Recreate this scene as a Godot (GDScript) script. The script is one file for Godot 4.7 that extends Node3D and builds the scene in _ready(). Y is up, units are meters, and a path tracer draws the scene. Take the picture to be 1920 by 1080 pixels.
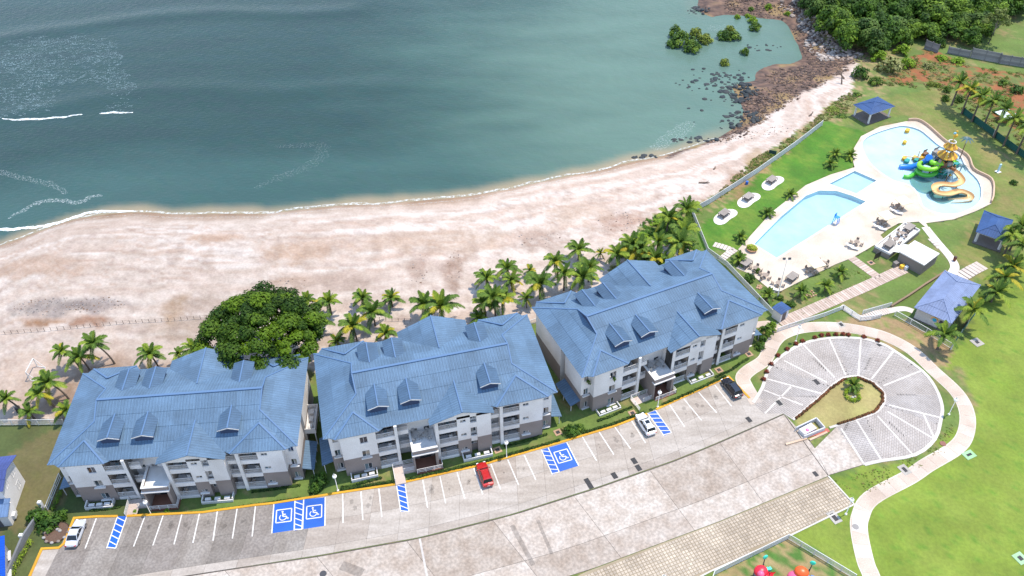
extends Node3D
# A beachfront apartment complex seen from the air. World metres, y up, ground level 0, the sea at -2.5.
const SEA := -2.5
var rng := RandomNumberGenerator.new()
var used := {}
var M := {}
var noise := FastNoiseLite.new()
var fine := FastNoiseLite.new()
var coast := PackedVector2Array()
var land := PackedVector2Array()
var sdg := PackedFloat32Array()
const SX := -190.0
const SZ := -330.0
const SN := 96
const SM := 80
const SS := 4.0

class MB:
	var v := PackedVector3Array()
	var n := PackedVector3Array()
	var uv := PackedVector2Array()
	var c := PackedColorArray()
	var ix := PackedInt32Array()
	var col := Color(1, 1, 1)
	func vert(p: Vector3, nn: Vector3, t := Vector2.ZERO) -> int:
		v.append(p)
		n.append(nn)
		uv.append(t)
		c.append(col)
		return v.size() - 1
	func tri(a: Vector3, b: Vector3, d: Vector3) -> void:
		var nn := (d - a).cross(b - a).normalized()
		var k := vert(a, nn)
		vert(b, nn)
		vert(d, nn)
		ix.append_array(PackedInt32Array([k, k + 1, k + 2]))
	func quad(a: Vector3, b: Vector3, d: Vector3, e: Vector3) -> void:
		var nn := (d - a).cross(b - a).normalized()
		var k := vert(a, nn, Vector2(0, 0))
		vert(b, nn, Vector2(1, 0))
		vert(d, nn, Vector2(1, 1))
		vert(e, nn, Vector2(0, 1))
		ix.append_array(PackedInt32Array([k, k + 1, k + 2, k, k + 2, k + 3]))
	func hexa(p: Array) -> void: # 8 corners, bottom 0-3 then top 4-7, both going round the same way
		var ctr := Vector3.ZERO
		for q in p:
			ctr += q / 8.0
		for f in [[0, 1, 2, 3], [4, 5, 6, 7], [0, 1, 5, 4], [1, 2, 6, 5], [2, 3, 7, 6], [3, 0, 4, 7]]:
			var a: Vector3 = p[f[0]]
			var b: Vector3 = p[f[1]]
			var d: Vector3 = p[f[2]]
			var e: Vector3 = p[f[3]]
			if (d - a).cross(b - a).dot((a + b + d + e) * 0.25 - ctr) >= 0.0:
				quad(a, b, d, e)
			else:
				quad(e, d, b, a)
	func box(at: Vector3, s: Vector3, yaw := 0.0) -> void:
		boxb(at, s, Basis(Vector3.UP, yaw))
	func boxb(at: Vector3, s: Vector3, b: Basis) -> void:
		var h := s * 0.5
		var p := []
		for y in [-1.0, 1.0]:
			for q in [[-1.0, -1.0], [1.0, -1.0], [1.0, 1.0], [-1.0, 1.0]]:
				p.append(at + b * Vector3(q[0] * h.x, y * h.y, q[1] * h.z))
		hexa(p)
	func bx(x0: float, x1: float, y0: float, y1: float, z0: float, z1: float) -> void:
		boxb(Vector3((x0 + x1) / 2, (y0 + y1) / 2, (z0 + z1) / 2), Vector3(absf(x1 - x0), absf(y1 - y0), absf(z1 - z0)), Basis())
	func bar(a: Vector3, b: Vector3, w: float, h: float) -> void:
		var d := b - a
		if d.length() < 0.001:
			return
		var f := d.normalized()
		var s := f.cross(Vector3.UP)
		s = Vector3.RIGHT if s.length() < 0.01 else s.normalized()
		boxb((a + b) / 2, Vector3(w, h, d.length()), Basis(s, s.cross(f), -f))
	func tube(pts: PackedVector3Array, rad: PackedFloat32Array, seg := 8, cap := true, from := 0.0, to := TAU) -> void:
		var m := pts.size()
		var up := Vector3.UP
		var full := to - from > 6.2
		var first := v.size()
		var per := seg + 1
		for i in m:
			var t := (pts[mini(i + 1, m - 1)] - pts[maxi(i - 1, 0)]).normalized()
			var s := t.cross(up)
			s = t.cross(Vector3.RIGHT).normalized() if s.length() < 0.05 else s.normalized()
			var w := s.cross(t).normalized()
			for k in per:
				var a := from + (to - from) * k / seg
				var dd := s * cos(a) + w * sin(a)
				vert(pts[i] + dd * rad[mini(i, rad.size() - 1)], dd, Vector2(float(k) / seg, i))
		for i in m - 1:
			for k in seg:
				var a := first + i * per + k
				ix.append_array(PackedInt32Array([a, a + 1, a + per, a + 1, a + per + 1, a + per]))
		if cap and full:
			for e in [0, m - 1]:
				var ctr := pts[e]
				for k in seg:
					var a := v[first + e * per + k]
					var b := v[first + e * per + k + 1]
					if e == 0:
						tri(ctr, b, a)
					else:
						tri(ctr, a, b)
	func ball(at: Vector3, r: Vector3, seg := 10, rings := 6, lo := -PI / 2) -> void:
		var first := v.size()
		for i in rings + 1:
			var t := lo + (PI / 2 - lo) * i / rings
			for k in seg + 1:
				var a := TAU * k / seg
				var q := Vector3(cos(a) * cos(t), sin(t), sin(a) * cos(t))
				vert(at + q * r, (q / r).normalized())
		for i in rings:
			for k in seg:
				var a := first + i * (seg + 1) + k
				ix.append_array(PackedInt32Array([a, a + 1, a + seg + 1, a + 1, a + seg + 2, a + seg + 1]))
	func prism(poly: PackedVector2Array, y0: float, y1: float) -> void: # a flat slab with straight sides over a plan outline
		if poly.size() < 3:
			return
		var q := poly.duplicate()
		if Geometry2D.is_polygon_clockwise(q):
			q.reverse()
		var t := Geometry2D.triangulate_polygon(q)
		for k in range(0, t.size(), 3):
			var a := q[t[k]]
			var b := q[t[k + 1]]
			var d := q[t[k + 2]]
			var up := (d - a).cross(b - a) > 0.0
			var A := Vector3(a.x, y1, a.y)
			var B := Vector3(b.x, y1, b.y)
			var D := Vector3(d.x, y1, d.y)
			if (D - A).cross(B - A).y > 0.0:
				tri(A, B, D)
			else:
				tri(A, D, B)
		if y1 - y0 < 0.0001:
			return
		var ctr := Vector2.ZERO
		for i in q.size():
			var a := q[i]
			var b := q[(i + 1) % q.size()]
			var A := Vector3(a.x, y0, a.y)
			var B := Vector3(b.x, y0, b.y)
			var U := Vector3(0, y1 - y0, 0)
			var out := Vector3(b.y - a.y, 0, -(b.x - a.x))
			if (B + U - A).cross(B - A).dot(out) > 0.0:
				quad(A, B, B + U, A + U)
			else:
				quad(A + U, B + U, B, A)
	func mesh() -> ArrayMesh:
		var a := []
		a.resize(Mesh.ARRAY_MAX)
		a[Mesh.ARRAY_VERTEX] = v
		a[Mesh.ARRAY_NORMAL] = n
		a[Mesh.ARRAY_TEX_UV] = uv
		a[Mesh.ARRAY_COLOR] = c
		a[Mesh.ARRAY_INDEX] = ix
		var am := ArrayMesh.new()
		am.add_surface_from_arrays(Mesh.PRIMITIVE_TRIANGLES, a)
		return am

func P(s: String) -> PackedVector2Array:
	var out := PackedVector2Array()
	for t in s.split(" ", false):
		var q := t.split(",")
		out.append(Vector2(q[0].to_float(), q[1].to_float()))
	return out

func numbered(called: String) -> String:
	if not used.has(called):
		used[called] = 0
		return called
	used[called] += 1
	return "%s_%03d" % [called, used[called]]

func tag(o: Node3D, label: String, category := "", group := "") -> void:
	o.set_meta("label", label)
	if category:
		o.set_meta("category", category)
	if group:
		o.set_meta("group", group)

func thing(called: String, label: String, category: String, at := Vector3.ZERO, turn := 0.0, group := "") -> Node3D:
	var o := Node3D.new()
	o.name = numbered(called)
	add_child(o)
	o.position = at
	o.rotation.y = turn
	tag(o, label, category, group)
	return o

func part(called: String, mb: MB, m: Material, parent: Node3D, stuff := false) -> MeshInstance3D:
	return partm(called, mb.mesh(), m, parent, stuff)

func partm(called: String, mesh: Mesh, m: Material, parent: Node3D, stuff := false) -> MeshInstance3D:
	var o := MeshInstance3D.new()
	o.mesh = mesh
	o.material_override = m
	var key := called
	var k := 0
	var held: Dictionary = parent.get_meta("__names") if parent.has_meta("__names") else {}
	if held.has(called):
		held[called] += 1
		key = "%s_%03d" % [called, held[called]]
	else:
		held[called] = 0
	parent.set_meta("__names", held)
	o.name = key
	parent.add_child(o)
	if stuff:
		o.set_meta("kind", "stuff")
	return o

func group_part(called: String, parent: Node3D, at := Vector3.ZERO) -> Node3D: # a part that only holds sub-parts
	var o := Node3D.new()
	var held: Dictionary = parent.get_meta("__names") if parent.has_meta("__names") else {}
	if held.has(called):
		held[called] += 1
		o.name = "%s_%03d" % [called, held[called]]
	else:
		held[called] = 0
		o.name = called
	parent.set_meta("__names", held)
	parent.add_child(o)
	o.position = at
	return o

func single(called: String, mb: MB, m: Material, label: String, category: String, group := "") -> MeshInstance3D:
	var o := MeshInstance3D.new()
	o.mesh = mb.mesh()
	o.material_override = m
	o.name = numbered(called)
	add_child(o)
	tag(o, label, category, group)
	return o

func struct(called: String, mb: MB, m: Material) -> MeshInstance3D:
	var o := MeshInstance3D.new()
	o.mesh = mb.mesh()
	o.material_override = m
	o.name = numbered(called)
	add_child(o)
	o.set_meta("kind", "structure")
	return o

func dup(o: Node3D, at: Vector3, turn: float, label: String, called := "") -> Node3D:
	var base := String(o.name)
	if base.length() > 4 and base.substr(base.length() - 4, 1) == "_" and base.right(3).is_valid_int():
		base = base.left(-4)
	var r: Node3D = o.duplicate()
	r.name = numbered(called if called else base)
	add_child(r)
	r.position = at
	r.rotation = Vector3(0, turn, 0)
	r.set_meta("label", label)
	return r

func drop_names(o: Node) -> void:
	if o.has_meta("__names"):
		o.remove_meta("__names")
	for c in o.get_children():
		drop_names(c)

func L(r: float, g: float, b: float) -> Color:
	return Color(r, g, b).linear_to_srgb()

func tex(a: Color, b: Color, freq: float, seed_: int, oct := 4, type := 0, size := 512, normal := false) -> NoiseTexture2D:
	var f := FastNoiseLite.new()
	f.seed = seed_
	f.frequency = freq
	f.fractal_octaves = oct
	f.noise_type = FastNoiseLite.TYPE_SIMPLEX_SMOOTH if type == 0 else FastNoiseLite.TYPE_CELLULAR
	var t := NoiseTexture2D.new()
	t.width = size
	t.height = size
	t.seamless = true
	t.noise = f
	if normal:
		t.as_normal_map = true
		t.bump_strength = 4.0
	else:
		var r := Gradient.new()
		r.set_color(0, a)
		r.set_color(1, b)
		t.color_ramp = r
	return t

func mat(key: String, c: Color, rough := 0.8, metal := 0.0) -> StandardMaterial3D:
	if M.has(key):
		return M[key]
	var m := StandardMaterial3D.new()
	m.albedo_color = c
	m.roughness = rough
	m.metallic = metal
	m.resource_name = key
	M[key] = m
	return m

# a plain colour broken up by a fine and a coarse noise laid on in world space
func worn(key: String, c: Color, rough: float, vary: float, scale := 0.25, vcol := false, coarse := 0.035) -> StandardMaterial3D:
	if M.has(key):
		return M[key]
	var m := mat(key, c, rough)
	if not M.has("tex_fine"):
		M["tex_fine"] = tex(Color(0.78, 0.78, 0.78), Color(1, 1, 1), 0.03, 3, 5)
		M["tex_soft"] = tex(Color(0.88, 0.88, 0.88), Color(1, 1, 1), 0.03, 4, 5)
		M["tex_coarse"] = tex(Color(0.86, 0.845, 0.83), Color(1, 1, 1), 0.008, 9, 4)
		M["tex_bump"] = tex(Color.WHITE, Color.WHITE, 0.05, 5, 4, 0, 512, true)
	m.albedo_texture = M["tex_fine"] if vary > 0.5 else M["tex_soft"]
	m.uv1_triplanar = true
	m.uv1_world_triplanar = true
	m.uv1_scale = Vector3.ONE * scale
	m.detail_enabled = true
	m.detail_albedo = M["tex_coarse"]
	m.detail_blend_mode = BaseMaterial3D.BLEND_MODE_MUL
	m.detail_uv_layer = BaseMaterial3D.DETAIL_UV_2
	m.uv2_triplanar = true
	m.uv2_world_triplanar = true
	m.uv2_scale = Vector3.ONE * coarse
	m.normal_enabled = true
	m.normal_texture = M["tex_bump"]
	m.normal_scale = 0.35
	m.vertex_color_use_as_albedo = vcol
	return m

func ss(a: float, b: float, x: float) -> float:
	var t := clampf((x - a) / (b - a), 0.0, 1.0)
	return t * t * (3.0 - 2.0 * t)

func coast_distance(p: Vector2) -> float:
	var m := 1e18
	for i in coast.size() - 1:
		var a := coast[i]
		var ab := coast[i + 1] - a
		var t := clampf((p - a).dot(ab) / ab.length_squared(), 0.0, 1.0)
		m = minf(m, (p - a - ab * t).length_squared())
	m = sqrt(m)
	return m if Geometry2D.is_point_in_polygon(p, land) else -m

func cd(x: float, z: float) -> float:
	var fx := (x - SX) / SS
	var fz := (z - SZ) / SS
	if fx < 0.0 or fz < 0.0 or fx >= SN - 1 or fz >= SM - 1:
		return coast_distance(Vector2(x, z))
	var i := int(fx)
	var j := int(fz)
	fx -= i
	fz -= j
	var k := j * SN + i
	return lerpf(lerpf(sdg[k], sdg[k + 1], fx), lerpf(sdg[k + SN], sdg[k + SN + 1], fx), fz)

func hd(s: float) -> float:
	if s >= 0.0:
		var t := minf(s / 18.0, 1.0)
		return SEA + 2.5 * t * (2.0 - t)
	return maxf(SEA + 0.12 * s, -8.0)

func h(x: float, z: float) -> float:
	return hd(cd(x, z)) - dip(x, z)

func dip(x: float, z: float) -> float: # the lawn round the left block lies a little lower
	var q := Vector2(x + 50.74, z + 88.58).rotated(0.0737)
	return 0.7 * (1.0 - ss(19.0, 22.0, absf(q.x))) * (1.0 - ss(12.5, 15.0, absf(q.y)))

func g3(p: Vector2, up := 0.0) -> Vector3:
	return Vector3(p.x, h(p.x, p.y) + up, p.y)

func smooth_line(p: PackedVector2Array, per := 4, closed := false) -> PackedVector2Array:
	var out := PackedVector2Array()
	var n := p.size()
	for i in (n if closed else n - 1):
		var a := p[(i - 1 + n) % n] if closed else p[maxi(i - 1, 0)]
		var b := p[i]
		var c := p[(i + 1) % n]
		var d := p[(i + 2) % n] if closed else p[mini(i + 2, n - 1)]
		for k in per:
			out.append(b.cubic_interpolate(c, a, d, float(k) / per))
	if not closed:
		out.append(p[n - 1])
	return out

func along(p: PackedVector2Array, t: float) -> Vector2: # point at a share 0..1 of the length
	var total := 0.0
	for i in p.size() - 1:
		total += p[i].distance_to(p[i + 1])
	var want := total * clampf(t, 0, 1)
	for i in p.size() - 1:
		var l := p[i].distance_to(p[i + 1])
		if want <= l or i == p.size() - 2:
			return p[i].lerp(p[i + 1], clampf(want / maxf(l, 0.0001), 0, 1))
		want -= l
	return p[0]

func length_of(p: PackedVector2Array) -> float:
	var total := 0.0
	for i in p.size() - 1:
		total += p[i].distance_to(p[i + 1])
	return total

func ribbon(mb: MB, p: PackedVector2Array, w: float, y0: float, y1: float, shift := 0.0) -> void: # a kerb or wall along a line
	for i in p.size() - 1:
		var d := (p[i + 1] - p[i]).normalized()
		var s := Vector2(-d.y, d.x)
		var da := d if i == 0 else ((p[i] - p[i - 1]).normalized() + d).normalized()
		var db := d if i == p.size() - 2 else ((p[i + 2] - p[i + 1]).normalized() + d).normalized()
		var sa := Vector2(-da.y, da.x) / maxf(0.5, da.dot(d))
		var sb := Vector2(-db.y, db.x) / maxf(0.5, db.dot(d))
		var q := []
		for y in [y0, y1]:
			for t in [p[i] + sa * (shift - w / 2), p[i] + sa * (shift + w / 2), p[i + 1] + sb * (shift + w / 2), p[i + 1] + sb * (shift - w / 2)]:
				q.append(Vector3(t.x, y, t.y))
		mb.hexa(q)

func _ready() -> void:
	rng.seed = 7
	noise.seed = 21
	noise.noise_type = FastNoiseLite.TYPE_SIMPLEX_SMOOTH
	noise.frequency = 1.0
	noise.fractal_octaves = 3
	fine.seed = 5
	fine.noise_type = FastNoiseLite.TYPE_SIMPLEX_SMOOTH
	fine.frequency = 1.0
	fine.fractal_octaves = 2
	var cam := Camera3D.new()
	cam.name = "camera"
	cam.fov = 36.774
	cam.near = 1.0
	cam.far = 6000.0
	cam.transform = Transform3D(Basis(Vector3(0.999832,-0.013731,0.012128),Vector3(0.018321,0.749371,-0.661897),Vector3(-0.000000,0.662008,0.749497)),Vector3(0,110.4,0))
	add_child(cam)
	var env := Environment.new()
	env.background_mode = Environment.BG_SKY
	var sky := Sky.new()
	var sm := ProceduralSkyMaterial.new()
	sm.sky_top_color = Color(0.51, 0.625, 0.785)
	sm.sky_horizon_color = Color(0.88, 0.895, 0.91)
	sm.sky_curve = 0.18
	sm.ground_horizon_color = Color(0.70, 0.76, 0.78)
	sm.ground_bottom_color = Color(0.35, 0.40, 0.40)
	sm.sky_energy_multiplier = 1.35
	sky.sky_material = sm
	env.sky = sky
	env.tonemap_mode = Environment.TONE_MAPPER_LINEAR
	env.tonemap_exposure = 1.36
	env.sdfgi_enabled = true
	env.ssao_enabled = true
	env.ssil_enabled = true
	var we := WorldEnvironment.new()
	we.name = "sky"
	we.environment = env
	add_child(we)
	var sun := DirectionalLight3D.new()
	sun.name = "sun"
	sun.light_energy = 1.36
	sun.light_color = Color(1.0, 0.96, 0.90)
	sun.light_angular_distance = 0.5
	sun.shadow_enabled = true
	add_child(sun)
	sun.look_at_from_position(Vector3(0.33, 1.0, -0.17) * 100.0, Vector3.ZERO)
	coast = P("-3000,200 -420,-62 -113,-140.7 -107.8,-144.1 -102.6,-147.9 -96.4,-152.7 -88.9,-154.8 -82.1,-155.3 -72.2,-153.9 -62.9,-154 -53.5,-153.7 -46.7,-155 -37.5,-156.3 -28,-156.5 -18.6,-157.8 -10.4,-158.7 -2,-160.9 5.3,-163.4 12.7,-166 20.2,-167.9 28.1,-171.5 34.5,-173.1 43.7,-177.4 50.4,-181 57.1,-187.2 59.7,-193.1 59.8,-200.2 59.1,-207.6 66.2,-209.7 67.4,-215 73.2,-219.1 78.9,-218.9 82,-221.7 83,-228.5 82.9,-234.6 83.5,-243.1 82.1,-247.9 77.2,-248.1 72.2,-250.2 67.6,-251.9 61.8,-249.9 58.6,-253.9 59.5,-260.5 64,-272.7 69.1,-288.1 120,-700 300,-3000")
	land = coast.duplicate()
	land.append_array(P("3000,-3000 3000,3000 -3000,3000"))
	sdg.resize(SN * SM)
	for j in SM:
		for i in SN:
			sdg[j * SN + i] = coast_distance(Vector2(SX + i * SS, SZ + j * SS))
	build_land()
	build_sea()
	build_roads()
	build_pool_area()
	build_buildings()
	build_plants()
	build_objects()
	drop_names(self)

func steps(lo: float, hi: float, d: float, far: float, grow := 1.5) -> PackedFloat32Array:
	var out := PackedFloat32Array()
	var left: Array[float] = []
	var x := lo
	var s := d
	while x > -far:
		s *= grow
		x -= s
		left.push_front(x)
	for q in left:
		out.append(q)
	x = lo
	while x < hi:
		out.append(x)
		x += d
	s = d
	while x < far:
		out.append(x)
		s *= grow
		x += s
	out.append(x)
	return out

func nz(x: float, y: float) -> float:
	return noise.get_noise_2d(x, y)

func build_land() -> void:
	var veg := P("-92.1,-93.7 -85,-93.5 -74,-93.5 -71.8,-96 -60.4,-99.8 -35.3,-104.8 -33.8,-104.8 2.8,-115.3 4.3,-115.2 38.4,-133.3 38,-135.6 28.1,-139.8 25.8,-141.6 30.2,-147.6 35,-149.3 39.2,-150.5 45.2,-154.9 51,-160.2 55.7,-168 61.9,-173.3 68.2,-178.5 75.2,-185.7 81.1,-192.5 87,-198.5 90.5,-204.6 94.7,-213.5 93.1,-218.4 89.9,-222.1 89.2,-230.3 89.7,-246.1 89,-259.7 92.6,-280.5")
	veg.insert(0, Vector2(-3000, veg[0].y + 300))
	veg.append_array(P("320,-3000 3000,-3000 3000,3000 -3000,3000"))
	var rock := P("36.7,-171.3 41.8,-175.4 50.2,-179.5 58.4,-184.8 64.6,-189.5 71,-194.5 77.8,-200.1 84.7,-205 91.5,-213.3 96.5,-218.4 94.2,-222.2 90.7,-225.2 89.8,-235.2 89.7,-246.1 89,-259.7 93.7,-285.1 64,-294.9 55.7,-255.6 60.8,-229.9 56.5,-208.3")
	var soil := P("95.9,-205 99.1,-204.3 107.3,-213.5 114,-220.1 118.1,-219.3 121.4,-213 128.1,-208.5 137.1,-205.2 126.4,-181.9 121.7,-177.1 119.8,-183.1 117.5,-189.8 114.4,-195.3 114.6,-199.4 107.9,-203.4 101.6,-201.3")
	var plain := P("78.2,-182.3 92.1,-193.4 107.9,-199.7 111.2,-194.1 109.7,-183.7 111.1,-171.6 115.4,-159.4 102.7,-131.7 97.1,-128.6 90.3,-122.5 88.1,-132.2 96.5,-142.4 104.9,-151.6 105.5,-164 102.3,-177.8 97.8,-186.7")
	var poolgrass := P("38.4,-142.3 77,-184.9 84.7,-178.4 77.3,-162.8 47.3,-135 39.9,-135.2")
	var bare := P("58.6,-114.5 66.8,-115.7 72.1,-114.1 77.6,-105.8 74.3,-102.1 72,-103.4 66.4,-108.8 59.5,-111")
	var biglawn := P("48.4,-79.3 55.7,-81.6 64.4,-83 71.1,-89.2 76.3,-93.6 77.1,-102 74.3,-102.1 79.6,-108.4 90.3,-122.5 104,-133.4 93.7,-100.3 72.7,-57.2 37.9,-57.9 39.3,-69.3")
	var leftdry := P("-83.2,-81.7 -78.9,-87.3 -76.1,-92.1 -66.1,-92.4 -69.5,-81.4 -69.9,-76.1 -72,-72.5 -79.1,-72.6")
	var isle := P("45.6,-91.2 47.2,-92.7 51,-95.8 53.4,-98 56.2,-100 59,-100.5 61.1,-99 62.1,-96.7 61.4,-94.5 59.4,-92.4 55.8,-91 50.9,-89.4 47.1,-86.7")
	var playg := P("27.1,-64 39.5,-69.9 47.5,-63 46.1,-58.5 26.1,-58.9")
	# stains and stony patches on the beach: place, radius, colour, strength
	var under := Geometry2D.offset_polygon(P("45.7,-135.4 55.2,-147.5 65.1,-157.3 71.6,-161.2 78,-164 78.6,-168 80.3,-172 83.5,-177 89.4,-181.2 97,-183.6 99.4,-183.6 100.8,-180.8 102.4,-173.8 104.9,-167.8 104.1,-162.1 106.3,-158 104.3,-152.2 102.6,-149.3 98,-146.6 92.4,-144 86.3,-142.9 85,-143.5 80.6,-143 77.8,-141.1 75.6,-139.2 76,-137.3 72.9,-135.7 70.9,-134.3 67.6,-132.1 63.6,-130.1 55.5,-125.3 51.3,-122.7 49.7,-122.2 48.7,-124 46.7,-127.5 44.1,-129.6 46.6,-132.7"), -0.45)[0]
	var spots := []
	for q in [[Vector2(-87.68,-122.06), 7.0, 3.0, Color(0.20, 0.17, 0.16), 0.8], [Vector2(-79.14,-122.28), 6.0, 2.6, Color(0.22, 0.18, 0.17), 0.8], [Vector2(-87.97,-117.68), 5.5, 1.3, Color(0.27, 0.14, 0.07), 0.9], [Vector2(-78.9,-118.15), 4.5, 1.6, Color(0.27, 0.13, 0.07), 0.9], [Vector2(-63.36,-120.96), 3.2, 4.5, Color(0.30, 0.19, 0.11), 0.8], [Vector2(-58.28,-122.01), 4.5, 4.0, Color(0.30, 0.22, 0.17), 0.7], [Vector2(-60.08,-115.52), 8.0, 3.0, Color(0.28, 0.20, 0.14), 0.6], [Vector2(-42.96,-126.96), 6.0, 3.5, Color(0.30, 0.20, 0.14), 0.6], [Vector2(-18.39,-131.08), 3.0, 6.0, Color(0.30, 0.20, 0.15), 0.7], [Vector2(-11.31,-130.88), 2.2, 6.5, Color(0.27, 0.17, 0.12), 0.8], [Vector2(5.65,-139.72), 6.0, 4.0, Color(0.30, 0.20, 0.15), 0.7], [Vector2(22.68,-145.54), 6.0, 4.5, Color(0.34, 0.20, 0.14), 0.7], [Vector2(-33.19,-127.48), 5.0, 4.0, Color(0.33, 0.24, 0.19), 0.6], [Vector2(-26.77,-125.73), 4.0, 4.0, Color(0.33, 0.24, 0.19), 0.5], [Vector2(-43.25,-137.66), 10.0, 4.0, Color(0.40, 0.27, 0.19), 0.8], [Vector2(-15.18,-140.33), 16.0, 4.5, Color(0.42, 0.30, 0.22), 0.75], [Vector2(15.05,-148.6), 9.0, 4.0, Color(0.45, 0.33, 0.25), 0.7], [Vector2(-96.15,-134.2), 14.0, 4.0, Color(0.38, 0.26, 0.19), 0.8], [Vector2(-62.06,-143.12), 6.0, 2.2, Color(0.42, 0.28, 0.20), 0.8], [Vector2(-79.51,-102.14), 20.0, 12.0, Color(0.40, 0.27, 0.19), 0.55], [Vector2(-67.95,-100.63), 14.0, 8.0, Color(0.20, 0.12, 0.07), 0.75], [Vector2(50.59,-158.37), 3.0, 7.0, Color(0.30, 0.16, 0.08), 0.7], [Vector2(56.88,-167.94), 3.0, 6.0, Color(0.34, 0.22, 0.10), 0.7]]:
		spots.append(q)
	var xs := steps(-112.0, 168.0, 0.75, 3000.0)
	var zs := steps(-300.0, -48.0, 0.75, 3000.0)
	var nx := xs.size()
	var nzz := zs.size()
	var px := PackedVector3Array()
	var pc := PackedColorArray()
	var cls := PackedByteArray()
	var sdv := PackedFloat32Array()
	for j in nzz:
		for i in nx:
			var x := xs[i]
			var z := zs[j]
			var s := cd(x, z)
			sdv.append(s)
			var y := hd(s) - dip(x, z)
			var w1 := nz(x * 0.05, z * 0.05)
			var w2 := nz(x * 0.21 + 50.0, z * 0.21)
			var p := Vector2(x + w1 * 2.0 + w2 * 0.8, z + w2 * 1.2)
			var c := Color(0.5, 0.5, 0.5)
			var k := 0
			if s < -6.0:
				c = Color(0.30, 0.24, 0.18)
			elif Geometry2D.is_point_in_polygon(p, veg):
				k = 1
				if s > 5.0 and x > 40.0 and z < -110.0 and Geometry2D.is_point_in_polygon(Vector2(x, z), under):
					y -= 1.6
				var g1 := 0.5 + 0.5 * nz(x * 0.09 + 9.0, z * 0.09)
				var g2 := 0.5 + 0.42 * nz(x * 0.45, z * 0.45 + 30.0) + 0.25 * nz(x * 1.1, z * 1.1)
				c = Color(0.105, 0.185, 0.028).lerp(Color(0.16, 0.20, 0.05), g1)
				if Geometry2D.is_point_in_polygon(p, soil):
					k = 3
					var sgn := ss(0.47, 0.66, g1 * 0.6 + g2 * 0.5)
					c = Color(0.36, 0.125, 0.045).lerp(Color(0.16, 0.20, 0.05), sgn)
					y += 0.25 * g2
				elif Geometry2D.is_point_in_polygon(Vector2(x, z), isle):
					c = Color(0.38, 0.30, 0.13).lerp(Color(0.33, 0.33, 0.10), g1)
				elif Geometry2D.is_point_in_polygon(p, playg):
					c = Color(0.34, 0.26, 0.12).lerp(Color(0.08, 0.19, 0.03), ss(0.45, 0.62, g2))
				elif Geometry2D.is_point_in_polygon(p, biglawn):
					c = Color(0.165, 0.250, 0.022).lerp(Color(0.225, 0.285, 0.042), g1)
					c = c.lerp(Color(0.11, 0.23, 0.02), ss(0.62, 0.8, g2) * 0.8)
				elif Geometry2D.is_point_in_polygon(p, poolgrass):
					c = Color(0.065, 0.19, 0.010).lerp(Color(0.16, 0.25, 0.025), ss(0.35, 0.8, g1 * 0.6 + g2 * 0.4))
				elif Geometry2D.is_point_in_polygon(p, plain):
					c = Color(0.15, 0.205, 0.035).lerp(Color(0.26, 0.22, 0.075), ss(0.3, 0.75, g1 * 0.6 + g2 * 0.4))
				elif Geometry2D.is_point_in_polygon(p, bare):
					c = Color(0.34, 0.235, 0.12).lerp(Color(0.20, 0.23, 0.06), ss(0.5, 0.75, g2))
				elif Geometry2D.is_point_in_polygon(p, leftdry):
					c = Color(0.150, 0.120, 0.055).lerp(Color(0.115, 0.115, 0.035), g2)
				elif x < -55.0:
					c = Color(0.06, 0.105, 0.022).lerp(Color(0.10, 0.11, 0.035), g1)
				else:
					c = c.lerp(Color(0.30, 0.225, 0.10), ss(0.52, 0.78, g1 * 0.5 + g2 * 0.5))
					if s < 26.0:
						c = c.lerp(Color(0.34, 0.25, 0.12), ss(0.4, 0.65, g2))
			elif Geometry2D.is_point_in_polygon(p, rock):
				k = 2
				var r1 := 0.5 + 0.5 * nz(x * 0.07 + 3.0, z * 0.07)
				var r2 := 0.5 + 0.5 * nz(x * 0.5, z * 0.5)
				c = Color(0.085, 0.05, 0.038).lerp(Color(0.26, 0.15, 0.10), ss(0.35, 0.7, r2 * 0.6 + r1 * 0.4))
				c = c.lerp(Color(0.33, 0.22, 0.085), ss(0.55, 0.72, r1) * 0.85)
				y += (r2 - 0.5) * 0.5 * ss(0.0, 2.0, s)
			else:
				# sand, banded along the waterline
				var sa := x * 0.973 - z * 0.23
				var dd := s + 2.2 * nz(sa * 0.035, 4.0) + 0.8 * nz(sa * 0.12, 8.0)
				var band := 0.5 + 0.5 * nz(sa * 0.022 + 7.0, dd * 0.30)
				var b2 := 0.5 + 0.5 * nz(sa * 0.05, dd * 0.9 + 40.0)
				c = Color(0.53, 0.42, 0.35).lerp(Color(0.64, 0.555, 0.49), ss(0.25, 0.75, band))
				c = c.lerp(Color(0.68, 0.61, 0.56), 0.75 * ss(0.52, 0.72, band) * ss(5.0, 8.0, dd) * (1.0 - ss(19.0, 26.0, dd)))
				c = c.lerp(Color(0.46, 0.32, 0.245), ss(0.56, 0.74, b2) * ss(3.0, 6.0, dd) * (1.0 - ss(24.0, 32.0, dd)) * 0.6)
				c = Color(0.30, 0.19, 0.115).lerp(c, ss(-0.5, 5.0, dd + 1.2 * band))
				var f1 := 0.5 + 0.5 * nz(x * 0.25 - z * 0.12, z * 0.1 + x * 0.04)
				c = c.lerp(Color(0.42, 0.31, 0.25), ss(0.58, 0.85, f1) * 0.4)
				var f2 := absf(nz(sa * 0.05 + 20.0, dd * 0.55))
				c = c.lerp(Color(0.36, 0.27, 0.235), (1.0 - ss(0.0, 0.10, f2)) * 0.45 * ss(4.0, 8.0, dd))
				c = c * (1.0 + 0.04 * nz(x * 0.9, z * 0.9))
				c = c * lerpf(0.84, 1.0, ss(-75.0, 10.0, x))  # sand dulled towards the left, the dimmer light there put into the colour
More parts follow.
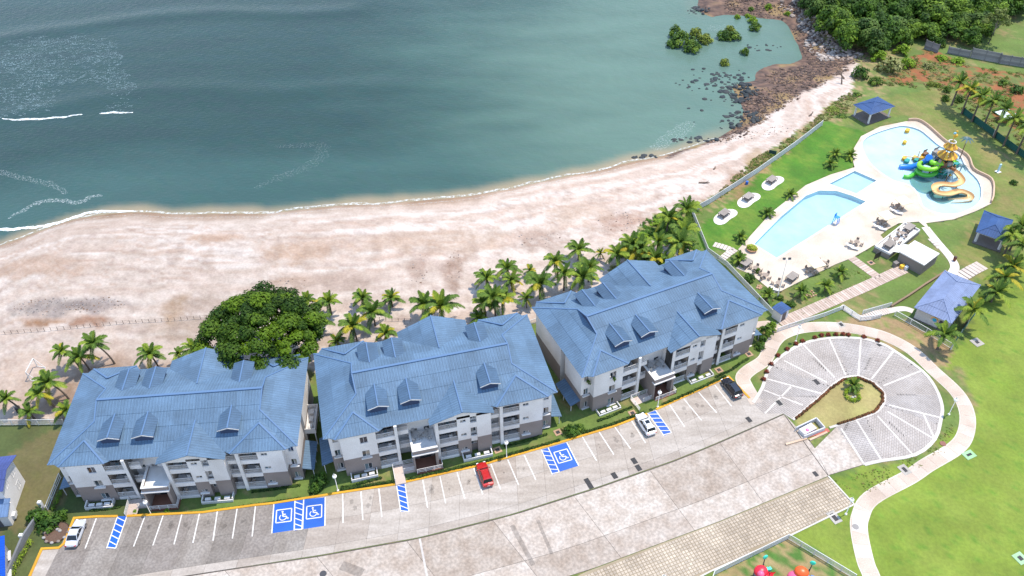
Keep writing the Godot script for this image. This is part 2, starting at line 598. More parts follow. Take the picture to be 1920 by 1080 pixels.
			if k == 0 or k == 1 and s < 30.0:
				for q in spots:
					var o: Vector2 = p - q[0]
					o.x /= q[1]
					o.y /= q[2]
					var r := o.length() + 0.55 * w2
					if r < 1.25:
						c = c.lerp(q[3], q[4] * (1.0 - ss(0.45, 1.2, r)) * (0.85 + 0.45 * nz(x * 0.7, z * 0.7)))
			px.append(Vector3(x, y, z))
			pc.append(c)
			cls.append(k)
	var sets := [MB.new(), MB.new(), MB.new(), MB.new()]
	var where := []
	for k in 4:
		var a := PackedInt32Array()
		a.resize(px.size())
		a.fill(-1)
		where.append(a)
	var nor := PackedVector3Array()
	for j in nzz:
		for i in nx:
			var a := j * nx + i
			var dx := px[j * nx + mini(i + 1, nx - 1)] - px[j * nx + maxi(i - 1, 0)]
			var dz := px[mini(j + 1, nzz - 1) * nx + i] - px[maxi(j - 1, 0) * nx + i]
			nor.append(dz.cross(dx).normalized())
	for j in nzz - 1:
		for i in nx - 1:
			var a := j * nx + i
			var k: int = maxi(maxi(cls[a], cls[a + 1]), maxi(cls[a + nx], cls[a + nx + 1]))
			if sdv[a] < -14.0 and sdv[a + nx + 1] < -14.0 and absf(xs[i]) < 160.0:
				continue
			var mb: MB = sets[k]
			var id := []
			for q in [a, a + 1, a + nx + 1, a + nx]:
				if where[k][q] < 0:
					mb.col = pc[q]
					where[k][q] = mb.vert(px[q], nor[q])
				id.append(where[k][q])
			mb.ix.append_array(PackedInt32Array([id[0], id[1], id[2], id[0], id[2], id[3]]))
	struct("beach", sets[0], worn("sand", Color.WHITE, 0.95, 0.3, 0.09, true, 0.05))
	struct("lawn", sets[1], worn("grass", Color.WHITE, 0.95, 0.3, 0.085, true, 0.03))
	struct("rocky_shore", sets[2], worn("rock_ground", Color.WHITE, 0.8, 0.9, 0.3, true, 0.06))
	struct("soil_slope", sets[3], worn("soil", Color.WHITE, 0.95, 0.9, 0.3, true, 0.06))
	scatter_stones("beach_stones", [[Vector2(-87.68,-122.06), 7.0, 2.6, 150], [Vector2(-79.14,-122.28), 5.5, 2.2, 120], [Vector2(-11.34,-131.69), 1.4, 5.5, 45], [Vector2(-18.39,-131.08), 2.0, 5.0, 35], [Vector2(5.65,-139.72), 5.0, 3.0, 40], [Vector2(22.68,-145.54), 5.0, 3.5, 60], [Vector2(-42.96,-126.96), 4.0, 2.0, 30], [Vector2(55.63,-178.55), 9.0, 1.5, 70], [Vector2(63.87,-181.41), 7.0, 2.5, 60]], [Color(0.24, 0.21, 0.20), Color(0.40, 0.36, 0.34), Color(0.30, 0.19, 0.13)], 0.05, 0.17)
	var rocks := []
	for i in 26:
		rocks.append([[Vector2(63.16,-194.69), Vector2(67.93,-198.37), Vector2(76.65,-205.84), Vector2(84.07,-212.09), Vector2(86.72,-226.28), Vector2(86.53,-236.76), Vector2(82.37,-251.54), Vector2(73.39,-255.13), Vector2(88.79,-218.39), Vector2(93.16,-218.75), Vector2(74.83,-209.49), Vector2(58.2,-189.78), Vector2(51.74,-183.91)][i % 13], 7.0, 5.0, 230])
	scatter_stones("shore_stones", rocks, [Color(0.07, 0.045, 0.04), Color(0.15, 0.095, 0.075), Color(0.30, 0.19, 0.12), Color(0.10, 0.065, 0.05)], 0.08, 0.34)
	scatter_stones("pale_stones", [[Vector2(89.06,-226.94), 5.0, 9.0, 220], [Vector2(91.18,-219.31), 6.0, 3.0, 160], [Vector2(89.79,-240.67), 4.0, 8.0, 180], [Vector2(89.04,-253.02), 6.0, 8.0, 120]], [Color(0.45, 0.38, 0.33), Color(0.55, 0.48, 0.43), Color(0.33, 0.26, 0.22)], 0.2, 0.7)
	scatter_stones("wet_rocks", [[Vector2(60.23,-202.9), 5.0, 5.0, 110], [Vector2(58.51,-211.42), 5.0, 4.0, 40], [Vector2(58.2,-189.78), 5.0, 4.0, 60], [Vector2(44.68,-180.72), 6.0, 1.5, 26], [Vector2(72.89,-229.68), 5.0, 3.0, 16], [Vector2(56.09,-210.03), 12.0, 8.0, 34], [Vector2(51.79,-194.2), 10.0, 10.0, 14], [Vector2(33.38,-173.74), 4.0, 0.8, 12], [Vector2(54.78,-203.05), 8.0, 8.0, 18], [Vector2(58.76,-254.61), 4.0, 3.0, 40]], [Color(0.02, 0.035, 0.045), Color(0.04, 0.05, 0.055)], 0.25, 0.8, true)

func scatter_stones(called: String, spots: Array, cols: Array, lo: float, hi: float, afloat := false) -> void:
	var mb := MB.new()
	mb.ball(Vector3.ZERO, Vector3(1, 0.7, 1), 6, 4)
	for i in mb.v.size():
		var q := mb.v[i]
		mb.v[i] = q * (1.0 + 0.35 * nz(q.x * 1.3 + 3.0, q.z * 1.3 + q.y))
	var places: Array[Transform3D] = []
	var tint := PackedColorArray()
	for s in spots:
		for i in s[3]:
			var a := rng.randf() * TAU
			var r := sqrt(rng.randf())
			var p: Vector2 = s[0] + Vector2(cos(a) * r * s[1], sin(a) * r * s[2])
			var d := cd(p.x, p.y)
			if not afloat and d < 0.3:
				continue
			var sc := lerpf(lo, hi, pow(rng.randf(), 2.5))
			var y := (h(p.x, p.y) if not afloat else maxf(h(p.x, p.y), SEA - sc * 0.35)) + sc * 0.1
			places.append(Transform3D(Basis(Vector3.UP, rng.randf() * TAU).scaled(Vector3(sc * rng.randf_range(0.8, 1.5), sc, sc)), Vector3(p.x, y, p.y)))
			var c: Color = cols[rng.randi() % cols.size()]
			tint.append(c * rng.randf_range(0.75, 1.2))
	scatter(called, mb.mesh(), places, tint, worn("stone", Color.WHITE, 0.8, 0.9, 1.2, true, 0.3), self, "low " + called.replace("_", " ") + " strewn over the shore", "stones")

func scatter(called: String, mesh: Mesh, places: Array[Transform3D], tint: PackedColorArray, m: Material, parent: Node3D, label := "", category := "") -> MultiMeshInstance3D:
	var mm := MultiMesh.new()
	mm.transform_format = MultiMesh.TRANSFORM_3D
	mm.use_colors = tint.size() > 0
	mm.mesh = mesh
	mm.instance_count = places.size()
	for i in places.size():
		mm.set_instance_transform(i, places[i])
		if tint.size() > 0:
			mm.set_instance_color(i, tint[i])
	var o := MultiMeshInstance3D.new()
	o.multimesh = mm
	o.material_override = m
	o.name = numbered(called) if parent == self else called
	parent.add_child(o, true)
	o.set_meta("kind", "stuff")
	if label:
		tag(o, label, category)
	return o

func build_sea() -> void:
	var xs := steps(-230.0, 90.0, 1.6, 3500.0, 1.4)
	var zs := steps(-420.0, -110.0, 1.3, 3500.0, 1.4)
	var mb := MB.new()
	var nx := xs.size()
	for j in zs.size():
		for i in nx:
			var x := xs[i]
			var z := zs[j]
			var s := -cd(x, z)
			var sa := x * 0.973 - z * 0.23
			var dd := s + 5.0 * nz(sa * 0.011, 2.0)
			var sw := nz(x * 0.02 + z * 0.006, z * 0.075)
			var y := SEA
			# the swell: long low ridges that run along the shore
			for q in [[55.0, 0.24], [104.0, 0.30], [150.0, 0.24]]:
				var e: float = (dd - q[0]) / 4.2
				y += q[1] * exp(-e * e) * ss(25.0, -60.0, x)
			y += 0.05 * nz(x * 0.25, z * 0.3) * ss(2.0, 12.0, s)
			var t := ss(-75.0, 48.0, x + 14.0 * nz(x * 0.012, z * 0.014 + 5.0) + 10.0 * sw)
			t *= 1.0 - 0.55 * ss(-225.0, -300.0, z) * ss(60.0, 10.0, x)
			var c := Color(0.025, 0.052, 0.050).lerp(Color(0.042, 0.082, 0.072), ss(0.0, 0.5, t)).lerp(Color(0.092, 0.150, 0.122), ss(0.35, 1.0, t))  # cloud shade at left and far put into the colour, turbid water at right
			c = c.lerp(Color(0.055, 0.112, 0.105), ss(34.0, 12.0, s) * 0.5 * (1.0 - t))
			c = c * (1.0 + 0.10 * sw + 0.05 * nz(sa * 0.15, dd * 0.5))
			# sand stirred up in the last metres
			c = c.lerp(Color(0.27, 0.215, 0.14), ss(4.5, 0.5, s + 1.6 * nz(sa * 0.06, 11.0)) * 0.9 * ss(62.0, 40.0, x))
			c.a = 1.0
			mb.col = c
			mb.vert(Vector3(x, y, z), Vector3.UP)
	for j in zs.size():
		for i in nx:
			var a := j * nx + i
			var dx := mb.v[j * nx + mini(i + 1, nx - 1)] - mb.v[j * nx + maxi(i - 1, 0)]
			var dz := mb.v[mini(j + 1, zs.size() - 1) * nx + i] - mb.v[maxi(j - 1, 0) * nx + i]
			mb.n[a] = dz.cross(dx).normalized()
	for j in zs.size() - 1:
		for i in nx - 1:
			var a := j * nx + i
			if cd(xs[i], zs[j]) > 60.0 and cd(xs[i + 1], zs[j + 1]) > 60.0:
				continue
			mb.ix.append_array(PackedInt32Array([a, a + 1, a + nx + 1, a, a + nx + 1, a + nx]))
	var m := mat("sea_water", Color.WHITE, 0.16)
	m.vertex_color_use_as_albedo = true
	m.metallic_specular = 0.22
	var f := tex(Color.WHITE, Color.WHITE, 0.02, 31, 5, 0, 512, true)
	m.normal_enabled = true
	m.normal_texture = f
	m.normal_scale = 0.5
	m.uv1_triplanar = true
	m.uv1_world_triplanar = true
	m.uv1_scale = Vector3(0.05, 0.05, 0.09)
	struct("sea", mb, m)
	# foam: broken strips where the waves run out, and the torn sheet behind the breaker
	var line := PackedVector2Array()
	for p in coast:
		if absf(p.x) < 200.0 and p.y > -186.0 and p.x < 62.0:
			line.append(p)
	line = smooth_line(line, 8)
	foam_strip("shore_foam", line, 0.55, 0.9, 0.54, 77, "thin white line of foam where the sea meets the sand")
	foam_strip("shore_foam", line, -1.6, 0.7, 0.35, 31, "faint second foam line just off the beach")
	foam_strip("breaker_foam", smooth_line(P("-112.9,-149.8 -110.6,-149.9 -106,-150.1 -102.6,-150.5 -98.5,-152.1 -94.8,-154.6 -90.5,-155.8 -83.3,-155.6"), 8), 0.0, 1.3, 0.9, 12, "white breaker curling onto the sand at the left edge")
	foam_strip("breaker_foam", smooth_line(P("-129.9,-196.6 -124.2,-196.2 -118.8,-196.8 -113.5,-197.4 -110,-198.6"), 6), 0.0, 1.0, 0.8, 13, "long white breaking crest out at sea, the left one")
	foam_strip("breaker_foam", smooth_line(P("-105.6,-198.7 -101.5,-199.1 -97,-199"), 6), 0.0, 0.9, 0.8, 14, "short white breaking crest out at sea, the right one")
	foam_strip("broken_foam", smooth_line(P("-110.1,-153.7 -107.9,-157 -105.5,-159.9 -102,-160.3 -96.8,-159.5 -94.5,-161.5 -92.2,-161.8"), 8), 0.0, 2.0, 0.4, 15, "torn foam trail drifting near the left beach")
	foam_strip("broken_foam", smooth_line(P("-58.1,-163.5 -54.1,-167.5 -49.6,-170.1 -46,-174.4 -44.9,-179.4 -48,-182 -57,-180.9"), 8), 0.0, 4.2, 0.17, 16, "faint curved foam trail off the middle of the beach")
	foam_strip("broken_foam", smooth_line(P("-122.2,-173.9 -115.3,-170.2 -107.6,-167.5 -100.7,-163"), 8), 0.0, 2.5, 0.3, 17, "thin foam trail near the left picture edge")
	foam_strip("rock_foam", smooth_line(P("35.9,-175.4 39.6,-179.4 43.9,-183.8 47.3,-187.7"), 8), 2.0, 6.0, 0.28, 18, "white wash breaking over the rocks at the beach end")
	foam_strip("rock_foam", smooth_line(P("59,-241.4 63.1,-242.3 68,-243"), 6), 0.0, 5.0, 0.22, 20, "pale wash between the mangrove clumps")
	foam_sheet()

func foam_mat(seed_: int, share: float) -> StandardMaterial3D:
	var f := FastNoiseLite.new()
	f.seed = seed_
	f.frequency = 0.035
	f.fractal_octaves = 4
	f.domain_warp_enabled = true
	f.domain_warp_amplitude = 18.0
	var t := NoiseTexture2D.new()
	t.width = 256
	t.height = 256
	t.seamless = true
	t.noise = f
	var r := Gradient.new()
	r.set_color(0, Color(1, 1, 1, 0))
	r.set_color(1, Color(1, 1, 1, clampf(share * 0.9, 0.16, 0.8)))
	r.set_offset(0, clampf(1.0 - share - 0.22, 0.0, 0.9))
	r.set_offset(1, clampf(1.0 - share + 0.40, 0.05, 1.0))
	t.color_ramp = r
	var m := StandardMaterial3D.new()
	m.albedo_color = Color(0.93, 0.95, 0.95)
	m.albedo_texture = t
	m.transparency = BaseMaterial3D.TRANSPARENCY_ALPHA
	m.roughness = 0.7
	m.vertex_color_use_as_albedo = false
	m.uv1_triplanar = true
	m.uv1_world_triplanar = true
	m.uv1_scale = Vector3.ONE * (0.10 if share > 0.52 else 0.2)
	return m

func foam_strip(called: String, line: PackedVector2Array, shift: float, width: float, share: float, seed_: int, label: String) -> void:
	var mb := MB.new()
	var n := line.size()
	for i in n:
		var d := (line[mini(i + 1, n - 1)] - line[maxi(i - 1, 0)]).normalized()
		var s := Vector2(-d.y, d.x)
		var w := width * (0.35 + 0.9 * absf(nz(i * 0.21 + seed_, 0.0)) + 0.25) * sin(PI * clampf((i + 0.4) / n, 0.02, 0.98)) ** 0.4
		var mid := line[i] - s * shift + s * 0.5 * nz(i * 0.17, seed_)
		for t in [-0.5, 0.0, 0.5]:
			var q: Vector2 = mid + s * w * t
			mb.vert(Vector3(q.x, maxf(sea_y(q.x, q.y), h(q.x, q.y)) + 0.05 + (0.10 * share if t == 0.0 else 0.0), q.y), Vector3.UP)
	for i in n - 1:
		for k in 2:
			var a := i * 3 + k
			mb.ix.append_array(PackedInt32Array([a, a + 3, a + 1, a + 1, a + 3, a + 4]))
	var o := single(called, mb, foam_mat(seed_, share), label, "foam")
	o.set_meta("kind", "stuff")

func sea_y(x: float, z: float) -> float:
	var s := -cd(x, z)
	var sa := x * 0.973 - z * 0.23
	var dd := s + 5.0 * nz(sa * 0.011, 2.0)
	var y := SEA
	for q in [[55.0, 0.24], [104.0, 0.30], [150.0, 0.24]]:
		var e: float = (dd - q[0]) / 4.2
		y += q[1] * exp(-e * e) * ss(25.0, -60.0, x)
	return y + 0.03

func foam_sheet() -> void: # the speckled sheet of foam left behind the breaking crest: small flecks, built as one scatter
	var edge := P("-152.7,-228.9 -148.8,-241.4 -141.8,-243.9 -131.1,-245.5 -120.6,-243 -114.5,-240 -109.4,-227.3 -102.8,-217.8 -98.8,-207.5 -97.2,-199.7 -103.6,-199.2 -108.4,-213.6 -115.8,-215.9 -122.5,-214.1 -118.5,-199.7 -127.4,-197.3 -135.7,-197.1")
	var lo := Vector2(1e9, 1e9)
	var hi := -lo
	for p in edge:
		lo = lo.min(p)
		hi = hi.max(p)
	var mb := MB.new()
	mb.ball(Vector3.ZERO, Vector3(1, 0.18, 1), 6, 2, 0.0)
	var places: Array[Transform3D] = []
	var n := 0
	while n < 60000 and places.size() < 7500:
		n += 1
		var p := Vector2(rng.randf_range(lo.x, hi.x), rng.randf_range(lo.y, hi.y))
		var keep := 0.5 + 0.5 * nz(p.x * 0.3, p.y * 0.5) + 0.35 * nz(p.x * 0.045, p.y * 0.06)
		if keep < 0.46 or not Geometry2D.is_point_in_polygon(p + Vector2(3.0 * nz(p.x * 0.1, p.y * 0.1), 2.0 * nz(p.x * 0.15, 5.0 + p.y * 0.1)), edge):
			continue
		var sc := rng.randf_range(0.04, 0.12) * (0.6 + keep)
		places.append(Transform3D(Basis(Vector3.UP, rng.randf() * TAU).scaled(Vector3(sc * 1.6, sc, sc)), Vector3(p.x, sea_y(p.x, p.y), p.y)))
	scatter("foam_flecks", mb.mesh(), places, PackedColorArray(), mat("foam_fleck", L(0.105, 0.165, 0.178), 0.7), self, "speckled sheet of foam behind the breaking crest", "foam")

func reach(a: PackedVector2Array, b: PackedVector2Array, t0: float, t1: float, r0: float, r1: float, gap := 0.03) -> PackedVector2Array:
	var up := PackedVector2Array()
	var dn := PackedVector2Array()
	for k in 4:
		var t := lerpf(t0, t1, k / 3.0)
		var p := along(a, t)
		var q := along(b, t)
		up.append(p.lerp(q, r0))
		dn.append(p.lerp(q, r1))
	dn.reverse()
	up.append_array(dn)
	var got := Geometry2D.offset_polygon(up, -gap / 2)
	return got[0] if got.size() else up

func paint(called: String, poly: PackedVector2Array, m: Material, parent: Node3D, y := 0.045) -> void:
	var mb := MB.new()
	mb.prism(poly, y, y)
	part(called, mb, m, parent)

func stripe(a: Vector2, b: Vector2, w: float) -> PackedVector2Array:
	var d := (b - a).normalized()
	var s := Vector2(-d.y, d.x) * w / 2
	return PackedVector2Array([a + s, b + s, b - s, a - s])

func build_roads() -> void:
	var conc := []
	for k in 4:
		conc.append(worn("concrete_%d" % k, [L(0.43, 0.375, 0.325), L(0.465, 0.415, 0.37), L(0.40, 0.345, 0.30), L(0.445, 0.395, 0.35)][k], 0.9, 0.3, 0.13, false, 0.07))
	var stain := []
	for k in 4:
		stain.append(worn("stained_concrete_%d" % k, [L(0.53, 0.465, 0.41), L(0.60, 0.54, 0.485), L(0.48, 0.415, 0.36), L(0.57, 0.505, 0.45)][k], 0.9, 0.9, 0.1, false, 0.045))
	for k in 4:
		if not M.has("tex_stain"):
			M["tex_stain"] = tex(Color(0.84, 0.80, 0.765), Color(1, 1, 1), 0.011, 77, 5)
		stain[k].detail_albedo = M["tex_stain"]
		conc[k].uv2_scale = Vector3(0.03, 1, 0.12)
	var dark := worn("joint", L(0.12, 0.10, 0.085), 0.95, 0.9)
	var K := P("-65.9,-74.9 -59.5,-75.1 -46.9,-75.5 -39.4,-76.6 -36.5,-76.9 -26.6,-78.6 -18.5,-79.9 -5.9,-83 1.2,-85.3 8.4,-87.7 16.2,-90.5 23.2,-93.8 36.9,-100.8")
	var J := P("-66.8,-61.5 -48,-64.9 -42.9,-65.7 -28.2,-68 -14.1,-70.6 -0.8,-74.2 12.5,-78.8 24.5,-83.4 30.9,-86.2 38.5,-89.8")
	var base := K.duplicate()
	base.append_array(P("39.4,-95.9 41,-92.6 44.3,-92.6"))
	var jr := J.duplicate()
	jr.reverse()
	base.append_array(jr)
	base.append_array(P("-65.6,-65.1 -68.5,-65.1 -68.7,-69.8 -66.3,-69.9 -65.8,-70.6"))
	var mb := MB.new()
	mb.prism(base, -0.2, 0.012)
	var lot := struct("parking_lot", mb, dark)
	for i in 24:
		for r in 3:
			var b := MB.new()
			b.prism(reach(K, J, i / 24.0, (i + 1) / 24.0, [0.0, 0.44, 0.87][r], [0.44, 0.87, 1.0][r], 0.025), 0.0, 0.036 + 0.004 * (i % 2))
			part("concrete_slab", b, conc[(i * 3 + r * 7 + (i * r) % 5) % 4] if i > 7 or r == 2 else worn("dirty_shaded_concrete_%d" % (i % 3), [L(0.30, 0.265, 0.24), L(0.33, 0.295, 0.265), L(0.27, 0.24, 0.215)][i % 3], 0.9, 0.9, 0.13, false, 0.07), lot)  # left slabs darker: dirt and cloud shade put into one colour
	for q in [P("-68.5,-65.1 -68.6,-69.8 -66.2,-69.8 -65.6,-65.1"), P("36.9,-100.8 39.4,-95.9 39.8,-95 41,-92.6 44.3,-92.6 38.5,-89.8"), P("-65.9,-74.9 -65.8,-70.6 -66.2,-69.8 -65.6,-65.1 -66.4,-62.2")]:
		var b := MB.new()
		b.prism(q, 0.0, 0.034)
		part("concrete_slab", b, conc[1], lot)
	# the painted bays
	var white := worn("road_paint", L(0.80, 0.79, 0.77), 0.7, 0.3, 0.6)
	var blue := worn("blue_paint", L(0.002, 0.105, 0.54), 0.55, 0.3, 0.5)
	var lines := [[Vector2(-62.58,-74.81), Vector2(-62.42,-69.75)], [Vector2(-55.39,-75.04), Vector2(-55.47,-69.92)], [Vector2(-52.69,-75.08), Vector2(-52.72,-70.04)], [Vector2(-49.94,-75.21), Vector2(-49.68,-70.15)], [Vector2(-47.34,-75.43), Vector2(-46.99,-70.36)], [Vector2(-44.74,-75.65), Vector2(-44.15,-70.65)], [Vector2(-41.87,-76.06), Vector2(-41.4,-70.95)], [Vector2(-39.2,-76.43), Vector2(-38.58,-71.24)], [Vector2(-26.34,-78.39), Vector2(-25.58,-73.26)], [Vector2(-23.58,-78.72), Vector2(-22.71,-73.7)], [Vector2(-20.9,-79.19), Vector2(-19.94,-74.13)], [Vector2(-14.29,-80.67), Vector2(-13.24,-75.63)], [Vector2(-11.69,-81.31), Vector2(-10.57,-76.33)], [Vector2(-9.07,-82.01), Vector2(-7.7,-77.09)], [Vector2(-6.46,-82.71), Vector2(-5,-77.83)], [Vector2(-3.81,-83.47), Vector2(-2.3,-78.67)], [Vector2(-1.17,-84.23), Vector2(0.46,-79.4)], [Vector2(1.45,-85.06), Vector2(3.12,-80.29)], [Vector2(10.88,-88.51), Vector2(12.76,-83.74)], [Vector2(13.63,-89.47), Vector2(15.58,-84.83)], [Vector2(16.28,-90.39), Vector2(18.34,-85.93)], [Vector2(19.15,-91.63), Vector2(20.86,-86.99)], [Vector2(25.88,-94.9), Vector2(27.6,-90.13)], [Vector2(28.42,-96.13), Vector2(30.58,-91.43)], [Vector2(31.16,-97.49), Vector2(33.32,-92.96)], [Vector2(34.16,-99.1), Vector2(36.07,-94.31)]]
	for l in lines:
		paint("bay_line", stripe(l[0], l[1], 0.17), white, lot, 0.048)
	for q in [P("-59.5,-75.1 -58.1,-75.1 -58,-69.7 -59.3,-69.7"), P("-18.3,-80 -17,-80.2 -16,-75 -17.2,-75"), P("22,-93.1 23.4,-93.7 25.3,-89 24,-88.4"), P("-33.4,-77.3 -32.1,-77.4 -31.5,-72.3 -32.6,-72.1"), P("4.2,-86 5.3,-86.4 6.8,-81.7 5.7,-81.2")]:
		paint("blue_hatching", q, blue, lot, 0.046)
		for k in 6:
			var t := (k + 0.2) / 5.4
			var a: Vector2 = q[0].lerp(q[3], clampf(t, 0, 1))
			var b: Vector2 = q[1].lerp(q[2], clampf(t + 0.13, 0, 1))
			paint("hatch_line", stripe(a, b, 0.14), white, lot, 0.050)
		paint("bay_line", stripe(q[0], q[3], 0.15), white, lot, 0.052)
		paint("bay_line", stripe(q[1], q[2], 0.15), white, lot, 0.052)
	for q in [P("-36.5,-76.9 -33.4,-77.3 -32.6,-72.2 -35.8,-71.7"), P("-32.1,-77.5 -28.9,-77.8 -28.2,-72.8 -31.4,-72.3"), P("5.3,-86.4 8.3,-87.4 9.9,-82.8 6.8,-81.7")]:
		paint("blue_bay", q, blue, lot, 0.046)
		paint("bay_line", stripe(q[0], q[3], 0.17), white, lot, 0.054)
		paint("bay_line", stripe(q[1], q[2], 0.17), white, lot, 0.054)
		wheelchair(q, white, blue, lot)
	# oil drips in the bays and tyre marks on the road: thin stains with a shape of their own
	var oil := mat("oil_stain", L(0.05, 0.045, 0.04), 0.7)
	oil.albedo_color.a = 0.17
	oil.transparency = BaseMaterial3D.TRANSPARENCY_ALPHA
	for i in lines.size() - 1:
		var a: Vector2 = (lines[i][0] + lines[i + 1][0]) / 2
		var b: Vector2 = (lines[i][1] + lines[i + 1][1]) / 2
		if lines[i][0].distance_to(lines[i + 1][0]) > 4.0:
			continue
		for k in 2:
			var c := a.lerp(b, rng.randf_range(0.25, 0.6)) + Vector2(rng.randf_range(-0.5, 0.5), 0)
			var blob := PackedVector2Array()
			var r0 := rng.randf_range(0.12, 0.5)
			for q in 11:
				var an := TAU * q / 11.0
				blob.append(c + Vector2(cos(an), sin(an) * 1.3) * r0 * rng.randf_range(0.6, 1.2))
			paint("oil_stain", blob, oil, lot, 0.0465 + 0.0004 * k)
	# kerbs
	var yellow := worn("kerb_yellow", L(0.78, 0.40, 0.015), 0.7, 0.9, 0.5)
	for l in [P("-68.7,-63.5 -68.7,-65.6 -68.7,-69.8 -66.3,-69.9 -65.8,-70.6 -65.9,-74.9 -62.7,-75.1 -59.5,-75.1"), P("-58.1,-75.1 -46.9,-75.5 -39.4,-76.6 -36.5,-76.9 -26.6,-78.6 -18.5,-79.9"), P("-17,-80.3 -5.9,-83.1 1.2,-85.4 8.4,-87.8 16.2,-90.5 21.9,-93"), P("23.5,-93.9 36.9,-100.9 39.4,-96")]:
		var b := MB.new()
		ribbon(b, smooth_line(l, 1), 0.36, -0.1, 0.15)
		struct("yellow_kerb", b, yellow)
	# the stained road beside it
	var S := P("-55.3,-53.8 -10.9,-58.8 9.7,-64.7 30.5,-72.6 48,-80")
	var J2 := P("-66.8,-61.4 -47.9,-64.9 -42.9,-65.7 -28.2,-67.9 -14.1,-70.5 -0.8,-74.1 12.5,-78.7 24.5,-83.3 30.9,-86.1 44.2,-92.5")
	var rb := J2.duplicate()
	rb.append_array(P("47.1,-86.7 47.5,-85.4 52.1,-89.7 54.2,-82 48,-80.1"))
	var sr := S.duplicate()
	sr.reverse()
	rb.append_array(sr)
	mb = MB.new()
	mb.prism(rb, -0.2, 0.012)
	var road := struct("road", mb, dark)
	for i in 9:
		for r in 2:
			var b := MB.new()
			b.prism(reach(J2, S, i / 9.0, (i + 1) / 9.0, [0.015, 0.66][r], [0.66, 1.0][r], 0.05), 0.0, 0.034 + 0.004 * ((i + r) % 2))
			part("concrete_slab", b, stain[(i * 5 + r * 3 + i / 2) % 4], road)
	for q in [P("44.4,-92.4 47,-86.6 47.4,-85.3 48,-80.3"), P("47.4,-85.3 52.1,-89.6 54.2,-82.1 48.1,-80.2")]:
		var b := MB.new()
		b.prism(q, 0.0, 0.036)
		part("concrete_slab", b, stain[1], road)
	paint("pale_joint", stripe(Vector2(-14.07,-70.38), Vector2(-12.6,-64.23), 0.3), worn("pale_joint", L(0.6, 0.57, 0.54), 0.9, 0.3), road, 0.05)
	var tyre := mat("tyre_mark", L(0.10, 0.09, 0.085), 0.8)
	tyre.albedo_color.a = 0.22
	tyre.transparency = BaseMaterial3D.TRANSPARENCY_ALPHA
	var tk := 0
	for q in [[Vector2(-0.64,-72.33), Vector2(2.29,-65.75), 0.7], [Vector2(3.15,-73.15), Vector2(5.01,-67.38), 0.5], [Vector2(-24.9,-66.3), Vector2(-21.72,-64.99), 1.4]]:
		paint("tyre_mark", stripe(q[0], q[1], q[2]), tyre, road, 0.0445 + 0.0006 * tk)
		tk += 1
	# the bay of grass pavers
	var strip := P("2.2,-61 9.7,-64.6 30.4,-72.5 48,-79.9 50.4,-74.9 39.5,-69.8 27.1,-64.4 19.7,-60.7")
	mb = MB.new()
	mb.prism(strip, -0.2, 0.02)
	var gp := struct("paver_bay", mb, worn("paver_gap", L(0.43, 0.35, 0.24), 0.95, 0.9, 0.6))
	var blk := MB.new()
	blk.box(Vector3(0, 0.02, 0), Vector3(0.40, 0.06, 0.40))
	var places: Array[Transform3D] = []
	var tint := PackedColorArray()
	var ax := (Vector2(48.02,-79.99) - Vector2(9.75,-64.69)).normalized()
	var ay := Vector2(-ax.y, ax.x)
	var o0 := Vector2(9.75,-64.69)
	for i in range(-40, 130):
		for j in range(-4, 40):
			var p := o0 + ax * i * 0.5 + ay * (j + 0.5) * 0.5
			if Geometry2D.is_point_in_polygon(p + ay * 0.25, strip) and Geometry2D.is_point_in_polygon(p - ay * 0.25, strip):
				places.append(Transform3D(Basis(Vector3.UP, -ax.angle()), Vector3(p.x, 0.02, p.y)))
				tint.append(Color(0.60, 0.505, 0.40) * rng.randf_range(0.8, 1.1))
	scatter("paver_block", blk.mesh(), places, tint, worn("paver", Color.WHITE, 0.9, 0.9, 0.5, true), gp)
	var kw := worn("kerb_white", L(0.66, 0.62, 0.57), 0.85, 0.3, 0.5)
	for l in [P("48,-80 50.4,-74.8"), P("50.4,-74.8 39.5,-69.7 27.1,-64.3 19.7,-60.6")]:
		var b := MB.new()
		ribbon(b, l, 0.22, -0.1, 0.13)
		struct("pale_kerb", b, kw)
	build_plaza(kw)
	build_paths(kw)

func wheelchair(q: PackedVector2Array, white: Material, blue: Material, lot: Node3D) -> void:
	var c := (q[0] + q[1] + q[2] + q[3]) / 4 - (q[3] - q[0]) * 0.03
	var ey := (q[0] - q[3]).normalized()
	var ex := Vector2(-ey.y, ey.x)
	if ex.dot(q[1] - q[0]) < 0.0:
		ex = -ex
	var f := func(x: float, y: float) -> Vector2: return c + ex * x + ey * y
	var s := 1.05
	for e in [[-s, s, s, s], [s, s, s, -s], [s, -s, -s, -s], [-s, -s, -s, s]]:
		paint("symbol_frame", stripe(f.call(e[0] * 1.06, e[1] * 1.06), f.call(e[2] * 1.06, e[3] * 1.06), 0.17), white, lot, 0.056)
	for k in 9: # the wheel
		var a := lerpf(2.2, 6.0, k / 9.0)
		var b := lerpf(2.2, 6.0, (k + 1) / 9.0)
		paint("symbol_line", stripe(f.call(-0.12 + 0.5 * cos(a), -0.28 + 0.5 * sin(a)), f.call(-0.12 + 0.5 * cos(b), -0.28 + 0.5 * sin(b)), 0.14), white, lot, 0.058)
	for e in [[-0.2, 0.55, -0.1, -0.15], [-0.1, -0.12, 0.35, -0.16], [0.35, -0.12, 0.55, -0.6], [0.5, -0.58, 0.75, -0.5], [-0.17, 0.22, 0.28, 0.2]]:
		paint("symbol_line", stripe(f.call(e[0], e[1]), f.call(e[2], e[3]), 0.17), white, lot, 0.060)
	var head := PackedVector2Array()
	for k in 10:
		head.append(f.call(-0.22 + 0.15 * cos(TAU * k / 10), 0.72 + 0.15 * sin(TAU * k / 10)))
	paint("symbol_line", head, white, lot, 0.062)

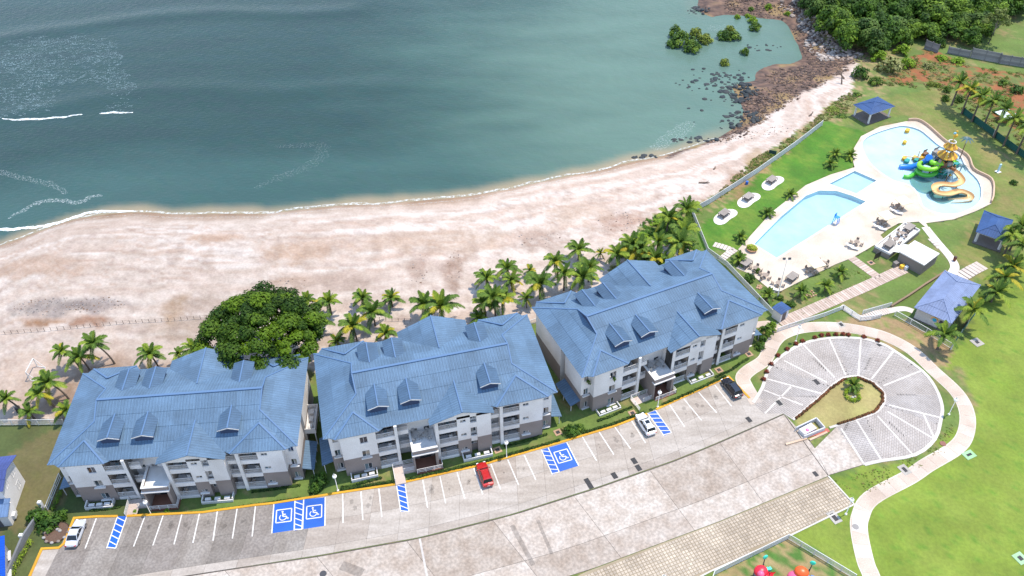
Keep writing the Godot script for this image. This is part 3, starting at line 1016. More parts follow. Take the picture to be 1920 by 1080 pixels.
func build_plaza(kw: Material) -> void:
	var outer := P("39.8,-95 42.1,-98.3 44.2,-102.6 47.3,-105.7 51.6,-108.5 56.7,-109.8 62.1,-109.6 65.3,-108.3 67.1,-106.5 70.3,-101.5 71.1,-97.6 70.7,-93.6 69.4,-90.7 66.9,-86.7 62.7,-83.7 57.1,-82.7 54.2,-82")
	var garden := P("45.5,-91.2 47.2,-92.7 51,-95.8 53.4,-98 56.2,-100 59,-100.5 61.1,-99 62.1,-96.7 61.4,-94.5 59.4,-92.4 55.8,-91 50.9,-89.4")
	var area := smooth_line(outer, 3)
	var all := area.duplicate()
	all.append_array(P("52.1,-89.7 50.9,-89.4"))
	var g2 := garden.duplicate()
	g2.reverse()
	all.append_array(g2.slice(1))
	all.append_array(P("44.2,-92.5 41,-92.6"))
	var mb := MB.new()
	mb.prism(all, -0.2, 0.02)
	var plaza := struct("plaza", mb, worn("plaza_joint", L(0.42, 0.38, 0.35), 0.9, 0.3, 0.4))
	var rad := [[Vector2(47.28,-104.46), Vector2(53.29,-99.19)], [Vector2(51.61,-108.49), Vector2(54.9,-100.31)], [Vector2(56.68,-109.62), Vector2(56.92,-100.87)], [Vector2(62.28,-109.47), Vector2(59.03,-100.57)], [Vector2(67,-106.24), Vector2(61.06,-99.78)], [Vector2(70.15,-101.49), Vector2(62.53,-98.2)], [Vector2(62.08,-93.92), Vector2(69.54,-91.05)], [Vector2(61.35,-92.56), Vector2(66.91,-86.62)], [Vector2(59.4,-91.69), Vector2(62.4,-83.62)], [Vector2(55.71,-90.88), Vector2(57.12,-82.71)], [Vector2(52.72,-89.18), Vector2(54.22,-81.96)], [Vector2(67.01,-91.85), Vector2(66.89,-86.78)], [Vector2(43.38,-100.22), Vector2(51.6,-96.75)], [Vector2(41.19,-92.61), Vector2(46.94,-98.39)], [Vector2(42.2,-97.75), Vector2(47.85,-94.26)]]
	# rows of small pavers whose direction changes from sector to sector
	var blk := MB.new()
	blk.box(Vector3(0, 0.02, 0), Vector3(0.62, 0.05, 0.27))
	var places: Array[Transform3D] = []
	var tint := PackedColorArray()
	var mid := Vector2(57.38,-96.14)
	var lo := Vector2(1e9, 1e9)
	var hi := -lo
	for p in all:
		lo = lo.min(p)
		hi = hi.max(p)
	for sector in 12:
		var a0 := -PI + TAU * sector / 12.0
		var dir := a0 + 0.9 + 0.5 * (sector % 2)
		var ex := Vector2(cos(dir), sin(dir))
		var ey := Vector2(-ex.y, ex.x)
		for i in range(-60, 60):
			for j in range(-110, 110):
				var p := mid + ex * (i * 0.66 + 0.33 * (j % 2)) + ey * j * 0.36
				if p.x < lo.x or p.y < lo.y or p.x > hi.x or p.y > hi.y:
					continue
				var a := (p - mid).angle()
				if a < a0 or a >= a0 + TAU / 12.0 or not Geometry2D.is_point_in_polygon(p, all):
					continue
				var near := false
				for r in rad:
					if Geometry2D.get_closest_point_to_segment(p, r[0], r[1]).distance_to(p) < 0.05:
						near = true
						break
				if near:
					continue
				places.append(Transform3D(Basis(Vector3.UP, -dir), Vector3(p.x, 0.012, p.y)))
				tint.append((Color(0.46, 0.415, 0.385) if sector % 3 else Color(0.435, 0.40, 0.38)) * rng.randf_range(0.92, 1.06))
	scatter("paver", blk.mesh(), places, tint, worn("plaza_paver", Color.WHITE, 0.85, 0.3, 0.4, true), plaza)
	var wl := worn("plaza_band", L(0.68, 0.635, 0.595), 0.85, 0.3, 0.4)
	for r in rad:
		var b := MB.new()
		b.prism(stripe(r[0], r[1], 0.30), 0.0, 0.062)
		part("pale_band", b, wl, plaza)
	var b1 := MB.new()
	ribbon(b1, area, 0.55, -0.1, 0.10, 0.0)
	part("rim", b1, kw, plaza)
	var b2 := MB.new()
	ribbon(b2, smooth_line(garden, 3), 0.4, -0.1, 0.12, 0.0)
	part("garden_kerb", b2, kw, plaza)

func band(called: String, line: PackedVector2Array, w: float, y: float, m: Material) -> MeshInstance3D:
	var b := MB.new()
	ribbon(b, line, w, -0.15, y)
	return struct(called, b, m)

func build_paths(kw: Material) -> void:
	var pm := worn("path_concrete", L(0.60, 0.49, 0.41), 0.9, 0.3, 0.25)
	var walk := smooth_line(P("40.3,-94.8 39.4,-98.7 39.3,-100.7 40.8,-102.4 43.8,-104.6 45.5,-107.3 46.8,-109.3 48.5,-110.9 51.6,-112.3 55.6,-112.8 59.9,-112.5 63.9,-111.4 67.2,-109.7 70.3,-106.4 72.3,-101.5 74.3,-96.4 74.2,-92 72.3,-87.8 69.5,-84.9 63.8,-81.7 60.4,-79.6 53.3,-75.9 50.7,-72.8 49.7,-70.1 49.1,-65.4 49.2,-63.2 49.1,-59.2"), 5)
	var under := worn("path_edge", L(0.66, 0.58, 0.50), 0.9, 0.3, 0.3)
	var pw := band("footpath", walk, 2.5, 0.028, under)
	var total := int(length_of(walk) / 2.2)
	for i in total:
		var pts := PackedVector2Array()
		for k in 4:
			pts.append(along(walk, (i + 0.012 + 0.976 * k / 3.0) / total))
		var b := MB.new()
		ribbon(b, pts, 2.1, 0.0, 0.052 + 0.003 * (i % 2))
		part("paving_slab", b, worn("path_slab_%d" % (i * 7 % 3), [L(0.60, 0.49, 0.41), L(0.64, 0.53, 0.455), L(0.57, 0.46, 0.38)][i * 7 % 3], 0.9, 0.3, 0.25), pw)
	var bw := MB.new()
	ribbon(bw, P("51,-73.7 49.7,-70.1"), 2.12, 0.0, 0.062)
	part("white_patch", bw, worn("white_patch", L(0.78, 0.74, 0.70), 0.9, 0.3), pw)
	# the slatted walkway to the pool hut and its branch
	for l in [[P("48.8,-113.8 57.7,-118.4 67.3,-123.4 76.6,-128.5"), 2.5, 58], [P("67.4,-132.4 70.9,-126"), 1.9, 12], [P("99.1,-254.9 99,-254.5"), 0.0, 0]]:
		if l[2] == 0:
			continue
		var o := band("walkway", l[0], l[1], 0.03, worn("walk_gap", L(0.33, 0.24, 0.18), 0.9, 0.3))
		for i in l[2]:
			var b := MB.new()
			ribbon(b, PackedVector2Array([along(l[0], (i + 0.05) / l[2]), along(l[0], (i + 0.93) / l[2])]), l[1] - 0.05, 0.0, 0.06 + 0.006 * (i % 2))
			part("paving_slab", b, worn("walk_slab_%d" % (i * 5 % 3), [L(0.58, 0.46, 0.39), L(0.64, 0.52, 0.45), L(0.53, 0.41, 0.34)][i * 5 % 3], 0.9, 0.3, 0.3), o)
	band("side_path", smooth_line(P("85.7,-141.6 86.3,-136.5 87,-131.9 86.8,-128.9 85.3,-126.7 84,-125.5"), 4), 1.7, 0.05, worn("pale_path", L(0.72, 0.66, 0.60), 0.9, 0.3))
	band("side_path", smooth_line(P("61.3,-118.2 62.4,-116.8 63.5,-115.2 64.5,-114.8"), 4), 1.3, 0.05, worn("pale_path", L(0.72, 0.66, 0.60), 0.9, 0.3))
	band("side_path", smooth_line(P("69.5,-116.6 71.2,-117 72.9,-117.1 74.1,-116.4"), 4), 1.3, 0.055, worn("pale_path", L(0.72, 0.66, 0.60), 0.9, 0.3))
	band("back_path", P("43.1,-113.5 46.7,-113.8 48.3,-113.1"), 1.6, 0.045, pm)
	band("apron", P("46.7,-110.9 48.7,-113.4"), 3.0, 0.04, pm)
	var steps_ := [[Vector2(64.24,-114.78), Vector2(69.91,-116.78), 12, 1.5, "pale concrete garden steps with a white handrail above the circle path", 0.9], [Vector2(86.53,-125.71), Vector2(92.33,-129.23), 7, 2.6, "broad pale steps of five treads beside the clubhouse roof", 0.6], [Vector2(41.1,-137.27), Vector2(44.67,-135.1), 6, 1.6, "pale stone steps at the pool lawn's lower corner", 0.5], [Vector2(41.66,-132.33), Vector2(45.09,-135.6), 6, 1.5, "flight of pale steps descending beside the right apartment block", 0.5], [Vector2(85.43,-137.89), Vector2(86.22,-134.57), 4, 1.5, "short pink tinted steps behind the pool hut", 0.4]]
	for s in steps_:
		var a: Vector2 = s[0]
		var b: Vector2 = s[1]
		var t := thing("garden_steps", s[4], "steps", Vector3(a.x, 0, a.y))
		var d: Vector2 = (b - a) / float(s[2])
		for i in s[2]:
			var st := MB.new()
			var p: Vector2 = d * (i + 0.5)
			var top: float = 0.06 + s[5] * (1.0 - absf(2.0 * (i + 0.5) / s[2] - 1.0)) * 0.25
			st.boxb(Vector3(p.x, top / 2 - 0.1, p.y), Vector3(d.length() * 0.84, top + 0.2, s[3]), Basis(Vector3.UP, -d.angle()))
			part("tread", st, worn("step_stone", L(0.68, 0.59, 0.53), 0.9, 0.3), t)

func build_pool_area() -> void:
	var deckm := worn("pool_deck", L(0.66, 0.56, 0.46), 0.85, 0.3, 0.2)
	var rim := worn("pool_rim", L(0.78, 0.73, 0.67), 0.8, 0.3, 0.3)
	var deck := P("45.7,-135.4 55.2,-147.5 65.1,-157.3 71.6,-161.2 78,-164 78.6,-168 80.3,-172 83.5,-177 89.4,-181.2 97,-183.6 99.4,-183.6 100.8,-180.8 102.4,-173.8 104.9,-167.8 104.1,-162.1 106.3,-158 104.3,-152.2 102.6,-149.3 98,-146.6 92.4,-144 86.3,-142.9 86.3,-139.6 85,-143.5 80.6,-143 77.8,-141.1 75.6,-139.2 76,-137.3 72.9,-135.7 70.9,-134.3 67.6,-132.1 63.6,-130.1 55.5,-125.3 51.3,-122.7 49.7,-122.2 48.7,-124 46.7,-127.5 44.1,-129.6 46.6,-132.7")
	var pool := P("49,-137 51.5,-140 57.1,-146.5 64,-153.5 67.5,-155.4 71.3,-155.1 74.1,-153.2 76.6,-150.8 52.7,-132.2")
	var kid := P("70.1,-157.7 77.6,-162.8 81.5,-158.6 75.2,-153.5")
	var splash := smooth_line(P("82.2,-172.6 83.6,-175.4 86.4,-177.9 91.7,-180.6 95.3,-181.5 98.4,-179.6 99.6,-175.8 100.7,-172 103.5,-168.7 103,-163 103.6,-158.1 102.5,-153.7 100,-149.4 95.4,-146.3 91.8,-145.7 88.9,-146.9 87.7,-149 88.3,-152.7 87.8,-156.4 84.6,-158.7 82.3,-163.7 81.8,-167.6"), 3, true)
	# the deck round its three basins: cut along lines through the basins so that no piece has a hole
	var mb := MB.new()
	var pieces: Array = [deck]
	for b in [pool, kid, splash]:
		var lo := Vector2(1e9, 1e9)
		var hi := -lo
		for p in b:
			lo = lo.min(p)
			hi = hi.max(p)
		var mx := (lo.x + hi.x) / 2
		var next := []
		for pc in pieces:
			for half in [PackedVector2Array([Vector2(-500, -500), Vector2(mx, -500), Vector2(mx, 500), Vector2(-500, 500)]), PackedVector2Array([Vector2(mx, -500), Vector2(500, -500), Vector2(500, 500), Vector2(mx, 500)])]:
				for q in Geometry2D.intersect_polygons(pc, half):
					for r in Geometry2D.clip_polygons(q, b):
						next.append(r)
		pieces = next
	for q in pieces:
		mb.prism(q, -0.2, 0.10)
	struct("pool_deck", mb, deckm)
	var tile := worn("pool_tile", L(0.36, 0.70, 0.80), 0.5, 0.3, 0.5)
	var tile2 := worn("splash_tile", L(0.47, 0.75, 0.84), 0.5, 0.3, 0.5)
	var wm := StandardMaterial3D.new()
	wm.albedo_color = Color(1, 1, 1, 0.04)
	wm.roughness = 0.04
	wm.transparency = BaseMaterial3D.TRANSPARENCY_ALPHA
	for b in [[pool, -0.9, tile, "swimming_pool"], [kid, -0.45, tile, "small_pool"], [splash, -0.25, tile2, "splash_pool"]]:
		var f := MB.new()
		f.prism(b[0], b[1] - 0.1, b[1])
		var w := MB.new()
		var line: PackedVector2Array = b[0].duplicate()
		line.append(line[0])
		ribbon(w, line, 0.06, b[1], 0.08)
		var o := struct(b[3], f, b[2])
		part("pool_wall", w, b[2], o)
		var e := MB.new()
		ribbon(e, line, 0.4, 0.06, 0.125, 0.0)
		part("coping", e, rim, o)
		var s := MB.new()
		s.prism(b[0], 0.03, 0.03)
		part("water", s, wm, o)
	# dark teal splash zones under the slides
	var teal := worn("teal_floor", L(0.03, 0.24, 0.26), 0.6, 0.3)
	var pad := MB.new()
	pad.prism(smooth_line(P("89,-159.8 88.4,-156.1 89.7,-153.9 91.8,-154 93.4,-157 92.8,-159.1 91,-160.2"), 3, true), -0.248, -0.235)
	pad.prism(smooth_line(P("91.4,-154.8 90.9,-151.7 92.1,-150 94.1,-150.4 97.1,-152.2 98.2,-151.4 99,-153.4 97.5,-154.2 94.9,-153.5 93.5,-154.8"), 3, true), -0.248, -0.235)
	struct("teal_pool_floor", pad, teal)
	# raised tan wall along the splash pool's outer side
	var wl := MB.new()
	ribbon(wl, smooth_line(P("97,-183.6 99.4,-183.4 100.8,-180.5 102.3,-173.6 104.8,-167.5 104,-161.9 106.2,-157.8 104.2,-152.2 102.6,-149.5"), 4), 0.3, 0.0, 0.75)
	single("pool_wall", wl, worn("tan_wall", L(0.62, 0.45, 0.32), 0.85, 0.3), "long curved tan wall along the far side of the splash pool", "wall")
	# bean shaped pads with a lounger shelter each
	var k := 0
	for c in [Vector2(45.01,-146.73), Vector2(51.21,-152.5), Vector2(57.88,-158.76)]:
		var p := PackedVector2Array()
		var d := (Vector2(57.88,-158.76) - Vector2(45.01,-146.73)).normalized()
		for i in 28:
			var a := TAU * i / 28.0
			var r := 2.15 + 0.6 * cos(2.0 * a) + 0.18 * sin(a)
			var q := Vector2(cos(a) * r * 1.25, sin(a) * r * 0.95 + 0.45 * cos(a) * cos(a))
			p.append(c + Vector2(d.x * q.x - d.y * q.y, d.y * q.x + d.x * q.y))
		var b := MB.new()
		b.prism(p, -0.05, 0.06)
		struct("sand_pad", b, worn("sand_pad", L(0.80, 0.75, 0.70), 0.9, 0.3))
		k += 1

func roof_mats(key: String, c: Color) -> Array:
	if M.has(key):
		return M[key]
	if not M.has("roof_streak"):
		var im := Image.create(512, 512, true, Image.FORMAT_RGB8)
		var nm := Image.create(768, 8, true, Image.FORMAT_RGB8)
		for y in 512:
			for x in 512:
				var a := TAU * x / 512.0
				var s := nz(2.6 * cos(a) * 6.0, 2.6 * sin(a) * 6.0 + 0.004 * y) * 0.5 + 0.5 * nz(x * 0.11, y * 0.012)
				var f := fine.get_noise_2d(x * 0.35, y * 0.06)
				var rib := cos(TAU * x / (512.0 / 13.0))  # light and shade of the ribs also put into the sheet colour
				var v := clampf(0.80 + 0.15 * s + 0.13 * f + 0.045 * rib * (0.75 + 0.6 * f), 0.45, 1.0)
				im.set_pixel(x, y, Color(v * 0.985, v, v))
		for x in 768:
			var sl := cos(TAU * x / 32.0) * 0.75
			var nn := Vector3(-sl, 0, 1).normalized()
			for y in 8:
				nm.set_pixel(x, y, Color(nn.x * 0.5 + 0.5, 0.5, nn.z * 0.5 + 0.5))
		M["roof_streak"] = ImageTexture.create_from_image(im)
		M["roof_rib"] = ImageTexture.create_from_image(nm)
	var out := []
	for k in 3:
		var m := mat("%s_%d" % [key, k], c * [1.0, 0.965, 1.035][k], 0.62)
		m.albedo_texture = M["roof_streak"]
		m.uv1_scale = Vector3(1.0 / 6.0, 1.0 / 6.0, 1.0)
		m.normal_enabled = true
		m.normal_texture = M["roof_rib"]
		m.normal_scale = 0.22
		m.metallic_specular = 0.3
		m.detail_enabled = true
		m.detail_albedo = M["tex_coarse"]
		m.detail_blend_mode = BaseMaterial3D.BLEND_MODE_MUL
		m.detail_uv_layer = BaseMaterial3D.DETAIL_UV_2
		m.uv2_triplanar = true
		m.uv2_world_triplanar = true
		m.uv2_scale = Vector3.ONE * 0.06
		out.append(m)
	M[key] = out
	return out

# a sloping roof face laid in overlapping sheets, each a piece of its own
func roof_plane(parent: Node3D, pts: Array, mats: Array, course := 2.35, wide := 6.2) -> void:
	var n := Vector3.ZERO
	for i in pts.size():
		n += (pts[i] as Vector3).cross(pts[(i + 1) % pts.size()])
	n = n.normalized()
	if n.y < 0.0:
		n = -n
	var d := (Vector3.DOWN - n * n.dot(Vector3.DOWN)).normalized()
	var e := d.cross(n)
	var o: Vector3 = pts[0]
	var poly := PackedVector2Array()
	var lo := Vector2(1e9, 1e9)
	var hi := -lo
	for p in pts:
		var q := Vector2((p - o).dot(e), (p - o).dot(d))
		poly.append(q)
		lo = lo.min(q)
		hi = hi.max(q)
	var k := 0
	var y := hi.y
	var row := 0
	while y > lo.y + 0.02:
		var y0 := maxf(y - course, lo.y)
		if y0 - lo.y < 0.5:
			y0 = lo.y - 0.01
		var x := lo.x - wide * (0.5 * (row % 2))
		while x < hi.x:
			for q in Geometry2D.intersect_polygons(poly, PackedVector2Array([Vector2(x, y0), Vector2(x + wide, y0), Vector2(x + wide, y), Vector2(x, y)])):
				var mb := MB.new()
				if Geometry2D.is_polygon_clockwise(q):
					q.reverse()
				var tr := Geometry2D.triangulate_polygon(q)
				if tr.is_empty():
					continue
				var top := []
				for t in q:
					var lift := 0.012 + 0.045 * clampf((t.y - y0) / maxf(y - y0, 0.1), 0, 1)
					top.append(o + e * t.x + d * t.y + n * lift)
				var first := []
				for i in q.size():
					first.append(mb.vert(top[i], n, Vector2(q[i].x + o.x, q[i].y)))
				for i in range(0, tr.size(), 3):
					var a: Vector3 = top[tr[i]]
					var b: Vector3 = top[tr[i + 1]]
					var c: Vector3 = top[tr[i + 2]]
					if (c - a).cross(b - a).dot(n) > 0.0:
						mb.ix.append_array(PackedInt32Array([first[tr[i]], first[tr[i + 1]], first[tr[i + 2]]]))
					else:
						mb.ix.append_array(PackedInt32Array([first[tr[i]], first[tr[i + 2]], first[tr[i + 1]]]))
				var ctr := Vector3.ZERO
				for t in top:
					ctr += t / top.size()
				for i in top.size():
					var a: Vector3 = top[i]
					var b: Vector3 = top[(i + 1) % top.size()]
					var g := n * 0.07
					if (b - g - a).cross(b - a).dot((a + b) / 2 - ctr) > 0.0:
						mb.quad(a, b, b - g, a - g)
					else:
						mb.quad(b, a, a - g, b - g)
				part("roof_sheet", mb, mats[(k + row) % 3], parent)
				k += 1
			x += wide
		y = y0
		row += 1

func caps(parent: Node3D, m: Material, lines: Array, w := 0.2) -> void:
	for l in lines:
		var mb := MB.new()
		mb.bar(l[0] + Vector3(0, 0.05, 0), l[1] + Vector3(0, 0.05, 0), w, 0.12)
		part("ridge_cap", mb, m, parent)

func wallh(wh: MB, tp: MB, fr: Transform3D, w: float, y0: float, y1: float, holes: Array, split: float, depth := 0.16) -> void:
	var xs := [0.0, w]
	var ys := [y0, y1]
	if split > y0 and split < y1:
		ys.append(split)
	for q in holes:
		xs.append(q[0])
		xs.append(q[1])
		ys.append(q[2])
		ys.append(q[3])
	xs.sort()
	ys.sort()
	for i in xs.size() - 1:
		for j in ys.size() - 1:
			if xs[i + 1] - xs[i] < 0.001 or ys[j + 1] - ys[j] < 0.001:
				continue
			var cx: float = (xs[i] + xs[i + 1]) / 2
			var cy: float = (ys[j] + ys[j + 1]) / 2
			var open := false
			for q in holes:
				if cx > q[0] and cx < q[1] and cy > q[2] and cy < q[3]:
					open = true
			if open:
				continue
			var mb := wh if cy > split else tp
			mb.quad(fr * Vector3(xs[i], ys[j], 0), fr * Vector3(xs[i], ys[j + 1], 0), fr * Vector3(xs[i + 1], ys[j + 1], 0), fr * Vector3(xs[i + 1], ys[j], 0))
	for q in holes:
		var mb := wh if (q[2] + q[3]) / 2 > split else tp
		var c := [Vector3(q[0], q[2], 0), Vector3(q[1], q[2], 0), Vector3(q[1], q[3], 0), Vector3(q[0], q[3], 0)]
		for i in 4:
			var a: Vector3 = c[i]
			var b: Vector3 = c[(i + 1) % 4]
			var g := Vector3(0, 0, -depth)
			mb.quad(fr * a, fr * b, fr * (b + g), fr * (a + g))

func window(b: Node3D, fr: Transform3D, x0: float, x1: float, y0: float, y1: float, sill: bool, panes := 2) -> void:
	var f := MB.new()
	var z := -0.13
	var t := 0.045
	f.boxb(fr * Vector3((x0 + x1) / 2, y0 + t / 2, z), Vector3(x1 - x0, t, 0.08), fr.basis)
	f.boxb(fr * Vector3((x0 + x1) / 2, y1 - t / 2, z), Vector3(x1 - x0, t, 0.08), fr.basis)
	for i in panes + 1:
		var x := lerpf(x0 + t / 2, x1 - t / 2, float(i) / panes)
		f.boxb(fr * Vector3(x, (y0 + y1) / 2, z), Vector3(t, y1 - y0 - 2 * t, 0.078), fr.basis)
	if sill:
		f.boxb(fr * Vector3((x0 + x1) / 2, y0 - 0.11, 0.12), Vector3(x1 - x0 + 0.5, 0.16, 0.36), fr.basis)
	var w := part("window", f, M["trim"], b)
	for i in panes:
		var g := MB.new()
		var a := lerpf(x0, x1, float(i) / panes)
		var c := lerpf(x0, x1, float(i + 1) / panes)
		g.boxb(fr * Vector3((a + c) / 2, (y0 + y1) / 2, z - 0.02 - 0.012 * (i % 2)), Vector3(c - a, y1 - y0, 0.012), fr.basis)
		part("pane", g, M["glass_%d" % (rng.randi() % 5)], w)

func railing(mb: MB, a: Vector3, b: Vector3, tall := 1.0, gap := 0.14) -> void:
	var up := Vector3(0, tall, 0)
	mb.bar(a + up, b + up, 0.06, 0.06)
	mb.bar(a + up * 0.5, b + up * 0.5, 0.03, 0.035)
	mb.bar(a + Vector3(0, 0.1, 0), b + Vector3(0, 0.1, 0), 0.04, 0.04)
	var n := maxi(1, int(a.distance_to(b) / gap))
	for i in n + 1:
		var p := a.lerp(b, float(i) / n)
		mb.boxb(p + up * 0.55, Vector3(0.03, tall * 0.9, 0.03), Basis())

func make_building() -> Node3D:
	var b := thing("apartment_building", "", "building")
	var white := worn("white_wall", L(0.86, 0.845, 0.83), 0.85, 0.3, 0.3)
	var taupe := worn("taupe_wall", L(0.30, 0.255, 0.235), 0.85, 0.3, 0.4)
	M["trim"] = worn("white_trim", L(0.80, 0.79, 0.78), 0.6, 0.3, 0.8)
	for k in 5:
		var gm := mat("glass_%d" % k, [L(0.02, 0.028, 0.035), L(0.035, 0.05, 0.06), L(0.015, 0.02, 0.035), L(0.10, 0.14, 0.16), L(0.24, 0.225, 0.20)][k], 0.08)
		gm.metallic_specular = 0.6
	var glass: Material = M["glass_0"]
	var trim: Material = M["trim"]
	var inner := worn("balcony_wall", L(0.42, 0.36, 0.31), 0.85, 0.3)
	var SP := 3.75
	var EV := 9.3
	var wh := MB.new()
	var tp := MB.new()
	var flush := func(w: MB, q: MB) -> void:
		if w.v.size():
			part("white_wall", w, white, b)
		if q.v.size():
			part("taupe_wall", q, taupe, b)
	var F := func(x: float, z: float, yaw := 0.0) -> Transform3D: return Transform3D(Basis(Vector3.UP, yaw), Vector3(x, 0, z))
	var lv := [[0.45, 1.9], [3.6, 5.05], [6.8, 8.25]]
	var sv := [[1.25, 1.85], [4.65, 5.25], [7.85, 8.45]]
	# left bay
	var fr: Transform3D = F.call(-15.75, 9.25)
	var holes := []
	for q in lv:
		holes.append([2.9, 4.05, q[0], q[1]])
	wallh(wh, tp, fr, 5.35, -1.5, EV, holes, SP)
	for q in lv:
		window(b, fr, 2.9, 4.05, q[0], q[1], q[0] < 6.0)
	flush.call(wh, tp)
	wh = MB.new()
	tp = MB.new()
	# right bay
	fr = F.call(11.85, 9.25)
	holes = []
	for q in sv:
		holes.append([0.55, 1.5, q[0], q[1]])
	wallh(wh, tp, fr, 3.75, -1.5, EV, holes, SP)
	for q in sv:
		window(b, fr, 0.55, 1.5, q[0], q[1], q[0] < 2.0)
	flush.call(wh, tp)
	wh = MB.new()
	tp = MB.new()
	# centre bay
	fr = F.call(1.85, 10.0)
	holes = []
	for q in sv:
		holes.append([0.5, 1.4, q[0], q[1]])
	wallh(wh, tp, fr, 2.05, -1.5, EV, holes, SP)
	for q in sv:
		window(b, fr, 0.5, 1.4, q[0], q[1], q[0] < 2.0)
	wallh(wh, tp, F.call(4.9, 10.0), 2.25, -1.5, EV, [], SP)
	# the window slot of the centre bay
	fr = F.call(3.9, 9.3)
	holes = [[0.08, 0.92, 1.4, 2.9], [0.08, 0.92, 4.4, 6.1], [0.08, 0.92, 7.5, 9.0]]
	wallh(wh, tp, fr, 1.0, -1.5, EV, holes, SP)
	for q in holes:
		window(b, fr, q[0], q[1], q[2], q[3], false)
	wallh(wh, tp, F.call(3.9, 10.0, PI / 2), 0.7, -1.5, EV, [], SP)
	wallh(wh, tp, F.call(4.9, 9.3, -PI / 2), 0.7, -1.5, EV, [], SP)
	for y in [3.0, 6.2]:
		wh.bx(3.91, 4.89, y, y + 1.15, 9.72, 9.97)
	flush.call(wh, tp)
	wh = MB.new()
	tp = MB.new()
	# setbacks beside the end bays, and the building's ends
	for s in [-1.0, 1.0]:
		fr = F.call(-17.4 if s < 0 else 15.6, 8.0)
		holes = [[0.5, 1.35, 0.4, 1.8], [0.5, 1.35, 3.55, 5.0], [0.5, 1.35, 6.8, 8.2]]
		wallh(wh, tp, fr, 1.65 if s < 0 else 1.8, -1.5, EV, holes, SP)
		for q in holes:
			window(b, fr, q[0], q[1], q[2], q[3], q[2] < 6.0)
		wallh(wh, tp, F.call(-15.75, 8.0, -PI / 2) if s < 0 else F.call(15.6, 9.25, PI / 2), 1.25, -1.5, EV, [], SP)
		flush.call(wh, tp)
		wh = MB.new()
		tp = MB.new()
		# end wall: front part, a narrow notch with small windows, back part
		for seg in [[8.0, 2.4, 17.4], [0.8, -8.5, 17.4]]:
			fr = F.call(s * seg[2], seg[0] if s > 0 else seg[1], PI / 2 * s)
			wallh(wh, tp, fr, seg[0] - seg[1], -1.5, EV, [], SP)
			flush.call(wh, tp)
			wh = MB.new()
			tp = MB.new()
		fr = F.call(s * 16.2, 2.4 if s > 0 else 0.8, PI / 2 * s)
		holes = [[0.5, 1.1, 1.4, 2.1], [0.5, 1.1, 4.6, 5.3], [0.5, 1.1, 7.7, 8.3]]
		wallh(wh, tp, fr, 1.6, -1.5, EV, holes, SP)
		for q in holes:
			window(b, fr, q[0], q[1], q[2], q[3], true)
		wh.bx(s * 16.2, s * 17.39, -1.5, EV, 2.4, 2.5)
		wh.bx(s * 16.2, s * 17.39, -1.5, EV, 0.7, 0.8)
		flush.call(wh, tp)
		wh = MB.new()
		tp = MB.new()
	flush.call(wh, tp)
	wh = MB.new()
	tp = MB.new()
	# back walls
	fr = F.call(17.4, -8.5, PI)
	holes = []
	for q in lv:
		for x in [2.0, 5.2, 12.0, 15.5, 19.0, 27.5, 31.0]:
			holes.append([x, x + 1.3, q[0], q[1]])
	wallh(wh, tp, fr, 34.8, -1.5, EV, holes, SP)
	for q in holes:
		window(b, fr, q[0], q[1], q[2], q[3], false)
	wh.bx(-3.6, 7.2, 3.75, EV, -10.0, -8.55)
	tp.bx(-3.6, 7.2, -1.5, 3.75, -10.0, -8.55)
	flush.call(wh, tp)
	wh = MB.new()
	tp = MB.new()
	# recesses and balconies: back walls, slabs, columns
	for q in [[-7.15, -1.55, 7.1], [7.15, 8.7, 7.4]]:
		fr = F.call(q[0], q[2])
		var w: float = q[1] - q[0]
		holes = []
		if w > 3:
			for x in [0.5, 2.25, 4.15]:
				holes.append([x, x + 0.9, 4.55, 5.3])
				holes.append([x, x + 0.9, 7.6, 8.3])
			holes.append([0.3, 1.2, 1.2, 1.9])
		else:
			for y in [1.2, 4.4, 7.6]:
				holes.append([0.2, 0.9, y, y + 0.9])
		wallh(wh, tp, fr, w, -1.5, EV, holes, 0.0)
		for r in holes:
			window(b, fr, r[0], r[1], r[2], r[3], false)
	wallh(wh, tp, F.call(-7.15, 9.25, PI / 2), 2.15, -1.5, EV, [], 0.0)
	wallh(wh, tp, F.call(-1.55, 7.1, -PI / 2), 2.9, -1.5, EV, [], 0.0)
	wallh(wh, tp, F.call(7.15, 10.0, PI / 2), 2.6, -1.5, EV, [], SP)
	wallh(wh, tp, F.call(8.7, 7.4, -PI / 2), 1.85, -1.5, EV, [], 0.0)
	flush.call(wh, tp)
	for q in [[-7.6, -7.15, 7.3, 9.4], [-1.55, -1.05, 8.2, 10.15], [8.7, 9.2, 7.4, 9.4]]:
		var c := MB.new()
		c.bx(q[0], q[1], -1.5, EV, q[2], q[3])
		part("column", c, white, b)
	var stacks := [[-10.4, -7.6, 9.25, 2.0], [-1.05, 1.85, 10.0, 2.0], [9.2, 11.85, 9.25, 2.0]]
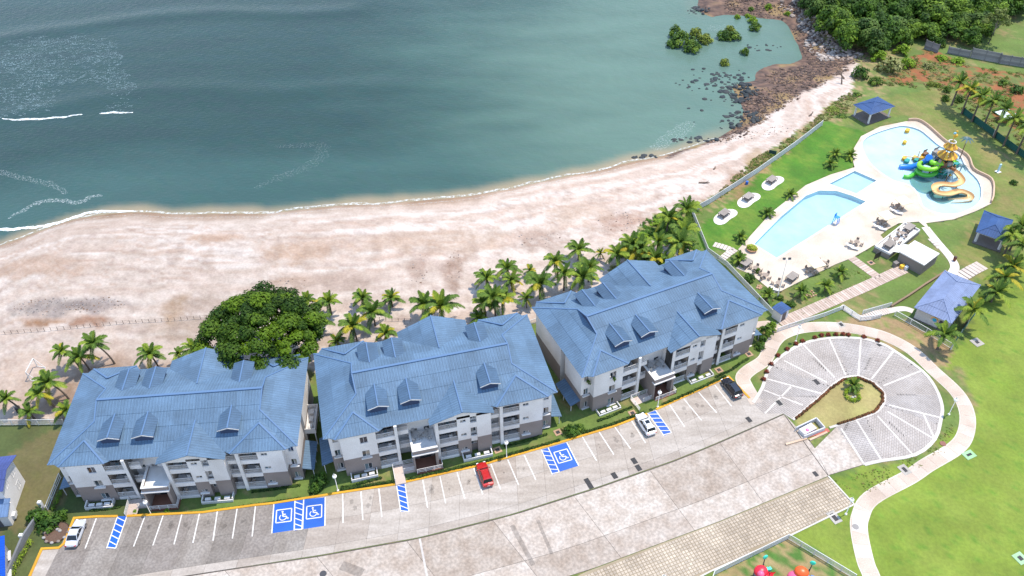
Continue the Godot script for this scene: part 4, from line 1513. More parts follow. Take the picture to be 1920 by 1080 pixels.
	for st in stacks:
		for k in 3:
			var fy: float = [0.25, 3.45, 6.65][k]
			var s := MB.new()
			s.bx(st[0], st[1], fy - (0.45 if k else 1.7), fy + (0.42 if k else 0.3), st[2] - 0.16, st[2] - 0.01)
			s.bx(st[0], st[1], fy - 0.2, fy, st[2] - st[3], st[2] - 0.17)
			var bal := part("balcony", s, white, b)
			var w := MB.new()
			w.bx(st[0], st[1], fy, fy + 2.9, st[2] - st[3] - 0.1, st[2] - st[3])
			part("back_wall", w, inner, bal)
			var r := MB.new()
			railing(r, Vector3(st[0] + 0.02, fy + 0.42, st[2] - 0.09), Vector3(st[1] - 0.02, fy + 0.42, st[2] - 0.09), 0.98, 0.11)
			part("railing", r, trim, bal)
			var mid: float = (st[0] + st[1]) / 2
			var ch := MB.new()
			var cx: float = mid + [-0.7, 0.5, 0.1][k]
			ch.bx(cx - 0.25, cx + 0.25, fy + 0.42, fy + 0.48, st[2] - 0.95, st[2] - 0.45)
			ch.bx(cx - 0.25, cx + 0.25, fy + 0.48, fy + 0.95, st[2] - 1.0, st[2] - 0.95)
			for e in [[-0.22, -0.92], [0.22, -0.92], [-0.22, -0.48], [0.22, -0.48]]:
				ch.bx(cx + e[0] - 0.025, cx + e[0] + 0.025, fy, fy + 0.42, st[2] + e[1] - 0.025, st[2] + e[1] + 0.025)
			part("balcony_chair", ch, [inner, trim, M["glass_3"]][(k + int(st[0])) % 3 if st[0] > 0 else k], bal)
			for d in 3:
				var g := MB.new()
				g.bx(mid - 1.15 + 0.78 * d, mid - 0.42 + 0.78 * d, fy + 0.02, fy + 2.25, st[2] - st[3] + 0.02, st[2] - st[3] + 0.05 + 0.02 * (d % 2))
				part("glass_door", g, M["glass_%d" % (d % 3)], bal)
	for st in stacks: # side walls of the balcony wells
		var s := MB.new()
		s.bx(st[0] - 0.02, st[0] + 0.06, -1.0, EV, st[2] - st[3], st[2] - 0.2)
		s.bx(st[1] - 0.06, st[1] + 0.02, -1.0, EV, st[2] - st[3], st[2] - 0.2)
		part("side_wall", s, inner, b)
	for k in 3: # landings in the narrow right recess
		var s := MB.new()
		var fy: float = [0.25, 3.45, 6.65][k]
		s.bx(7.17, 8.68, fy - 0.45, fy + 0.35, 8.85, 9.0)
		s.bx(7.17, 8.68, fy - 0.2, fy, 7.42, 8.84)
		var o := part("landing", s, white, b)
		var r := MB.new()
		railing(r, Vector3(7.2, fy + 0.35, 8.9), Vector3(8.65, fy + 0.35, 8.9), 0.95, 0.12)
		part("railing", r, trim, o)
	for k in 2: # bridge railings in the left recess
		var s := MB.new()
		var fy: float = [3.45, 6.65][k]
		s.bx(-7.13, -5.5, fy - 0.25, fy, 7.12, 8.5)
		s.bx(-7.13, -5.5, fy - 0.35, fy + 0.5, 8.5, 8.62)
		var o := part("landing", s, white, b)
		var r := MB.new()
		railing(r, Vector3(-7.1, fy + 0.5, 8.55), Vector3(-5.5, fy + 0.5, 8.55), 0.7, 0.12)
		part("railing", r, trim, o)
	# entrance porch with a terrace on its roof
	var pt := MB.new()
	pt.bx(-5.45, -5.2, -1.0, 4.1, 7.1, 11.35)
	pt.bx(-5.45, -1.6, 4.22, 5.0, 11.1, 11.35)
	pt.bx(-5.45, -5.2, 4.1, 5.0, 7.1, 11.1)
	pt.bx(-2.0, -1.6, -1.0, 4.1, 10.2, 11.35)
	var porch := part("porch", pt, taupe, b)
	var pw := MB.new()
	pw.bx(-5.5, -1.56, 5.0, 5.1, 11.05, 11.4)
	pw.bx(-5.5, -5.15, 5.0, 5.1, 7.1, 11.05)
	pw.bx(-5.6, -1.5, 4.05, 4.22, 10.8, 11.6)
	pw.bx(-5.2, -1.6, 3.95, 4.05, 7.1, 11.1)
	pw.bx(-5.19, -1.6, 4.05, 4.6, 7.12, 11.09)
	part("parapet", pw, trim, porch)
	var pd := MB.new()
	pd.bx(-5.2, -2.0, 0.3, 3.95, 9.0, 9.1)
	part("porch_back", pd, worn("porch_shade", L(0.16, 0.15, 0.155), 0.8, 0.3), porch)  # shade inside the porch put into a dark wall colour
	var dr := MB.new()
	dr.bx(-4.3, -2.5, 0.3, 2.5, 9.11, 9.16)
	part("doorway", dr, glass, porch)
	var fl := MB.new()
	fl.bx(-5.2, -1.1, -1.0, 0.34, 9.1, 11.95)
	part("brick_floor", fl, worn("brick_red", L(0.26, 0.115, 0.075), 0.85, 0.9, 0.8), porch)
	var rp := MB.new()
	rp.bx(-8.75, -5.25, -1.0, 0.30, 9.6, 11.2)
	rp.hexa([Vector3(-8.75, -0.9, 11.2), Vector3(-7.15, -0.9, 11.2), Vector3(-7.15, -0.9, 13.0), Vector3(-8.75, -0.9, 13.0), Vector3(-8.75, 0.30, 11.2), Vector3(-7.15, 0.30, 11.2), Vector3(-7.15, 0.14, 13.0), Vector3(-8.75, 0.14, 13.0)])
	part("ramp", rp, worn("ramp_pink", L(0.62, 0.51, 0.45), 0.85, 0.3), porch)
	var rr := MB.new()
	for l in [[Vector3(-8.7, 0.3, 9.65), Vector3(-8.7, 0.18, 12.6)], [Vector3(-8.7, 0.3, 9.65), Vector3(-5.5, 0.3, 9.65)], [Vector3(-7.15, 0.3, 11.15), Vector3(-5.3, 0.3, 11.15)], [Vector3(-5.15, 0.34, 11.9), Vector3(-1.15, 0.34, 11.9)], [Vector3(-1.15, 0.34, 10.3), Vector3(-1.15, 0.34, 11.9)]]:
		var up := Vector3(0, 0.32, 0)
		for k in 3:
			rr.bar(l[0] + up * (k + 1), l[1] + up * (k + 1), 0.06, 0.06)
		var n := maxi(1, int(l[0].distance_to(l[1]) / 1.1))
		for i in n + 1:
			rr.boxb(l[0].lerp(l[1], float(i) / n) + Vector3(0, 0.48, 0), Vector3(0.07, 0.96, 0.07), Basis())
	part("handrail", rr, trim, porch)
	# terrace furniture is built as separate things beside the building; low white planters along the front
	for q in [[-15.2, -11.1, 10.75], [2.25, 6.95, 11.35]]:
		var pl := MB.new()
		pl.bx(q[0], q[1], -1.2, 0.55, q[2] - 0.14, q[2])
		pl.bx(q[0], q[0] + 0.14, -1.2, 0.75, q[2] - 1.35, q[2] - 0.14)
		pl.bx(q[1] - 0.14, q[1], -1.2, 0.75, q[2] - 1.35, q[2] - 0.14)
		var o := part("service_wall", pl, trim, b)
		for k in 3:
			var ac := MB.new()
			var x: float = lerpf(q[0] + 0.9, q[1] - 0.9, k / 2.0)
			ac.bx(x - 0.42, x + 0.42, -0.6, 0.62, q[2] - 0.75, q[2] - 0.3)
			part("air_conditioner", ac, trim, o)
	# lean-to roofs along the ends
	var mats := roof_mats("roof_blue", Color(0.45, 0.565, 0.685))
	for s in [-1.0, 1.0]:
		var lt := MB.new()
		for p in [7.6, 5.0, 2.9]:
			lt.bx(s * 18.85, s * 18.95, -1.0, 1.9, p - 0.05, p + 0.05)
		var o := part("lean_to", lt, trim, b)
		roof_plane(o, [Vector3(s * 17.42, 2.55, 8.0), Vector3(s * 17.42, 2.55, 2.5), Vector3(s * 19.2, 1.95, 2.5), Vector3(s * 19.2, 1.95, 8.0)], mats, 3.0, 2.8)
	build_roof(b, mats, EV)
	return b

func build_roof(b: Node3D, mats: Array, EV: float) -> void:
	var T := 3.35 / 9.1
	var dark := mat("dormer_navy", L(0.035, 0.05, 0.10), 0.7)
	var trim: Material = M["trim"]
	var so := MB.new()
	so.bx(-17.9, 17.9, EV - 0.16, EV - 0.06, -9.0, 9.0)
	so.bx(-16.3, -9.9, EV - 0.15, EV - 0.05, 9.0, 9.6)
	so.bx(8.2, 16.3, EV - 0.15, EV - 0.05, 9.0, 9.6)
	var roof := part("roof", so, trim, b)
	var E := func(x: float, y: float, z: float) -> Vector3: return Vector3(x, EV + y, z)
	var cap: Material = mat("ridge_blue", Color(0.30, 0.41, 0.54), 0.7)
	# the long gable roof over hipped ends
	for s in [1.0, -1.0]:
		roof_plane(roof, [E.call(-18, 0, 9.1 * s), E.call(18, 0, 9.1 * s), E.call(12.2, 2.13, 3.3 * s), E.call(12.35, 3.35, 0), E.call(-12.35, 3.35, 0), E.call(-12.2, 2.13, 3.3 * s)], mats)
		var x: float = 12.2 * s
		roof_plane(roof, [E.call(18 * s, 0, 9.1), E.call(18 * s, 0, -9.1), E.call(x, 2.13, -3.3), E.call(x, 2.13, 3.3)], mats)
		var gb := MB.new()
		gb.tri(E.call(x, 2.1, 3.3), E.call(x, 3.33, 0), E.call(x, 2.1, -3.3))
		part("gablet", gb, dark, roof)
		for z in [3.3, -3.3]:
			caps(roof, cap, [[E.call(x, 2.13, z), E.call(18 * s, 0, 9.1 * signf(z))], [E.call(x, 2.13, z), E.call(12.35 * s, 3.35, 0)]])
	caps(roof, cap, [[E.call(-12.35, 3.37, 0), E.call(12.35, 3.37, 0)]], 0.4)
	# small hips over the corner bays
	for q in [[-16.35, -9.8, -13.1, 9.65, 6.2], [8.15, 16.4, 12.25, 9.6, 5.5], [-16.6, -9.75, -13.05, -10.1, -6.4], [9.7, 16.5, 13.0, -10.1, -6.4]]:
		var sg := signf(q[3])
		var lift := 0.14
		var a: Vector3 = E.call(q[0], lift - T * (absf(q[3]) - 9.1) + 0.1, q[3])
		var c: Vector3 = E.call(q[1], lift - T * (absf(q[3]) - 9.1) + 0.1, q[3])
		var top: Vector3 = E.call(q[2], (9.1 - absf(q[4])) * T + 0.34, q[4])
		var back: Vector3 = E.call(q[2], (9.1 - absf(q[4]) + 0.8) * T + 0.02, q[4] - 0.8 * sg)
		roof_plane(roof, [a, c, top], mats, 2.0, 5.0)
		for e in [[a, -1.0], [c, 1.0]]:
			var low: Vector3 = E.call(e[0].x + 0.75 * e[1], 0.02, 9.1 * sg)
			roof_plane(roof, [e[0], low, back, top], mats, 3.0, 8.0)
			caps(roof, cap, [[e[0], top]], 0.26)
	# the big cross gables front and back
	for q in [[2.7, 1.80, 10.8, 4.2, -2.35, 7.6, -0.12], [1.8, 2.32, -10.7, -2.8, -4.1, 7.5, 0.2]]:
		var sg := signf(q[2])
		var zb: float = q[3]
		for s in [0, 1]:
			var ex: float = q[4 + s]
			var valley: Vector3 = E.call(ex, q[6], sg * (9.1 - (q[6] - 0.0) / T))
			roof_plane(roof, [E.call(q[0], q[1], q[2]), E.call(q[0], q[1], zb), valley, E.call(ex, q[6], q[2] - 0.35 * sg)], mats, 2.0, 4.4)
		caps(roof, cap, [[E.call(q[0], q[1] + 0.03, q[2]), E.call(q[0], q[1] + 0.03, zb)]])
		var g := MB.new()
		var zf: float = q[2] - 0.8 * sg
		var A: Vector3 = E.call(q[4] + 0.75, -0.5, zf)
		var B: Vector3 = E.call(q[5] - 0.45, -0.5, zf)
		var yl: float = q[6] - 0.08 + 0.75 * (q[1] - q[6]) / absf(q[0] - q[4])
		var yr: float = q[6] - 0.08 + 0.45 * (q[1] - q[6]) / absf(q[0] - q[5])
		var C: Vector3 = E.call(q[4] + 0.75, yl, zf)
		var D: Vector3 = E.call(q[5] - 0.45, yr, zf)
		var O: Vector3 = E.call(q[0], q[1] - 0.1, zf)
		g.quad(A, C, D, B)
		g.tri(C, O, D)
		part("gable_wall", g, M["white_wall"], roof)
	# dormers, with the shade of their slopes put into a darker sheet colour
	var shaded_mats := roof_mats("dormer_shaded_blue", Color(0.37, 0.48, 0.60))
	for q in [[-9.3, 6.9, 1.0], [-4.4, 6.9, 1.0], [7.95, 6.75, 1.0], [-9.4, 7.0, -1.0], [-5.3, 7.0, -1.0], [8.4, 7.0, -1.0]]:
		var sg: float = q[2]
		var w := 1.6
		var yr := 2.5
		var ye := 2.0
		var zf: float = q[1] * sg
		var dm := MB.new()
		for s in [-1.0, 1.0]: # cheeks
			var x: float = q[0] + 1.3 * s
			dm.tri(E.call(x, 0.7, zf - 0.35 * sg), E.call(x, ye + 0.05, zf - 0.35 * sg), E.call(x, ye + 0.05, sg * (9.1 - ye / T)))
		var f0: Vector3 = E.call(q[0] - 1.3, 0.6, zf - 0.3 * sg)
		var f1: Vector3 = E.call(q[0] + 1.3, 0.6, zf - 0.3 * sg)
		var f2: Vector3 = E.call(q[0] + 1.3, ye + 0.08, zf - 0.3 * sg)
		var f3: Vector3 = E.call(q[0] - 1.3, ye + 0.08, zf - 0.3 * sg)
		dm.quad(f0, f3, f2, f1)
		dm.tri(f3, E.call(q[0], yr - 0.05, zf - 0.3 * sg), f2)
		var d := part("dormer", dm, dark, b)
		for s in [-1.0, 1.0]:
			roof_plane(d, [E.call(q[0], yr, zf), E.call(q[0] + w * s, ye, zf), E.call(q[0] + w * s, ye, sg * (9.1 - ye / T - 0.1)), E.call(q[0], yr, sg * (9.1 - yr / T - 0.1))], shaded_mats, 4.0, 6.0)
			var fb := MB.new()
			fb.bar(E.call(q[0], yr - 0.06, zf + 0.03 * sg), E.call(q[0] + w * s, ye - 0.06, zf + 0.03 * sg), 0.05, 0.14)
			part("fascia", fb, M["ridge_blue"] if sg < 0 else M["white_trim"], d)
		caps(d, cap, [[E.call(q[0], yr, zf), E.call(q[0], yr, sg * (9.1 - yr / T))]], 0.2)

func build_buildings() -> void:
	worn("stone_seed", Color.WHITE, 0.9, 0.9)
	var b := make_building()
	b.position = Vector3(-12.88, 0.1, -94.36)
	b.rotation.y = 0.2355
	b.set_meta("label", "middle of three white and taupe apartment blocks with blue roofs, red car parked in front")
	b.set_meta("group", "matching apartment blocks along the parking lot")
	var e := dup(b, Vector3(-50.74, -0.7, -88.58), 0.0737, "left apartment block with blue metal roof, overhung by the big round tree")
	var f := dup(b, Vector3(23.45, -0.3, -108.68), 0.42425, "right apartment block with pale blue metal roof, nearest the swimming pool")
	for q in [e, f]:
		q.set_meta("group", "matching apartment blocks along the parking lot")
	# things standing on the terraces
	var k := 0
	for q in [b, e, f]:
		for c in [[-4.3, 8.3], [-3.0, 8.6]]:
			if q == e:
				continue
			terrace_set(q.transform * Vector3(c[0], 4.6, c[1]), q.rotation.y + c[0], "%s round table with chairs on the porch terrace of the %s apartment block" % ["left" if c[0] < -4 else "right", "middle" if q == b else "right"])
		k += 1
	# balcony box on the right end of the left block
	var sb := thing("side_terrace", "small white walled side terrace with planters between the left and middle blocks", "terrace", e.transform * Vector3(17.42, 0, -1.0), e.rotation.y)
	var mb := MB.new()
	mb.bx(0, 1.7, 3.0, 3.2, -2.6, 2.6)
	mb.bx(1.58, 1.7, 3.2, 4.1, -2.6, 2.6)
	mb.bx(0, 1.58, 3.2, 4.1, 2.48, 2.6)
	mb.bx(0, 1.58, 3.2, 4.1, -2.6, -2.48)
	mb.bx(1.4, 1.55, -0.5, 3.0, 2.3, 2.45)
	mb.bx(1.4, 1.55, -0.5, 3.0, -2.45, -2.3)
	part("wall", mb, M["white_trim"], sb)
	for i in 3:
		var p := MB.new()
		p.bx(0.5, 1.1, 3.2, 3.7, -1.9 + 1.5 * i, -1.0 + 1.5 * i)
		part("planter", p, M["white_trim"], sb)

func terrace_set(at: Vector3, turn: float, label: String) -> void:
	var t := thing("terrace_table", label, "table set", at, turn)
	var grey := mat("terrace_grey", L(0.30, 0.29, 0.28), 0.6)
	var mb := MB.new()
	mb.tube(PackedVector3Array([Vector3(0, 0.70, 0), Vector3(0, 0.75, 0)]), PackedFloat32Array([0.5]), 12)
	mb.tube(PackedVector3Array([Vector3(0, 0, 0), Vector3(0, 0.7, 0)]), PackedFloat32Array([0.05]), 6)
	part("table", mb, grey, t)
	for i in 3:
		var c := MB.new()
		var a := TAU * i / 3.0
		var p := Vector3(cos(a), 0, sin(a)) * 0.85
		c.box(p + Vector3(0, 0.44, 0), Vector3(0.48, 0.06, 0.48), -a)
		c.box(p * 1.26 + Vector3(0, 0.68, 0), Vector3(0.06, 0.5, 0.48), -a)
		for s in [[0.2, 0.2], [0.2, -0.2], [-0.2, 0.2], [-0.2, -0.2]]:
			c.box(p + Basis(Vector3.UP, -a) * Vector3(s[0], 0.22, s[1]), Vector3(0.05, 0.44, 0.05), -a)
		part("chair", c, grey, t)

func leafm(key: String) -> StandardMaterial3D:
	var m := mat(key, Color.WHITE, 0.65)
	m.vertex_color_use_as_albedo = true
	m.backlight_enabled = true
	m.backlight = Color(0.20, 0.24, 0.06)
	m.metallic_specular = 0.3
	return m

# leaf-sized faces spread through round clumps: each clump is [centre, radius, tone]
func foliage(clumps: Array, per: int, size: float, dark: Color, light: Color, flat := 0.75) -> ArrayMesh:
	var mb := MB.new()
	for c in clumps:
		var tone: float = c[2]
		var n := int(per * c[1] * c[1])
		for i in n:
			var d := Vector3(rng.randfn(), rng.randfn() * 0.9 + 0.35, rng.randfn()).normalized()
			var r: float = c[1] * pow(rng.randf(), 0.28) * (0.92 + 0.2 * rng.randf())
			var p: Vector3 = c[0] + d * r * Vector3(1, flat, 1)
			var s := size * rng.randf_range(0.6, 1.35)
			var nn := (d + Vector3(rng.randf() - 0.5, rng.randf() * 0.9, rng.randf() - 0.5) * 1.1).normalized()
			var t := nn.cross(Vector3(rng.randf() - 0.5, rng.randf() - 0.5, rng.randf() - 0.5)).normalized() * s
			var u := nn.cross(t) * 0.62
			mb.col = dark.lerp(light, clampf(tone + rng.randf_range(-0.28, 0.28), 0, 1))
			var k := mb.v.size()
			mb.vert(p - t, nn)
			mb.vert(p + u, (nn + u * 0.5 / s).normalized())
			mb.vert(p + t, nn)
			mb.vert(p - u, (nn - u * 0.5 / s).normalized())
			if (t * 2.0).cross(t + u).dot(nn) > 0.0:
				mb.ix.append_array(PackedInt32Array([k, k + 1, k + 2, k, k + 2, k + 3]))
			else:
				mb.ix.append_array(PackedInt32Array([k, k + 2, k + 1, k, k + 3, k + 2]))
	return mb.mesh()

func dome(n: int, r: float, high: float, cr: float, base := 0.0) -> Array:
	var out := []
	for i in n:
		var y := pow((i + 0.5) / n, 0.8)
		var a := i * 2.39996 + rng.randf() * 0.8
		var q := sqrt(maxf(0.0, 1.0 - y * y)) * rng.randf_range(0.72, 1.0)
		out.append([Vector3(cos(a) * q * r, base + y * high * rng.randf_range(0.85, 1.1), sin(a) * q * r), cr * rng.randf_range(0.7, 1.3), rng.randf()])
	return out

func frond(len_: float, up: float, droop: float, ragged: float, dark: Color, light: Color) -> ArrayMesh:
	var mb := MB.new()
	var pts := PackedVector3Array()
	var steps_ := 15
	for i in steps_ + 1:
		var t := float(i) / steps_
		pts.append(Vector3(len_ * (t * cos(up) - 0.10 * droop * t * t), len_ * (t * sin(up) - droop * t * t * 0.62), 0.08 * len_ * sin(t * 2.0) * ragged))
	mb.col = light
	mb.tube(pts, PackedFloat32Array([0.05, 0.045, 0.04, 0.036, 0.033, 0.03, 0.028, 0.026, 0.024, 0.022, 0.02, 0.018, 0.016, 0.014, 0.012, 0.01]), 4, false)
	for i in range(1, steps_ * 2 + 1):
		var t := i / (steps_ * 2.0)
		var k := mini(int(t * steps_), steps_ - 1)
		var p := pts[k].lerp(pts[k + 1], t * steps_ - k)
		var d := (pts[k + 1] - pts[k]).normalized()
		var nrm := Vector3(-d.y, d.x, 0).normalized()
		for s in [-1.0, 1.0]:
			var l := len_ * 0.26 * pow(sin(PI * (0.14 + 0.80 * t)), 0.7) * rng.randf_range(0.8, 1.1)
			var dir: Vector3 = (Vector3(0, 0, s) * 0.85 + d * (0.45 + 0.6 * t) + nrm * 0.18).normalized()
			var q: Vector3 = p + dir * l * 0.5
			var e: Vector3 = p + dir * l + Vector3(0, -l * (0.30 + 0.3 * ragged * rng.randf()), 0)
			var w := d * 0.062 * len_ / 3.0
			mb.col = dark.lerp(light, clampf(0.5 + rng.randf_range(-0.5, 0.5), 0, 1))
			var nn: Vector3 = (nrm + Vector3(0, 0, -0.35 * s)).normalized()
			var a := mb.vert(p - w * 0.6, nn)
			mb.vert(p + w * 0.6, nn)
			mb.vert(q + w, nn)
			mb.vert(q - w, nn)
			mb.vert(e, nn)
			if s < 0:
				mb.ix.append_array(PackedInt32Array([a, a + 2, a + 1, a, a + 3, a + 2, a + 3, a + 4, a + 2]))
			else:
				mb.ix.append_array(PackedInt32Array([a, a + 1, a + 2, a, a + 2, a + 3, a + 3, a + 2, a + 4]))
	return mb.mesh()

var fronds := {}

func palm(called: String, at: Vector3, tall: float, lean: Vector3, size: float, yellow: float, n: int, label: String, group: String, trunk_r := 0.16) -> Node3D:
	var t := thing(called, label, "palm tree", at, 0.0, group)
	var mb := MB.new()
	var pts := PackedVector3Array()
	var rad := PackedFloat32Array()
	for i in 9:
		var s := i / 8.0
		pts.append(Vector3(0, -0.4 + (tall + 0.4) * s, 0) + lean * s * s)
		rad.append(trunk_r * (1.45 - 0.6 * s + (0.5 if i == 0 else 0.0)))
	mb.tube(pts, rad, 7)
	part("trunk", mb, worn("palm_trunk", L(0.17, 0.135, 0.105), 0.9, 0.9, 1.0), t)
	var top := pts[8]
	for i in n:
		var q := (i + 0.5) / n
		var kind := "young" if q < 0.24 else ("middle" if q < 0.62 else ("low" if q < 0.86 else "old"))
		var tint := "green"
		if rng.randf() < yellow * (0.1 + 1.1 * q * q):
			tint = "yellow"
		elif rng.randf() < 0.35:
			tint = "bright"
		var f := partm("frond", fronds["%s_%s_%d" % [kind, tint, rng.randi() % 2]], leafm("palm_leaf"), t)
		f.position = top + Vector3(0, -0.25 * q, 0)
		f.rotation = Vector3(rng.randf_range(-0.25, 0.25), i * 2.39996 + rng.randf() * 0.5, 0)
		f.scale = Vector3.ONE * size * rng.randf_range(0.85, 1.12)
	return t

func make_fronds() -> void:
	var tints := {"green": [Color(0.035, 0.078, 0.012), Color(0.12, 0.19, 0.03)], "bright": [Color(0.085, 0.15, 0.014), Color(0.23, 0.29, 0.035)], "yellow": [Color(0.19, 0.18, 0.015), Color(0.40, 0.34, 0.03)]}
	for tint in tints:
		for k in 2:
			var c: Array = tints[tint]
			fronds["young_%s_%d" % [tint, k]] = frond(3.1, 1.12, 0.30, 0.3 + k * 0.4, c[0], c[1])
			fronds["middle_%s_%d" % [tint, k]] = frond(3.8, 0.75, 0.72, 0.4 + k * 0.4, c[0], c[1])
			fronds["low_%s_%d" % [tint, k]] = frond(3.9, 0.32, 0.85, 0.5 + k * 0.4, c[0], c[1])
			fronds["old_%s_%d" % [tint, k]] = frond(3.2, -0.25, 0.75, 0.7 + k * 0.3, c[0], c[1])

func bush(at: Vector3, mesh: Mesh, s: Vector3, label: String, called := "shrub", category := "shrub", group := "") -> Node3D:
	var t := thing(called, label, category, at, rng.randf() * TAU, group)
	var mb := MB.new()
	for i in 4:
		var a := i * 1.7
		mb.tube(PackedVector3Array([Vector3(0, -0.3, 0), Vector3(cos(a) * 0.35 * s.x, 0.55 * s.y, sin(a) * 0.35 * s.z)]), PackedFloat32Array([0.05, 0.03]), 5)
	part("stem", mb, worn("bark", L(0.12, 0.09, 0.065), 0.9, 0.9, 1.0), t)
	var f := partm("foliage", mesh, leafm("leaf"), t)
	f.scale = s
	return t

func hedge(line: PackedVector2Array, w: float, tall: float, label: String, dark: Color, light: Color, y0 := 0.0, called := "hedge") -> void:
	var clumps := []
	var n := int(length_of(line) / (w * 0.55))
	for i in n:
		var p := along(line, (i + 0.5) / n)
		clumps.append([Vector3(p.x + rng.randf_range(-0.1, 0.1), h(p.x, p.y) + y0 + tall * 0.5, p.y), maxf(w, tall) * 0.5 * rng.randf_range(0.85, 1.15), rng.randf()])
	var o := MeshInstance3D.new()
	o.mesh = foliage(clumps, int(46.0 / pow(maxf(w, tall) * 0.5, 2.0)), 0.11, dark, light, minf(1.0, tall / w))
	o.material_override = leafm("leaf")
	o.name = numbered(called)
	add_child(o)
	tag(o, label, "hedge")

